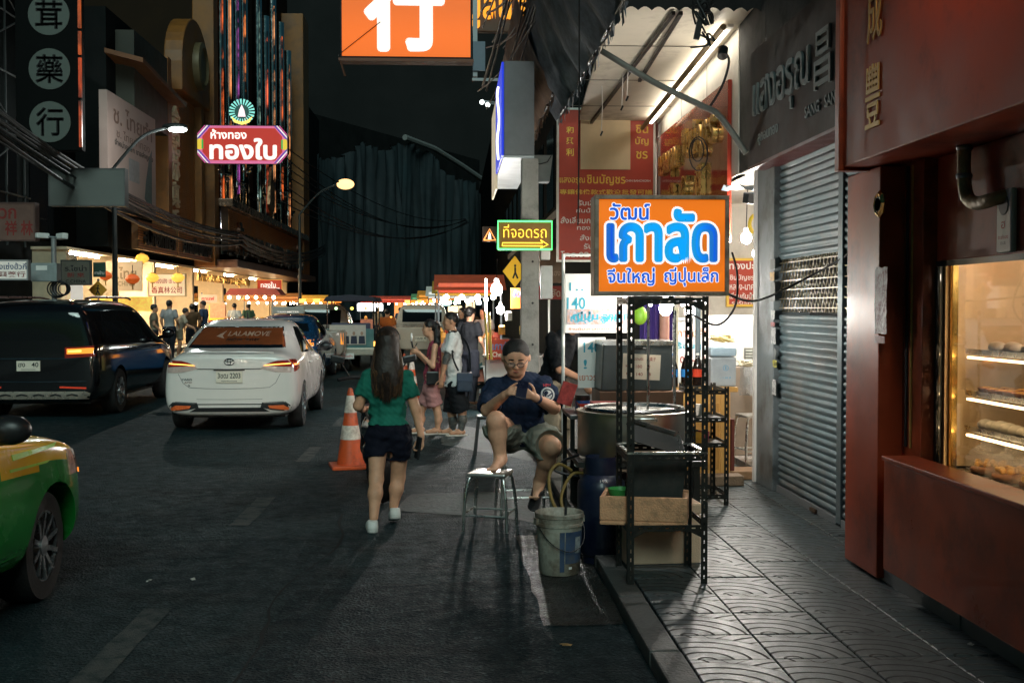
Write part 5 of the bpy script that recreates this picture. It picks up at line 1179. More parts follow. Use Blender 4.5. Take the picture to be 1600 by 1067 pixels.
def person(lab, cfg, h=.011):
    """cfg: joints in place coordinates"""
    g = cfg; f, r = frame_of(g['fwd']); up = V(0, 0, 1)
    J = {k: Vector(v) for k, v in g['j'].items()}; B = g.get('build', 1.0); s = g.get('hs', 1.0)
    t = thing('person', lab, 'person', (0, 0, 0), 0, g.get('group'))
    pts = list(J.values()); lo = [min(p[k] for p in pts) - .28 for k in range(3)]; hi = [max(p[k] for p in pts) + .28 for k in range(3)]
    R = rotm(f, r); sk = g.get('skin', SKIN)
    pel, ch, nk, hd = J['pelvis'], J['chest'], J['neck'], J['head']
    ax = (ch - pel).normalized(); rr = (J['sr'] - J['sl']).normalized(); fw2 = ax.cross(rr).normalized()
    if fw2.dot(f) < 0: fw2 = -fw2
    RT = [[rr.x, fw2.x, ax.x], [rr.y, fw2.y, ax.y], [rr.z, fw2.z, ax.z]]
    wd = (J['sr'] - J['sl']).length / 2
    bel = g.get('belly', 1.0)
    def torso(F, e=0, k=.05, lowr=1.0):
        F.egg(ch, (wd * .92 + e, .105 * B + e, .17 + e), k, RT); F.egg(ch.lerp(nk, .5), (wd * .72 + e, .075 * B + e, .09 + e), k, RT)
        F.egg(pel.lerp(ch, .5) + fw2 * .02 * bel, ((.135 + .02 * (bel - 1)) * B + e, .105 * B * bel + e, .16 + e), k, RT)
        F.egg(pel, (.158 * B * lowr + e, .115 * B + e, .12 + e), k, R)
    def legs(F, e=0, k=.04, only=None, r0=1.0):
        for q in ('r', 'l'):
            F.limb(J['h' + q], J['k' + q], .088 * B * r0 + e, .056 * B + e, k)
            if only != 'thigh':
                kn, an = J['k' + q], J['a' + q]; F.limb(kn, kn.lerp(an, .38) - g.get('calf', f) * .012, .054 * B + e, .055 * B + e, .03); F.limb(kn.lerp(an, .36) - g.get('calf', f) * .012, an, .054 * B + e, .036 * B + e, .03)
    def arms(F, e=0, k=.025, upto=None):
        for q in ('r', 'l'):
            F.limb(J['s' + q], J['e' + q], .050 * B + e, .041 * B + e, k)
            if not upto: F.limb(J['e' + q], J['w' + q], .041 * B + e, .026 * B + e, .02)
    F = Field(lo, hi, h); torso(F); legs(F); arms(F)
    F.limb(nk - up * .04, hd - up * .05 * s, .058 * B, .052 * B, .03)
    hup = Vector(g.get('hup', (0, 0, 1))).normalized(); hf = Vector(g.get('hfwd', f)).normalized(); hf = (hf - hup * hf.dot(hup)).normalized(); hr = hf.cross(hup).normalized()
    head(F, hd, hf, hr, hup, s, jaw=g.get('jaw', 1.0))
    for q in ('r', 'l'):
        hw = g.get('hand_' + q)
        if hw: hand(F, J['w' + q], *hw)
        ft = J.get('t' + q)
        if ft is not None:
            an = J['a' + q]; F.limb(an, an.lerp(ft, .3) - up * .015, .036 * B, .036, .02); F.limb(an - up * .02 - (ft - an).normalized() * .02, ft, .034 * B, .024 * B, .03)
            if g.get('toes'):
                d = (ft - an); d.z = 0; d.normalize(); sd = d.cross(up)
                for i in range(5): F.limb(ft - d * .02 + sd * (.03 - .014 * i) * (1 if q == 'l' else 1), ft + d * (.04 - .004 * i) + sd * (.036 - .016 * i), .0125 - .0012 * i, .0105 - .001 * i, .006)
    F.mesh('body', sk, t)
    # shirt
    if 'shirt' in g:
        m, hem, slv, e, neck = g['shirt']
        S = Field(lo, hi, h); torso(S, e)
        if slv > 0: 
            for q in ('r', 'l'): S.limb(J['s' + q], J['s' + q].lerp(J['e' + q], slv), .053 * B + e, .053 * B + e + g.get('sleeve_flare', .008), .03)
        S.limb(nk - up * .05, nk, .062 * B + e, .05 * B + e, .03)
        if g.get('drop'): S.egg(pel - up * g['drop'] * .5, (.155 * B + e, .12 * B + e, .12), .05, R)
        S.noise(.006, 30, 3).noise(.004, 75, 9)
        S.cut(pel + ax * hem, -up if abs(ax.z) > .8 else -ax)
        nd = (nk - ch).normalized(); S.cut(nk + nd * .012 + f * .0, (nd * .8 + f * neck).normalized())
        if slv > 0:
            # cut cuffs locally: only beyond the sleeve end
            for q in ('r', 'l'):
                a, b = J['s' + q], J['e' + q]; d = (b - a).normalized(); c = a + (b - a) * slv
                S.limb(c + d * .075, c + d * .19, .075, .075, .004, sub=True)
        S.mesh(g.get('shirt_name', 'shirt'), m, t)
        if g.get('trim'):
            for q in ('r', 'l'):
                a, b = J['s' + q], J['e' + q]; d = (b - a).normalized(); c = a + (b - a) * slv
                Q = Field(lo, hi, h); Q.limb(c - d * .02, c + d * .02, .064 * B + e, .064 * B + e, .01); Q.cut(c - d * .012, -d); Q.cut(c + d * .008, d); Q.mesh('cuff', g['trim'], t)
    if 'shorts' in g:
        m, frac, e, top = g['shorts']
        S = Field(lo, hi, h); S.egg(pel, (.158 * B + e, .118 * B + e, .13), .05, R)
        for q in ('r', 'l'): S.limb(J['h' + q], J['h' + q].lerp(J['k' + q], frac), .09 * B + e, .074 * B + e + g.get('flare', .012), .05)
        S.noise(.005, 40, 5).noise(.003, 85, 6); S.cut(pel + up * top, up)
        for q in ('r', 'l'):
            a, b = J['h' + q], J['k' + q]; d = (b - a).normalized(); c = a.lerp(b, frac); S.limb(c + d * .125, c + d * .26, .13, .13, .004, sub=True)
        if g.get('split'): S.limb(pel - up * .185 - f * .3, pel - up * .185 + f * .3, .03, .03, .01, sub=True)
        S.mesh(g.get('shorts_name', 'shorts'), m, t)
    # hair
    hm = g.get('hair_m', HAIR); RH = rotm(hf, hr, hup)
    if g.get('hair') == 'crop':
        S = Field([hd[k] - .2 for k in range(3)], [hd[k] + .2 for k in range(3)], .006)
        S.egg(hd + hup * .034 * s - hf * .008 * s, (.0795 * s * (1 + (g.get('jaw', 1) - 1) * .6), .0965 * s, .0955 * s), .01, RH); S.cut(hd + hf * .066 * s + hup * .05 * s, hf * .93 - hup * .36); S.cut(hd - hup * .004 * s - hf * .03 * s, -hup * .9 + hf * .42)
        S.mesh('hair', hm, t)
    elif g.get('hair') == 'cap':
        S = Field([hd[k] - .22 for k in range(3)], [hd[k] + .22 for k in range(3)], .008)
        S.egg(hd + hup * .036 * s - hf * .012 * s, (.084 * s, .1 * s, .098 * s), .01, RH); S.cut(hd + hf * .062 * s + hup * .03 * s, hf * .95 - hup * .3); S.cut(hd - hup * .07 * s, -hup)
        S.noise(.004, 120, 4); S.mesh('hair', hm, t)
    g['t'] = t; g['frames'] = (hf, hr, hup)
    return t

# ------------------------------------------------------------------ walking woman in green
wy = 8.72
def P(px, py, y): return at(px, py, y=y)
GRN = cloth('green_tee', (.016, .15, .105)); NAVY = cloth('navy_shorts', (.006, .007, .015)); 
jw = dict(pelvis=P(607, 672, wy), chest=P(605, 604, wy), neck=P(605, 572, wy), head=P(606, 537, wy + .02),
          sl=P(577, 589, wy), sr=P(633, 589, wy), el=P(560, 634, wy + .02), er=P(650, 640, wy - .02), wl=P(566, 640, wy + .26), wr=P(658, 682, wy - .05),
          hl=P(590, 686, wy), hr=P(624, 686, wy), kl=P(588, 748, wy - .10), kr=P(622, 746, wy + .08), al=P(584, 808, wy - .23), ar=P(615, 792, wy + .04))
wcfg = dict(fwd=(-.06, 1), j=jw, build=.94, hs=.92, skin=SKIN, shirt=(GRN, .045, .55, .014, -.15), shorts=(NAVY, .42, .012, .06), flare=.008, drop=.06, split=1,
            hand_r=((-.02, .0, -1), (-.5, .8, 0), (1, .3, 0), .9, .92), hand_l=((.3, .9, .1), (1, 0, .2), (0, -.2, 1), .7, .9), calf=V(0, 1, 0), sleeve_flare=.004)
wom = person('woman in green T-shirt and dark shorts walking away holding phone', wcfg, .008)
wf, wr_, wu = wcfg['frames']; hc = jw['head']
# long hair as a mass of strands down the back
LH = M('brown_black_hair', (.022, .013, .009), .5, var=.5, vs=14, bump=.3, bs=50)
LH2 = M('hair_ends', (.10, .050, .024), .4, var=.4, vs=18)
S = Field((hc.x - .25, hc.y - .3, hc.z - .62), (hc.x + .25, hc.y + .25, hc.z + .22), .007)
S.egg(hc + V(0, -.012, .03), (.088, .102, .10), .01); S.egg(hc + V(0, -.05, -.07), (.096, .065, .11), .05); S.egg(hc + V(0, -.10, -.19), (.104, .045, .14), .05); S.egg(hc + V(.004, -.12, -.29), (.085, .034, .12), .05)
S.cut(hc + V(0, .05, 0), (0, 1, .15)); hair = S.mesh('hair', LH, wom)
b = MB(); b2 = MB(); rr_ = random.Random(5)
for i in range(800):
    u = rr_.uniform(-1, 1); a = u * 1.45
    top = hc + V(.086 * math.sin(a) * rr_.uniform(.9, 1.03), -.01 - .095 * math.cos(a), .07 + .05 * (1 - abs(u)) - rr_.uniform(0, .08)); L = rr_.uniform(.37, .52) * (1 - .12 * abs(u)); 
    pts = [top, hc + V(.098 * u + rr_.uniform(-.006, .006), -.112 + .04 * abs(u), -.06), hc + V(.116 * u + rr_.uniform(-.008, .008), -.148 + .04 * abs(u), -.18), hc + V(.110 * u + rr_.uniform(-.012, .012), -.165 + .04 * abs(u), .09 - L * .85), hc + V(.098 * u + rr_.uniform(-.02, .02), -.162 + .04 * abs(u), .07 - L)]
    (b2 if (abs(u) > .55 and rr_.random() < .45) or rr_.random() < .12 else b).tube(spline(pts, 3), [.0026] * 9 + [.0026, .0022, .0016, .0007], 4, cap=False)
b.build('hair_strands', LH, hair, smooth=True, fix=False); b2.build('hair_strands', LH2, hair, smooth=True, fix=False)
b = MB(); b.tube([hc + V(.09 * math.cos(a), -.01, .03 + .098 * math.sin(a)) for a in [math.pi * k / 16 for k in range(17)]], .008, 6); b.build('hair_band', BLKP, wom, smooth=True)
SHW = M('white_shoe', (.70, .67, .63), .5, var=.06); SOLE = M('shoe_sole', (.55, .52, .48), .6)
shoe(wom, 'shoe', (jw['al'].x - .0, jw['al'].y - .075, .0), (jw['al'].x - .035, jw['al'].y + .165, .0), SHW, SOLE)
an = jw['ar']; shoe(wom, 'shoe', (an.x + .02, an.y - .085, .055), (an.x - .01, an.y + .13, .002), SHW, SOLE)
pw = jw['wr']; t = thing('phone', 'black phone case held in the walking woman hand', 'phone', (pw.x - .022, pw.y - .02, pw.z - .13), RAD(20))
MB().obox((0, 0, .05), (.018, .085, .17), (.1, .12, 0)).build('case', BLKP, t, bevel=.006)

# ------------------------------------------------------------------ seated man with phone
sy = 9.08
TEE = cloth('navy_tee', (.014, .024, .052), .12); KHK = cloth('grey_khaki', (.20, .205, .17))
js = dict(pelvis=P(815, 672, sy + .02), chest=P(811, 612, sy - .08), neck=P(807, 586, sy - .13), head=P(806, 558, sy - .24),
          sr=P(774, 603, sy - .10), sl=P(847, 601, sy - .10), er=P(762, 640, sy - .27), el=P(865, 637, sy - .26), wr=P(789, 617, sy - .52), wl=P(836, 621, sy - .50),
          hr=P(796, 682, sy - .02), hl=P(838, 682, sy - .02), kr=P(775, 657, sy - .47), kl=P(862, 697, sy - .38), ar=P(782, 713, sy - .43), al=P(843, 752, sy - .10), tr=V(*P(784, 722, sy - .62)), tl=V(*P(835, 765, sy - .2)))
js['tr'] = V(js['ar'].x - .06, js['ar'].y - .19, .458); js['ar'].z = .515
js['tl'] = V(js['al'].x - .04, js['al'].y - .12, js['al'].z - .10)
scfg = dict(fwd=(-.05, -1), j=js, build=1.24, hs=1.12, belly=1.25, jaw=1.32, skin=SKIN2, shirt=(TEE, -.125, .80, .016, -.55), shorts=(KHK, .72, .016, .07), flare=.03, toes=True, hair='crop',
            hfwd=(-.03, -.86, -.5), hup=(0, -.45, .9), hand_r=((.50, -.75, .42), (.35, .2, .9), (-.6, -.6, .3), .95, 1.0), hand_l=((-.62, -.55, .30), (0, -.5, .85), (.25, -.75, -.6), .9, 1.0),
            hair_m=M('cropped_hair', (.016, .013, .012), .62, var=.5, vs=40, bump=.4, bs=220), drop=.06, sleeve_flare=.012, calf=V(0, -1, 0))
man = person('seated man in navy T-shirt and glasses looking at phone', scfg, .0075)
sf, sr2, su = scfg['frames']; hc = js['head']; facebits(man, hc, sf, sr2, su, 1.12)
t = thing('eyeglasses', 'dark framed glasses on the seated man face', 'glasses', (0, 0, 0))
def hp(a, b, c, s=1.12): return hc + sf * (a * s) + sr2 * (b * s) + su * (c * s)
for e in (-1, 1):
    ring = [hp(.104, e * (.031 + .024 * math.cos(q)), -.003 + .017 * math.sin(q)) for q in [math.pi * 2 * k / 16 for k in range(17)]]
    MB().tube(ring, .0026, 6).build('rim', BLKP, t, smooth=True); MB().tube([hp(.103, e * .055, .003), hp(.05, e * .079, .004), hp(.0, e * .082, .002)], .0024, 6).build('temple', BLKP, t)
    MB().add([hp(.1035, e * (.031 + .023 * math.cos(q)), -.003 + .016 * math.sin(q)) for q in [math.pi * 2 * k / 16 for k in range(16)]], [tuple(range(16))]).build('lens', M('lens', (1, 1, 1), .02, var=0, alpha=.12), t, fix=False)
MB().tube([hp(.104, -.008, 0), hp(.107, 0, .003), hp(.104, .008, 0)], .0024, 6).build('bridge', BLKP, t)
# phone in both hands
pc = (js['wr'] + js['wl']) / 2 + V(.0, -.08, .055)
t = thing('phone', 'dark phone held up by the seated man', 'phone', pc); MB().obox((.01, 0, 0), (.08, .010, .155), (RAD(-38), RAD(14), 0)).build('case', M('navy_case', (.01, .013, .03), .3), t, bevel=.004); MB().obox((.01, .0062, .005), (.068, .0012, .138), (RAD(-38), RAD(14), 0)).build('screen', EM('phone_screen', (.25, .45, 1), .5), t)
wv = js['wl']; dv = (js['el'] - js['wl']).normalized(); t = thing('wrist_watch', 'dark blue watch on the seated man wrist', 'watch', (0, 0, 0)); MB().tube([wv + dv * .02, wv + dv * .05], .038, 16).build('strap', M('watch_strap', (.02, .03, .07), .5), t, smooth=True); q = wv + dv * .035 + V(-.01, -.03, .022); MB().obox(q, (.035, .035, .016), (.7, 0, .3)).build('case', BLKP, t, bevel=.004)
# chest print
c0 = js['chest'] + V(.085, -.195, .045)
b = MB()
for r0, r1 in ((0, .032), (.04, .052)):
    n = 28
    o = len(b.v)
    for k in range(n):
        a = 2 * math.pi * k / n
        for r_ in (r0, r1): b.v.append((r_ * math.cos(a), 0, r_ * math.sin(a)))
    for k in range(n): b.f.append((o + 2 * k, o + 2 * ((k + 1) % n), o + 2 * ((k + 1) % n) + 1, o + 2 * k + 1)); b.m.append(0)
shirt = [o for o in man.children if o.name.startswith('shirt')][0]
bvh = BVHTree.FromPolygons([v.co for v in shirt.data.vertices], [p.vertices for p in shirt.data.polygons])
def project_on(b, bvh, org, d, off=.003):
    out = []
    for v in b.v:
        o = org + Vector(v); h = bvh.ray_cast(o - d * .4, d, 1.0)
        out.append(tuple(h[0] - d * off) if h[0] is not None else tuple(o))
    b.v = out; return b
PRW = M('print_white', (.62, .63, .62), .7)
cp = at(856, 616, y=c0.y)
project_on(b, bvh, Vector((cp.x, cp.y, cp.z)), V(0, 1, 0)).build('shirt_print', PRW, shirt, fix=False)
b = MB().text('NEW', 0, .066, 0, .06, .018, .02); project_on(b, bvh, Vector((cp.x, cp.y, cp.z)), V(0, 1, 0)).build('shirt_print', M('print_red', (.4, .04, .05), .7), shirt, fix=False)
b = MB().tube([(-.03, 0, .012), (0, 0, -.012), (.032, 0, .008)], .006, 5); project_on(b, bvh, Vector((cp.x, cp.y, cp.z)), V(0, 1, 0), .006).build('shirt_print', M('print_navy', (.02, .03, .08), .7), shirt, fix=False)
# flip flop on the lowered foot
fa, ft = js['al'], js['tl']; d = (ft - fa).normalized(); t = thing('flip_flop', 'black flip flop hanging from the seated man lowered foot', 'sandal', (0, 0, 0))
S = Field([min(fa[k], ft[k]) - .14 for k in range(3)], [max(fa[k], ft[k]) + .14 for k in range(3)], .006); n_ = d.cross(V(1, 0, 0)).normalized(); n_ = n_ if n_.z < 0 else -n_
S.limb(fa + n_ * .06 - d * .05, ft + n_ * .045 + d * .05, .045, .052, .01); S.cut(fa + n_ * .068, n_); S.cut(fa + n_ * .050, -n_); S.mesh('sole', BLKP, t)
MB().tube(spline([fa + n_ * .05 + V(.045, 0, 0), ft - n_ * .018 + V(.03, 0, 0), ft + d * .02 + n_ * .02], 4), .007, 6).tube(spline([fa + n_ * .05 - V(.045, 0, 0), ft - n_ * .018 - V(.03, 0, 0), ft + d * .02 + n_ * .02], 4), .007, 6).build('strap', BLKP, t)

# ------------------------------------------------------------------ couple standing in the road
cy = 14.85
WTE = cloth('white_polo', (.82, .80, .78), .06); BLKC = cloth('black_cloth', (.014, .015, .018)); PKS = cloth('pink_shorts', (.50, .23, .22)); PKT = cloth('pink_top', (.36, .06, .10))
jm = dict(pelvis=P(711, 600, cy), chest=P(709, 545, cy), neck=P(709, 518, cy), head=P(704, 502, cy), sl=P(704, 527, cy + .16), sr=P(708, 528, cy - .17), el=P(692, 560, cy + .22), er=P(697, 560, cy - .2), wl=P(690, 590, cy + .16), wr=P(690, 592, cy - .2),
          hl=P(709, 610, cy + .09), hr=P(712, 610, cy - .08), kl=P(706, 645, cy + .10), kr=P(722, 643, cy - .05), al=P(707, 677, cy + .08), ar=P(720, 676, cy - .10))
TAT = skin('tattooed_skin', (.17, .135, .12)); 
mcfg = dict(fwd=(-1, -.12), j=jm, build=.98, hs=.97, skin=SKIN3, shirt=(WTE, -.03, .62, .014, -.1), trim=BLKC, shorts=(BLKC, .80, .016, .05), flare=.03, hair='crop', hand_r=((-.1, 0, -1), (-.9, -.2, 0), (0, -1, 0), .6, .95), hand_l=((-.1, 0, -1), (-.9, 0, 0), (0, 1, 0), .6, .95), calf=V(-1, 0, 0), drop=.04)
pm = person('tattooed man in white polo and dark shorts with crossbody bag', mcfg, .0095)
for q in ('r', 'l'):
    F = Field([min(jm['k' + q][k], jm['a' + q][k]) - .12 for k in range(3)], [max(jm['k' + q][k], jm['a' + q][k]) + .12 for k in range(3)], .009); kn, an = jm['k' + q], jm['a' + q]; fb = V(-1, 0, 0)
    F.limb(kn, kn.lerp(an, .38) + V(.012, 0, 0), .0545, .0555, .03); F.limb(kn.lerp(an, .36) + V(.012, 0, 0), an, .0545, .037, .03); F.cut(kn - V(0, 0, .03), (0, 0, 1)); F.cut(an + V(0, 0, .005), (0, 0, -1))
    F.mesh('tattooed_calf', M('tattoo', (.13, .115, .105), .55, var=.45, vs=22, dirt=(.05, .06, .06), ds=28, dt=.48), pm)
F = Field([min(jm['er'][k], jm['sr'][k]) - .12 for k in range(3)], [max(jm['er'][k], jm['sr'][k]) + .12 for k in range(3)], .009); F.limb(jm['sr'].lerp(jm['er'], .62), jm['er'], .046, .0425, .02); F.limb(jm['er'], jm['er'].lerp(jm['wr'], .25), .0425, .038, .02); F.mesh('tattooed_arm', MATS['tattoo'], pm)
b = MB(); nkp = jm['neck']; b.lathe([(.068, -.02), (.06, .015)], c=(nkp.x - .005, nkp.y, nkp.z - .0), n=20); b.build('collar', BLKC, pm, smooth=True)
def sandal(parent, an, f, m, w=.05, base=.0):
    d = Vector(f).normalized(); c = Vector((an.x, an.y, base)); S = Field([c[k] - .2 for k in range(3)], [c[k] + .2 for k in range(3)], .007); S.limb(c - d * .05 + V(0, 0, .01), c + d * .16 + V(0, 0, .01), .042, .05, .01); S.cut(c + V(0, 0, .022), (0, 0, 1)); S.cut(c + V(0, 0, .002), (0, 0, -1)); o = S.mesh('sandal', m, parent)
    F = Field([c[k] - .22 for k in range(3)], [c[k] + .22 for k in range(3)], .007); F.limb(an, c + V(0, 0, .055) + d * .03, .036, .035, .03); F.limb(c - d * .03 + V(0, 0, .052), c + d * .13 + V(0, 0, .040), .032, .026, .03)
    F.cut(c + V(0, 0, .022), (0, 0, -1)); F.mesh('foot', SKIN3, parent)
    MB().tube(spline([c + d.cross(V(0, 0, 1)) * .042 + V(0, 0, .03), c + d * .07 + V(0, 0, .075), c + d * .13 + V(0, 0, .055)], 3), .006, 6).tube(spline([c - d.cross(V(0, 0, 1)) * .042 + V(0, 0, .03), c + d * .07 + V(0, 0, .075), c + d * .13 + V(0, 0, .055)], 3), .006, 6).build('strap', m, o)
sandal(pm, jm['al'], (-1, -.1, 0), M('sandal_pale', (.55, .50, .44), .6)); sandal(pm, jm['ar'], (-1, -.25, 0), MATS['sandal_pale'])
t = thing('crossbody_bag', 'dark blue crossbody bag at the white polo man hip', 'bag', P(726, 597, cy - .23)); MB().obox((0, 0, .0), (.20, .08, .24), (0, 0, .1)).build('body', M('bag_navy', (.02, .035, .06), .5, var=.2), t, bevel=.02); MB().obox((0, -.042, .06), (.2, .01, .1), (0, 0, .1)).build('flap', M('bag_navy2', (.025, .045, .08), .5), t, bevel=.004)
a0 = P(726, 585, cy - .2); MB().tube([V(*x) - V(*t.location) for x in spline([a0 + V(.07, .02, .05), P(731, 540, cy - .02), P(712, 519, cy + .1)], 4)], .012, 6).tube([V(*x) - V(*t.location) for x in spline([a0 + V(-.08, 0, .05), P(708, 560, cy - .26), P(706, 535, cy - .20)], 4)], .012, 6).build('strap', BLKC, t)
py = 14.95
jp = dict(pelvis=P(674, 606, py), chest=P(678, 560, py), neck=P(678, 532, py), head=P(671, 513, py - .01), sl=P(677, 541, py + .14), sr=P(680, 541, py - .14), el=P(668, 568, py + .2), er=P(676, 572, py - .2), wl=P(652, 553, py + .08), wr=P(654, 550, py - .12),
          hl=P(670, 614, py + .08), hr=P(675, 614, py - .07), kl=P(657, 645, py + .08), kr=P(684, 645, py - .05), al=P(657, 670, py + .12), ar=P(683, 672, py - .02))
pcfg = dict(fwd=(-1, -.15), j=jp, build=.84, hs=.90, skin=SKIN2, shirt=(PKT, .02, 0, .006, .0), shirt_name='top', shorts=(PKS, .5, .012, .09), flare=.03, hair='cap', hand_r=((-1, .2, .25), (0, .2, 1), (-.3, -1, 0), .8, .85), hand_l=((-1, -.2, .25), (0, -.2, 1), (-.3, 1, 0), .8, .85), calf=V(-1, 0, 0))
pk = person('woman in pink top and shorts standing looking at her phone', pcfg, .0095)
hc = jp['head']; S = Field((hc.x - .15, hc.y - .2, hc.z - .5), (hc.x + .3, hc.y + .2, hc.z + .2), .009); S.egg(hc + V(.085, 0, .03), (.05, .05, .05), .02); S.limb(hc + V(.10, -.02, .01), hc + V(.10, -.05, -.18), .045, .042, .03); S.limb(hc + V(.10, -.05, -.18), hc + V(.05, -.08, -.36), .042, .02, .03); S.noise(.004, 90, 3).mesh('ponytail', HAIR, pk)
facebits(pk, hc, *pcfg['frames'], .9); facebits(pm, jm['head'], *mcfg['frames'], .97)
for q in ('l', 'r'): sandal(pk, jp['a' + q], (-1, -.2, 0), MATS['sandal_pale'])
t = thing('phone', 'phone in the pink dressed woman hands', 'phone', P(648, 543, py - .02)); MB().obox((0, 0, 0), (.012, .07, .14), (0, .5, 0)).build('case', BLKP, t, bevel=.003)
t = thing('hand_fan', 'small white hand fan held beside the pink dressed woman', 'fan', P(643, 527, py + .05)); MB().lathe([(.05, -.01), (.055, 0), (.05, .01), (0, .012)], n=18, axis='X').build('guard', WHITEP, t); MB().tube([(0, 0, -.05), (.02, 0, -.16)], .012, 8).build('handle', BLKP, t)
t = thing('handbag', 'small black handbag hanging on the pink dressed woman', 'bag', P(676, 590, py - .2)); MB().box((-.08, -.03, -.09), (.08, .03, .08)).build('body', BLKP, t, bevel=.015); MB().tube(spline([(-.06, 0, .08), (-.05, .02, .25), (-.02, .04, .4)], 4), .005, 6).tube(spline([(.06, 0, .08), (.07, .02, .25), (.04, .04, .4)], 4), .005, 6).build('strap', BLKP, t)

# ------------------------------------------------------------------ people further off
def simple(lab, px, y, fwd, hgt, top, bottom, skin_=SKIN3, hair='cap', pose='stand', z0=0, group=None, sleeves=.6, long=False, vox=.02):
    x = at(px, 480, y=y).x; s = hgt / 1.68; f, r = frame_of(fwd); o = V(x, y, z0)
    Q = lambda a, b, c: o + r * (a * s) + f * (b * s) + V(0, 0, c * s)
    if pose == 'stand':
        j = dict(pelvis=Q(0, 0, .90), chest=Q(0, .0, 1.22), neck=Q(0, .01, 1.42), head=Q(0, .02, 1.55), sl=Q(-.17, 0, 1.36), sr=Q(.17, 0, 1.36), el=Q(-.23, -.02, 1.1), er=Q(.23, .02, 1.1), wl=Q(-.22, .06, .86), wr=Q(.2, .16, .95), hl=Q(-.09, 0, .86), hr=Q(.09, 0, .86), kl=Q(-.10, .03, .47), kr=Q(.10, .0, .47), al=Q(-.10, 0, .08), ar=Q(.10, -.06, .08), tl=Q(-.11, .14, .03), tr=Q(.12, .1, .03))
    elif pose == 'reach':
        j = dict(pelvis=Q(0, -.05, .90), chest=Q(0, .06, 1.2), neck=Q(0, .14, 1.38), head=Q(0, .20, 1.49), sl=Q(-.18, .1, 1.32), sr=Q(.18, .1, 1.32), el=Q(-.22, .25, 1.08), er=Q(.24, .22, 1.05), wl=Q(-.15, .46, 1.0), wr=Q(.16, .44, .95), hl=Q(-.09, 0, .86), hr=Q(.09, 0, .86), kl=Q(-.10, .03, .47), kr=Q(.10, .0, .47), al=Q(-.10, 0, .08), ar=Q(.10, -.06, .08), tl=Q(-.11, .14, .03), tr=Q(.12, .1, .03))
    else:
        j = dict(pelvis=Q(0, -.05, .50), chest=Q(0, .0, .82), neck=Q(0, .04, 1.02), head=Q(0, .07, 1.14), sl=Q(-.17, 0, .96), sr=Q(.17, 0, .96), el=Q(-.22, .08, .72), er=Q(.22, .08, .72), wl=Q(-.12, .28, .62), wr=Q(.12, .28, .62), hl=Q(-.09, 0, .5), hr=Q(.09, 0, .5), kl=Q(-.12, .40, .5), kr=Q(.12, .40, .5), al=Q(-.12, .36, .08), ar=Q(.12, .36, .08), tl=Q(-.12, .52, .03), tr=Q(.12, .52, .03))
    g = dict(fwd=fwd, j=j, build=s, hs=s, skin=skin_, shirt=(top, -.05, sleeves, .016, -.1), shorts=(bottom, .95 if long else .6, .014, .05), hair=hair, group=group, calf=f, hand_r=(-V(0, 0, 1) + f * .4, f, r, .6, s), hand_l=(-V(0, 0, 1) + f * .4, f, -r, .6, s))
    t = person(lab, g, vox)
    if long:
        for q in ('l', 'r'):
            MB().tube([j['k' + q] + V(0, 0, .12), j['k' + q].lerp(j['a' + q], .5), j['a' + q] - V(0, 0, .02)], [.085 * s, .07 * s, .058 * s], 12).build('trouser_leg', bottom, t, smooth=True)
    return t
GREY = cloth('grey_shirt', (.30, .30, .30)); BEI = cloth('beige_shirt', (.36, .31, .24)); DKB = cloth('dark_blue_shirt', (.03, .05, .09)); TRS = cloth('dark_trousers', (.02, .022, .03)); JEAN = cloth('teal_jeans', (.05, .12, .12)); KH2 = cloth('khaki', (.2, .17, .12)); REDC = cloth('red_cloth', (.20, .025, .02))
simple('person in black hooded jacket bending over the chestnut stall', 866, 11.0, (.75, -.6), 1.72, BLKC, KH2, SKIN2, 'cap', 'reach', long=True, vox=.012, sleeves=.9)
simple('diner in beige shirt sitting with back turned by the cart', 745, float(WSTOOL.y), (-.2, 1), 1.64, BEI, JEAN, SKIN3, 'cap', 'sit', long=True, vox=.016)
simple('dark dressed person with pale strap beyond the couple', 733, 19.5, (.6, .8), 1.66, BLKC, TRS, SKIN3, 'cap', 'stand', long=True, vox=.02)
LG = 'pedestrians on the far pavement'
simple('far pedestrian in pale grey shirt near the lit shops', 264, 33.5, (.3, 1), 1.72, GREY, TRS, SKIN3, 'cap', 'stand', .14, LG, long=True)
simple('far pedestrian in floral top beside the pale grey shirt', 280, 34, (.8, .3), 1.55, BEI, KH2, SKIN3, 'cap', 'reach', .14, LG)
simple('far long haired pedestrian in brown before lit shops', 300, 35, (-.3, 1), 1.62, cloth('brown_top', (.07, .04, .02)), TRS, SKIN3, 'cap', 'stand', .14, LG, long=True)
simple('far pedestrian in blue shirt looking sideways before stalls', 318, 35.5, (-1, .2), 1.72, DKB, TRS, SKIN3, 'crop', 'stand', .14, LG, long=True)
simple('far pedestrian in white behind the white car roof', 366, 42, (.2, 1), 1.66, cloth('far_white', (.5, .48, .45)), TRS, SKIN3, 'cap', 'stand', .14, LG, long=True)
simple('far pedestrian in green pattern beside the blue taxi', 388, 44, (-.5, .8), 1.66, cloth('far_green', (.06, .1, .06)), TRS, SKIN3, 'cap', 'stand', .14, LG, long=True)
simple('far pedestrian close to the dark van windscreen', 240, 32, (1, .2), 1.6, KH2, TRS, SKIN3, 'cap', 'stand', .14, LG, long=True)
simple('far pedestrian in orange vest between the vehicles', 605, 33, (.1, 1), 1.62, cloth('vest', (.5, .13, .03)), TRS, SKIN3, 'cap', 'stand', 0, None, long=True)
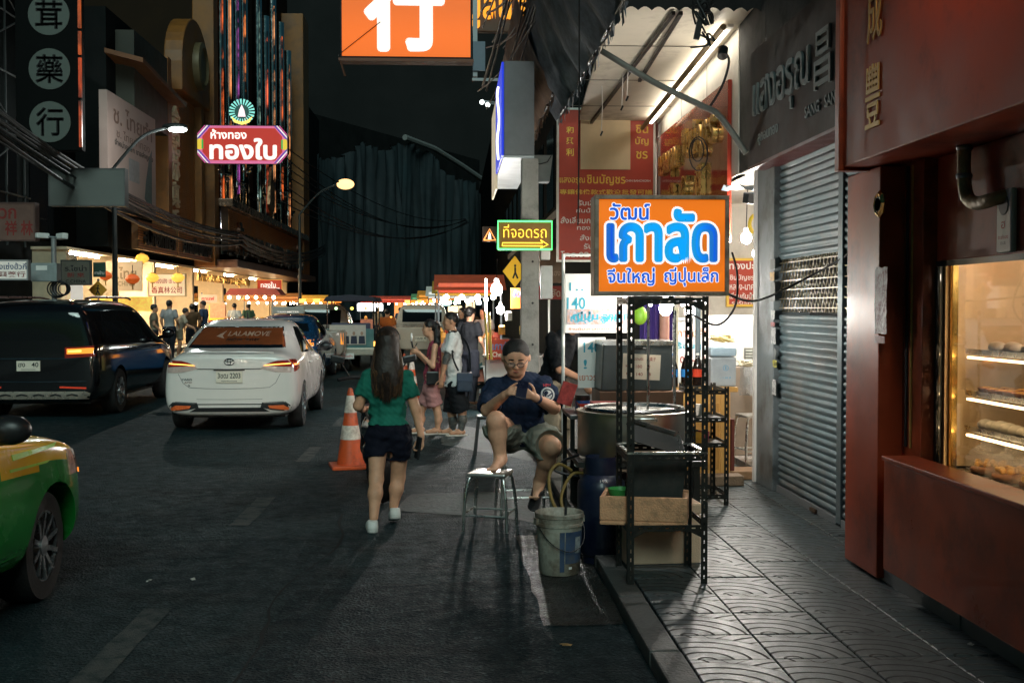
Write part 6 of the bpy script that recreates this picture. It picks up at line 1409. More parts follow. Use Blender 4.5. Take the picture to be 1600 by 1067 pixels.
# ================================================================== vehicles
def car_shell(st, parent, mat, wheels, wr, name='body', sub=2, split=None):
    """st: (v, bottom, halfwidth, belt, top halfwidth, top). Returns BVH of the finished shell."""
    rings = []
    for v, zb, w, zs, wt, zt in st:
        h = zs - zb
        rings.append([(0, zb), (w * .55, zb), (w * .93, zb + .02), (w, zb + h * .28), (w * 1.0, zb + h * .62), (w * .975, zs - .03), (w * .945, zs + .01), (wt + (w * .93 - wt) * .12, zt - (zt - zs) * .16), (wt * .80, zt - .012), (wt * .4, zt), (0, zt)])
    k = len(rings[0]); b = MB(); full = []
    for (v, *_), rg in zip(st, rings):
        full.append([(x, v, z) for x, z in rg] + [(-x, v, z) for x, z in reversed(rg[1:-1])])
    n = len(full[0])
    for rg in full: b.v += rg
    for i in range(len(full) - 1):
        for j in range(n): b.f.append((i * n + j, i * n + (j + 1) % n, (i + 1) * n + (j + 1) % n, (i + 1) * n + j)); b.m.append(0)
    for i in (0, len(full) - 1):
        # quad-strip caps so that subdivision stays clean
        half = (n) // 2
        for j in range(half):
            a = i * n
            q = (a + j, a + j + 1, a + (n - j - 1) % n, a + (n - j) % n)
            q = tuple(dict.fromkeys(q))
            if len(q) >= 3: b.f.append(q); b.m.append(0)
    me = bpy.data.meshes.new(name); me.from_pydata(b.v, [], b.f)
    bm = bmesh.new(); bm.from_mesh(me); bmesh.ops.recalc_face_normals(bm, faces=bm.faces); bm.to_mesh(me); bm.free()
    o = bpy.data.objects.new(name, me); COL.objects.link(o)
    md = o.modifiers.new('s', 'SUBSURF'); md.levels = md.render_levels = sub
    cut = []
    if wheels:
        c = MB()
        for (x, v) in wheels: c.lathe([(0, -.34), (wr * 1.16, -.34), (wr * 1.16, .34), (0, .34)], n=28, axis='X', c=(x, v, wr))
        co = c.build('cut', mat); cut.append(co)
        bo = o.modifiers.new('b', 'BOOLEAN'); bo.operation = 'DIFFERENCE'; bo.object = co; bo.solver = 'EXACT'
    dg = bpy.context.evaluated_depsgraph_get(); dg.update()
    m2 = bpy.data.meshes.new_from_object(o.evaluated_get(dg)); bpy.data.objects.remove(o)
    for c in cut: bpy.data.objects.remove(c)
    m2.materials.clear()
    for mm in (mat if isinstance(mat, list) else [mat]): m2.materials.append(mm)
    if split: m2.polygons.foreach_set('material_index', [split(p.center) for p in m2.polygons])
    else: m2.polygons.foreach_set('material_index', [0] * len(m2.polygons))
    m2.polygons.foreach_set('use_smooth', [True] * len(m2.polygons)); m2.set_sharp_from_angle(angle=RAD(38))
    ob = link(name, m2, parent)
    bvh = BVHTree.FromPolygons([v.co.copy() for v in m2.vertices], [tuple(p.vertices) for p in m2.polygons])
    return ob, bvh

def patch(bvh, poly, axis, sign_, off, name, mat, parent, step=.05, th=.006, solid=True):
    """polygon drawn in elevation, wrapped on the shell. axis 'y' (x,z) from rear/front, 'x' (y,z) from a side, 'z' (x,y) from above"""
    bm = bmesh.new(); vs = [bm.verts.new((a, b, 0)) for a, b in poly]; bm.faces.new(vs)
    for k in (0, 1):
        lo = min(p[k] for p in poly); hi = max(p[k] for p in poly); q = lo + step
        while q < hi - 1e-4:
            co = [0, 0, 0]; no = [0, 0, 0]; co[k] = q; no[k] = 1
            bmesh.ops.bisect_plane(bm, geom=bm.verts[:] + bm.edges[:] + bm.faces[:], plane_co=co, plane_no=no); q += step
    d = Vector({'y': (0, -sign_, 0), 'x': (-sign_, 0, 0), 'z': (0, 0, -1)}[axis]); last = None
    for v in bm.verts:
        a, b = v.co.x, v.co.y; o = Vector({'y': (a, 0, b), 'x': (0, a, b), 'z': (a, b, 0)}[axis]); o = o - d * 8
        h = bvh.ray_cast(o, d, 16)
        v.co = (h[0] - d * off) if h[0] is not None else (last if last is not None else o + d * 8)
        last = v.co.copy()
    if solid:
        g = bmesh.ops.extrude_face_region(bm, geom=bm.faces[:]); 
        for e in g['geom']:
            if isinstance(e, bmesh.types.BMVert): e.co += d * th
    bmesh.ops.recalc_face_normals(bm, faces=bm.faces)
    me = bpy.data.meshes.new(name); bm.to_mesh(me); bm.free(); me.materials.append(mat)
    me.polygons.foreach_set('use_smooth', [True] * len(me.polygons)); me.set_sharp_from_angle(angle=RAD(35))
    return link(name, me, parent)
def mirror(poly): return [(-a, b) for a, b in reversed(poly)]

ALLOY = M('alloy', (.50, .52, .54), .25, .9, var=.1); TYRE = M('tyre', (.018, .018, .018), .75, bump=.2, bs=60)
def wheel(parent, x, v, r, w=.2, spokes=5, double=True):
    s = 1 if x > 0 else -1
    o = MB().lathe([(r * .64, -w / 2), (r * .95, -w / 2), (r, -w * .36), (r, w * .36), (r * .95, w / 2), (r * .64, w / 2)], n=40, axis='X', closed=True, c=(x, v, r)).build('wheel', TYRE, parent, smooth=True)
    b = MB(); b.lathe([(r * .64, -w / 2 * .9), (r * .66, w / 2 * .96), (r * .60, w / 2 * .96), (r * .58, -w / 2 * .9)], n=36, axis='X', closed=True, c=(x, v, r))
    b2 = b
    for k in range(spokes):
        for dq in ((-.16, .16) if double else (0,)):
            a = 2 * math.pi * k / spokes + .3; p = Vector((x + s * w * .34, v + r * .1 * math.cos(a + dq), r + r * .1 * math.sin(a + dq))); q = Vector((x + s * w * .44, v + r * .62 * math.cos(a + dq), r + r * .62 * math.sin(a + dq)))
            b.bar(p, q, .028, .035, up=(1, 0, 0))
    b.lathe([(0, -.02), (r * .2, -.02), (r * .18, .02), (0, .03)] if s > 0 else [(0, .02), (r * .2, .02), (r * .18, -.02), (0, -.03)], n=20, axis='X', c=(x + s * w * .38, v, r))
    b.build('rim', ALLOY, o, smooth=True)
    MB().lathe([(0, -.03), (r * .5, -.03), (r * .5, .0), (0, .0)], n=24, axis='X', c=(x, v, r)).build('brake_disc', DARK, o)
LAMP_R = M('lamp_red', (.30, .02, .01), .12, var=.1, coat=.6); LAMP_LIT = EM('lamp_amber', (1, .30, .03), 1.3); LAMP_HOT = EM('lamp_amber_hot', (1, .42, .08), 3.2); CLR = M('lamp_clear', (.55, .42, .38), .1, var=.15, vs=25, coat=.8)
def plate(parent, bvh, x, z, v, txt, w=.34, h=.15):
    o = MB().box((x - w / 2, v - .012, z - h / 2), (x + w / 2, v, z + h / 2)).build('number_plate', M('plate_white', (.78, .70, .58), .5, var=.04), parent, bevel=.004)
    MB().text(txt, x, z + .02, v - .0145, w * .86, h * .46, .01).build('plate_text', DARK, o, fix=False); MB().text('กรุงเทพมหานคร', x, z - h * .36, v - .0145, w * .6, h * .13, .01).build('plate_text', DARK, o, fix=False)
    return o

# ---------------------------------------------------------------- white sedan
PAINT_W = M('pearl_white', (.74, .70, .66), .22, var=.04, vs=2, coat=.6)
wc = thing('white_sedan', 'white sedan with advertising print over a painted orange reflection on its rear window', 'car', (-2.93, 15.25, 0), RAD(1.0))
st = [(.0, .34, .74, .80, .60, .98), (.03, .22, .84, .90, .66, 1.045), (.22, .20, .875, .93, .68, 1.075), (.55, .20, .88, .95, .66, 1.10), (.95, .20, .88, .96, .69, 1.29), (1.35, .20, .88, .965, .66, 1.455), (1.9, .20, .88, .955, .65, 1.50), (2.55, .20, .88, .93, .62, 1.475), (3.0, .20, .88, .92, .62, 1.24), (3.4, .20, .875, .91, .64, 1.01), (3.95, .20, .86, .83, .60, .90), (4.28, .22, .80, .72, .50, .78), (4.42, .30, .66, .62, .40, .66)]
body, bv = car_shell(st, wc, PAINT_W, [(s * .80, v) for s in (-1, 1) for v in (.86, 3.42)], .30)
for v in (.86, 3.42):
    for s in (-1, 1): wheel(wc, s * .775, v, .30)
MB().box((-.7, .2, .19), (.7, 4.2, .22)).build('underbody', DARK, wc)
WIN_REFL = M('painted_reflection', (.22, .055, .015), .06, var=.15, vs=4, spec=.6)  # orange reflection painted as a colour layer on the glass; lettering is print
rw = patch(bv, [(-.66, 1.10), (.66, 1.10), (.55, 1.38), (-.55, 1.38)], 'y', -1, .004, 'rear_window', DGLASS, wc, .06)
patch(bv, [(-.625, 1.14), (.625, 1.14), (.545, 1.365), (-.545, 1.365)], 'y', -1, .0135, 'painted_window_reflection', WIN_REFL, wc, .06, solid=False)
def body_text(bvh, s, x, z, w, h, mat, parent, name='lettering', bold=.015, off=.02, shear=0):
    b = MB().text(s, x, z, 0, w, h, bold, 0, shear); out = []
    for v in b.v:
        hh = bvh.ray_cast(Vector((v[0], -6, v[2])), V(0, 1, 0), 16); out.append((v[0], (hh[0].y if hh[0] is not None else 0) - off, v[2]))
    b.v = out; return b.build(name, mat, parent, fix=False)
FT = M('window_print', (.45, .28, .2), .3)
body_text(bv, 'LALAMOVE', .12, 1.285, .58, .062, FT, wc, shear=.2, off=.018); body_text(bv, 'deliver faster', .06, 1.215, .46, .05, M('window_print_dark', (.03, .015, .01), .3), wc, shear=.2, off=.018)
b = MB().prism([(-.32, 1.25), (-.2, 1.33), (-.24, 1.26), (-.2, 1.22)], 0, .001); out = [(v[0], bv.ray_cast(Vector((v[0], -6, v[2])), V(0, 1, 0), 16)[0].y - .018, v[2]) for v in b.v]; b.v = out[:4]; b.f = [(0, 1, 2, 3)]; b.m = [0]; b.build('window_logo', FT, wc, fix=False)
# tail lamps wrap from rear to side
tl = [(.40, .845), (.60, .80), (.80, .79), (.815, .93), (.79, .965), (.62, .955), (.5, .92)]
for pl in (tl, mirror(tl)): 
    o = patch(bv, pl, 'y', -1, .008, 'tail_lamp', CLR, wc, .04, .02)
    sg = 1 if pl is tl else -1
    up_ = [(.47, .895), (.60, .875), (.80, .868), (.812, .955), (.62, .948), (.53, .925)]; patch(bv, up_ if sg > 0 else mirror(up_), 'y', -1, .012, 'lamp_lens', LAMP_R, o, .04, .01)
    ln = [(.44, .882), (.60, .895), (.79, .905), (.79, .918), (.60, .908), (.47, .895)]; patch(bv, ln if sg > 0 else mirror(ln), 'y', -1, .017, 'lamp_strip', LAMP_HOT, o, .04, .006)
side = [(.10, .80), (.42, .84), (.44, .90), (.36, .955), (.12, .965)]
patch(bv, side, 'x', 1, .006, 'tail_lamp', LAMP_R, wc, .05, .01)
side2 = [(.12, .885), (.40, .888), (.40, .905), (.12, .908)]; patch(bv, side2, 'x', 1, .012, 'lamp_strip', LAMP_LIT, wc, .05, .005)
# boot seams, bumper graphics
SEAM = M('seam_dark', (.05, .045, .04), .6, var=0)
def seam(pts, w=.006):
    out = []
    for x, z in pts:
        h = bv.ray_cast(Vector((x, -6, z)), V(0, 1, 0), 16)[0]; out.append((x, h.y - .001, z))
    MB().tube(out, w, 6).build('seam', SEAM, wc, smooth=True)
seam([(-.66, .78), (-.60, .66), (-.52, .60), (-.3, .585), (0, .58), (.3, .585), (.52, .60), (.60, .66), (.66, .78)], .003); seam([(-.42, .843), (0, .835), (.42, .843)], .007)
seam([(-.82, .46), (-.4, .445), (0, .44), (.4, .445), (.82, .46)], .0025)
for e in (1, -1):
    o_ = [(.40, .335), (.55, .30), (.78, .28), (.80, .33), (.70, .415), (.42, .40)]; h = patch(bv, o_ if e > 0 else mirror(o_), 'y', -1, .006, 'reflector_housing', DARK, wc, .05, .012)
    i_ = [(.52, .325), (.76, .295), (.77, .325), (.70, .365), (.50, .36)]; patch(bv, i_ if e > 0 else mirror(i_), 'y', -1, .012, 'reflector', M('reflector_orange', (.45, .10, .03), .3, var=.1, emit=(1, .2, .04), es=.12), h, .05, .008)
    s_ = [(.45, .385), (.72, .40), (.78, .345), (.79, .36), (.73, .412), (.44, .396)]; patch(bv, s_ if e > 0 else mirror(s_), 'y', -1, .014, 'trim', CHROME, h, .05, .006)
low = [(-.52, .28), (-.42, .335), (.42, .335), (.52, .28)]; patch(bv, low, 'y', -1, .006, 'diffuser', DARK, wc, .06, .01); band_ = [(-.5, .372), (.5, .372), (.48, .385), (-.48, .385)]; patch(bv, band_, 'y', -1, .006, 'diffuser', DARK, wc, .06, .01)
plate(wc, bv, 0, .735, bv.ray_cast(V(0, -6, .735), V(0, 1, 0))[0].y - .006, '3ขฒ 2203'); MB().box((-.2, bv.ray_cast(V(0, -6, .82), V(0, 1, 0))[0].y - .02, .822), (.2, .1, .836)).build('plate_lamp_bar', BLKP, wc)
# round two-ellipse badge, model script
yb = bv.ray_cast(V(0, -6, .94), V(0, 1, 0))[0].y - .008
for (a_, c_, q) in ((.065, .043, 0), (.020, .040, 0), (.052, .018, .018)):
    MB().tube([(a_ * math.cos(k * .3142), yb, .935 + q + c_ * math.sin(k * .3142)) for k in range(21)], .0055, 6).build('badge', CHROME, wc, smooth=True)
body_text(bv, 'YARIS', -.55, .705, .14, .026, CHROME, wc, 'badge', off=.006); body_text(bv, 'ATIV', -.53, .665, .1, .024, M('badge_dark', (.2, .08, .05), .4), wc, 'badge', off=.006); body_text(bv, 'S', -.52, .625, .03, .024, CHROME, wc, 'badge', off=.006)
# side glass, door handles, mirrors, aerial
for e in (1, -1):
    patch(bv, [(1.12, 1.02), (1.22, 1.015), (2.02, 1.0), (2.02, 1.36), (1.55, 1.375), (1.32, 1.27)], 'x', e, .004, 'side_window', DGLASS, wc, .08); patch(bv, [(2.10, .998), (2.98, .975), (2.62, 1.30), (2.10, 1.355)], 'x', e, .004, 'side_window', DGLASS, wc, .08)
    for v in (1.55, 2.5): MB().tube([(e * .882, v, .86), (e * .905, v + .03, .865), (e * .905, v + .15, .865), (e * .882, v + .18, .86)], .011, 8).build('door_handle', PAINT_W, wc, smooth=True)
    for v in (1.30, 2.06, 3.05):
        pts = [bv.ray_cast(Vector((e * 3, v + (.0 if z > .5 else .0), z)), V(-e, 0, 0))[0] for z in (.34, .5, .7, .9, .96)]; MB().tube([p for p in pts if p], .003, 5).build('seam', SEAM, wc)
    S = Field((min(e * .8, e * 1.15) - .05, 2.75, .9), (max(e * .8, e * 1.15) + .05, 3.15, 1.2), .012); S.egg((e * .99, 2.93, 1.04), (.105, .06, .07), .02); S.limb((e * .86, 2.98, .98), (e * .95, 2.95, 1.0), .03, .03, .02); S.mesh('mirror', BLKP, wc)
MB().tube([(0.0, 1.55, 1.49), (0, 1.50, 1.58)], [.016, .006], 8).build('aerial', BLKP, wc, smooth=True); MB().tube([(-.56, .1, 1.05), (-.3, .03, 1.062), (0, .02, 1.065), (.3, .03, 1.062), (.56, .1, 1.05)], .010, 8).build('boot_lip', PAINT_W, wc, smooth=True)
patch(bv, [(-.52, 1.02), (.52, 1.02), (.44, 1.36), (-.44, 1.36)], 'y', 1, .004, 'windscreen', DGLASS, wc, .08)

# ---------------------------------------------------------------- black MPV
PAINT_K = M('black_paint', (.005, .005, .006), .10, var=0, coat=.9)
kc = thing('black_van', 'glossy black people carrier with amber tail lamps at left', 'car', (-6.19, 17.2, 0), RAD(0))
st = [(.0, .34, .88, 1.0, .74, 1.52), (.04, .26, .96, 1.12, .80, 1.66), (.25, .22, .985, 1.14, .80, 1.735), (.9, .22, .99, 1.13, .79, 1.77), (2.0, .22, .99, 1.11, .79, 1.78), (3.0, .22, .99, 1.08, .76, 1.74), (3.55, .22, .985, 1.06, .74, 1.50), (4.05, .22, .97, 1.04, .78, 1.17), (4.6, .22, .95, .95, .72, 1.05), (5.0, .25, .88, .80, .6, .92), (5.12, .34, .74, .68, .5, .78)]
body, kv = car_shell(st, kc, PAINT_K, [(s * .90, v) for s in (-1, 1) for v in (1.12, 4.15)], .35)
for v in (1.12, 4.15):
    for s in (-1, 1): wheel(kc, s * .875, v, .35, .23, 8, False)
MB().box((-.8, .2, .22), (.8, 4.9, .26)).build('underbody', DARK, kc)
patch(kv, [(-.76, 1.16), (.76, 1.16), (.69, 1.58), (-.69, 1.58)], 'y', -1, .004, 'rear_window', DGLASS, kc, .08)
lm = [(.50, .90), (.93, .93), (.945, 1.06), (.92, 1.085), (.50, 1.06)]
for pl, e in ((lm, 1), (mirror(lm), -1)):
    o = patch(kv, pl, 'y', -1, .006, 'tail_lamp', LAMP_R, kc, .05, .012); i_ = [(.53, .96), (.90, .975), (.91, 1.055), (.53, 1.04)]; patch(kv, i_ if e > 0 else mirror(i_), 'y', -1, .012, 'lamp_glow', LAMP_LIT, o, .05, .006); j_ = [(.55, .99), (.74, .995), (.74, 1.025), (.55, 1.015)]; patch(kv, j_ if e > 0 else mirror(j_), 'y', -1, .017, 'lamp_strip', LAMP_HOT, o, .05, .004)
yk = lambda z, x=0: kv.ray_cast(V(x, -6, z), V(0, 1, 0))[0].y
MB().tube([(x, yk(.895, x) - .006, .895) for x in (-.7, -.4, 0, .4, .7)], .008, 6).build('chrome_strip', CHROME, kc); plate(kc, kv, -.02, .79, yk(.79) - .006, 'ฮง   40')
patch(kv, [(-.82, .30), (.82, .30), (.86, .385), (.78, .415), (-.78, .415), (-.86, .385)], 'y', -1, .012, 'skid_plate', M('skid_silver', (.55, .48, .40), .3, .6), kc, .06, .02)
for x in (-.6, -.36, -.12, .12, .36, .6): MB().tube([(x - .08, yk(.36, x) - .012, .355), (x, yk(.36, x) - .02, .372), (x + .08, yk(.36, x) - .012, .355)], .011, 6).build('skid_rib', DARK, kc)
for e in (1, -1): a_ = [(.42, .465), (.80, .45), (.80, .475), (.42, .49)]; patch(kv, a_ if e > 0 else mirror(a_), 'y', -1, .006, 'reflector', M('reflector_red', (.45, .04, .02), .25, emit=(1, .08, .03), es=.25), kc, .05)
MB().tube([(-.8, yk(.56, -.8) - .004, .56), (0, yk(.56) - .004, .555), (.8, yk(.56, .8) - .004, .56)], .006, 6).build('chrome_strip', CHROME, kc)
for e in (1, -1):
    patch(kv, [(.45, 1.22), (1.55, 1.19), (1.55, 1.60), (.75, 1.60)], 'x', e, .004, 'side_window', DGLASS, kc, .1); patch(kv, [(1.63, 1.19), (2.60, 1.17), (2.60, 1.58), (1.63, 1.60)], 'x', e, .004, 'side_window', DGLASS, kc, .1); patch(kv, [(2.68, 1.17), (3.65, 1.14), (3.2, 1.50), (2.68, 1.57)], 'x', e, .004, 'side_window', DGLASS, kc, .1)
    S = Field((min(e * .9, e * 1.3) - .05, 3.35, 1.02), (max(e * .9, e * 1.3) + .05, 3.75, 1.35), .014); S.egg((e * 1.14, 3.54, 1.19), (.11, .07, .09), .02); S.limb((e * .97, 3.6, 1.12), (e * 1.1, 3.56, 1.14), .035, .035, .02); S.mesh('mirror', PAINT_K, kc)
    MB().tube([(e * .70, .35, 1.775), (e * .72, .6, 1.80), (e * .72, 2.5, 1.81), (e * .68, 2.8, 1.78)], .018, 8).build('roof_rail', M('rail_brown', (.25, .14, .12), .3, .5), kc, smooth=True)
    for v in (1.65, 2.7): MB().tube([(e * .99, v, .98), (e * 1.015, v + .03, .985), (e * 1.015, v + .2, .985), (e * .99, v + .23, .98)], .012, 8).build('door_handle', CHROME, kc, smooth=True)

# ---------------------------------------------------------------- green and yellow taxi, near left
TG = M('taxi_green', (.015, .24, .035), .22, var=.05, coat=.5); TY = M('taxi_yellow', (.95, .52, .02), .22, var=.05, coat=.5)
tx = thing('taxi', 'green and yellow taxi nose at the near photo edge', 'car', (-3.17, 2.72, 0), 0)
st = [(.0, .34, .74, .80, .60, .98), (.03, .24, .84, .93, .66, 1.05), (.55, .22, .88, .95, .66, 1.10), (.95, .22, .88, .96, .61, 1.30), (1.35, .22, .88, .965, .57, 1.46), (1.9, .22, .88, .955, .575, 1.50), (2.55, .22, .88, .93, .56, 1.475), (3.0, .22, .88, .93, .58, 1.24), (3.4, .22, .92, .92, .66, 1.02), (3.9, .20, .95, .90, .68, .96), (4.25, .20, .95, .84, .66, .90), (4.5, .22, .86, .76, .56, .82), (4.62, .28, .62, .66, .42, .70)]
body, tv = car_shell(st, tx, [TG, TY], [(s * .82, v) for s in (-1, 1) for v in (.86, 3.86)], .31, split=lambda c: 1 if c.z > .80 - .0 * c.y + (.02 * math.sin(c.y * 3)) else 0)
for v in (.86, 3.86):
    for s in (-1, 1): wheel(tx, s * .775, v, .31, .2, 10, False)
MB().box((-.7, .2, .22), (.7, 4.2, .25)).build('underbody', DARK, tx)
for e in (1, -1):
    patch(tv, [(4.08, .68), (4.50, .66), (4.50, .72), (4.36, .80), (4.08, .83)], 'x', e, .008, 'head_lamp', M('lamp_pink', (.55, .30, .22), .12, var=.4, vs=22, coat=.8), tx, .05, .012); patch(tv, [(4.30, .665), (4.48, .65), (4.48, .675), (4.30, .69)], 'x', e, .012, 'indicator', LAMP_LIT, tx, .05, .006)
    patch(tv, [(1.12, 1.02), (2.02, 1.0), (2.02, 1.36), (1.55, 1.375), (1.32, 1.27)], 'x', e, .004, 'side_window', DGLASS, tx, .1); patch(tv, [(2.10, 1.0), (3.05, .975), (2.62, 1.30), (2.10, 1.355)], 'x', e, .004, 'side_window', DGLASS, tx, .1)
    S = Field((min(e * .8, e * 1.2) - .05, 2.75, .9), (max(e * .8, e * 1.2) + .05, 3.3, 1.25), .01); S.egg((e * 1.0, 3.02, 1.05), (.11, .065, .075), .02); S.limb((e * .86, 3.05, .98), (e * .95, 3.03, 1.0), .03, .03, .02); S.mesh('mirror', BLKP, tx)
    patch(tv, [(3.5, .20 + .07), (.5 + 2.9, .32), (3.4, .35), (1.3, .35), (1.3, .27)], 'x', e, .006, 'sill', TG, tx, .2); patch(tv, [(4.40, .42), (4.49, .42), (4.49, .435), (4.40, .43)], 'x', e, .006, 'bumper_seam', CHROME, tx, .05)
patch(tv, [(-.52, 1.02), (.52, 1.02), (.44, 1.36), (-.44, 1.36)], 'y', 1, .004, 'windscreen', DGLASS, tx, .08)
for e in (1, -1):
    lamp('assumed_head_light', 'SPOT', (e * .62, 4.53, .70), 2300, (1, .74, .54), .06, (RAD(89.5), 0, 0), parent=tx, spot=RAD(44))  # taxi beams are assumed, added to light the white sedan's rear
YLM = M('lime_stripe', (.45, .75, .05), .35, var=.1)
for e in (1, -1): patch(tv, [(3.35, .855), (3.9, .865), (4.0, .88), (3.35, .885)], 'x', e, .005, 'stripe', YLM, tx, .08, .003); patch(tv, [(3.3, .80), (3.75, .792), (3.8, .802), (3.3, .815)], 'x', e, .005, 'stripe', YLM, tx, .08, .003)

# ---------------------------------------------------------------- vehicles further up the street
def far_car(name, lab, loc, col, st, wr=.3, wv=(.86, 3.42), lit=True, win=((-.58, 1.12), (.58, 1.12), (.47, 1.36), (-.47, 1.36)), lamps=((.5, .82), (.8, .82), (.8, .96), (.5, .94)), sub=1):
    t = thing(name, lab, 'car', loc, 0); m = M(name + '_paint_' + lab[:12], col, .22, var=.05, coat=.5)
    body, v_ = car_shell(st, t, m, [(s * .80, v) for s in (-1, 1) for v in wv], wr, sub=sub + 1)
    for v in wv:
        for s in (-1, 1): wheel(t, s * .77, v, wr)
    patch(v_, list(win), 'y', -1, .004, 'rear_window', DGLASS, t, .08)
    for pl in (list(lamps), mirror(list(lamps))): o = patch(v_, pl, 'y', -1, .006, 'tail_lamp', LAMP_LIT if lit else LAMP_R, t, .06, .012)
    for e in (1, -1): patch(v_, [(1.2, 1.02), (2.02, 1.0), (2.02, 1.34), (1.45, 1.34)], 'x', e, .004, 'side_window', DGLASS, t, .1); patch(v_, [(2.10, 1.0), (2.95, .98), (2.6, 1.28), (2.10, 1.33)], 'x', e, .004, 'side_window', DGLASS, t, .1)
    return t, v_
SED = [(.0, .34, .74, .80, .60, .98), (.03, .22, .84, .90, .66, 1.045), (.55, .20, .88, .95, .66, 1.10), (.95, .20, .88, .96, .61, 1.30), (1.35, .20, .88, .965, .57, 1.455), (1.9, .20, .88, .955, .575, 1.50), (2.55, .20, .88, .93, .56, 1.475), (3.4, .20, .875, .91, .64, 1.01), (3.95, .20, .86, .83, .60, .90), (4.28, .22, .80, .72, .50, .78), (4.42, .30, .66, .62, .40, .66)]
bt, _ = far_car('blue_taxi', 'dark blue taxi with roof sign ahead of white sedan', (-3.75, 25.0, 0), (.008, .05, .13), SED)
tpb = MB().box((-.36, 1.45, 1.50), (.36, 1.60, 1.66)).build('taxi_sign', M('taxi_sign', (.38, .36, .32), .4), bt, bevel=.02); MB().text('TAXI-METER', 0, 1.545, 1.449, .5, .035, .012).build('taxi_lettering', EM('taxi_letter', (1, .9, .8), .8), bt, fix=False)
PK = [(.0, .42, .80, 1.0, .72, 1.04), (.04, .40, .86, 1.06, .82, 1.09), (1.5, .40, .88, 1.08, .82, 1.10), (1.56, .40, .88, 1.08, .70, 1.70), (1.75, .40, .88, 1.08, .70, 1.76), (3.0, .40, .88, 1.06, .68, 1.74), (3.7, .40, .88, 1.06, .72, 1.16), (4.6, .42, .86, 1.0, .7, 1.02), (5.1, .5, .74, .85, .6, .9)]
PW = [(-.60, 1.2), (.60, 1.2), (.60, 1.58), (-.60, 1.58)]; PL = ((.74, .72), (.84, .72), (.84, 1.0), (.74, 1.0))
for nm, lab, loc, col in (('pickup_truck', 'pale pickup truck with amber roof light bar', (-3.55, 29.0, 0), (.36, .29, .24)), ('pickup_truck', 'cream pickup truck behind the standing couple', (-.95, 34.0, 0), (.55, .45, .36))):
    t, v_ = far_car(nm, lab, loc, col, PK, .37, (1.0, 4.05), True, PW, PL)
    for k in range(6): MB().box((-.55 + .19 * k, 2.0, 1.77), (-.40 + .19 * k, 2.2, 1.87)).build('light_bar', LAMP_HOT if k % 2 == 0 else LAMP_LIT, t)
    plate(t, v_, 0, .72, -.01, '1ฒช 4')
# tuk-tuk with poster panel
tk = thing('tuk_tuk', 'three wheeled taxi with poster panel and open sides', 'tuk-tuk', (-2.62, 29.5, 0), 0)
GRM = M('tuk_teal', (.08, .20, .20), .4)
MB().box((-.62, 0, .42), (.62, 2.4, .62)).build('chassis', M('tuk_base', (.35, .33, .27), .4, .3), tk, bevel=.03); MB().box((-.6, .02, .62), (.6, .08, 1.1)).build('rear_panel', GRM, tk, bevel=.01)
for x in (-.6, .6):
    for v in (.1, 1.2, 2.3): MB().tube([(x, v, .6), (x * .97, v, 1.80)], .022, 8).build('post', CHROME, tk)
MB().prism([(-.68, 1.80), (.68, 1.80), (.6, 1.92), (0, 1.97), (-.6, 1.92)], -.05, 2.6).build('roof', M('tuk_roof', (.03, .03, .05), .6), tk, bevel=.02)
MB().box((-.52, -.02, .70), (.40, .018, 1.20)).build('poster', M('poster_paper', (.60, .52, .46), .5), tk)
b = MB()
for k in range(3):
    x = -.10 + .20 * k; b.prism([(x - .085, .72), (x + .085, .72), (x + .07, .92), (x - .07, .92)], -.026, -.021)
b.build('poster_print', M('suit_print', (.02, .025, .05), .5), tk); b = MB()
for k in range(3): b.ball((-.10 + .20 * k, -.024, .985), (.035, .004, .05), 12, 8)
b.build('poster_print', M('face_print', (.42, .25, .17), .5), tk); MB().text('เลือก\nเบอร์', -.36, 1.0, -.021, .16, .16, .02).build('poster_print', M('poster_red', (.5, .1, .08), .5), tk, fix=False)
for x in (-.66, .60): MB().box((x, -.03, .66), (x + .06, .01, .78)).build('tail_lamp', LAMP_HOT, tk)
for x, c in ((-.35, EM('sg', (.5, 1, .4), 3)), (.05, EM('sy', (1, .7, .1), 4)), (.40, EM('sr', (1, .15, .05), 4))): MB().ball((x, .0, 1.62), .04, 10, 6).build('signal_lamp', c, tk)
MB().box((-.45, -.03, .36), (-.28, .0, .46)).build('number_plate', M('plate_yellow', (.75, .55, .03), .5), tk); MB().box((-.26, -.03, .34), (.1, .0, .48)).build('sticker', WHITEP, tk); MB().text('รถเช่า', -.08, .41, -.032, .28, .08, .02).build('sticker_text', M('poster_red', (.5, .1, .08), .5), tk, fix=False)
for x in (-.55, .55): wheel(tk, x, .45, .25, .12)
MB().lathe([(.12, -.05), (.24, -.05), (.25, 0), (.24, .05), (.12, .05)], n=24, axis='X', c=(0, 2.5, .25), closed=True).build('wheel', TYRE, tk, smooth=True)
MB().box((-.5, .3, .75), (.5, .8, .85)).box((-.5, .2, .85), (.5, .3, 1.25)).build('seat', M('tuk_seat', (.05, .05, .1), .5), tk, bevel=.03)
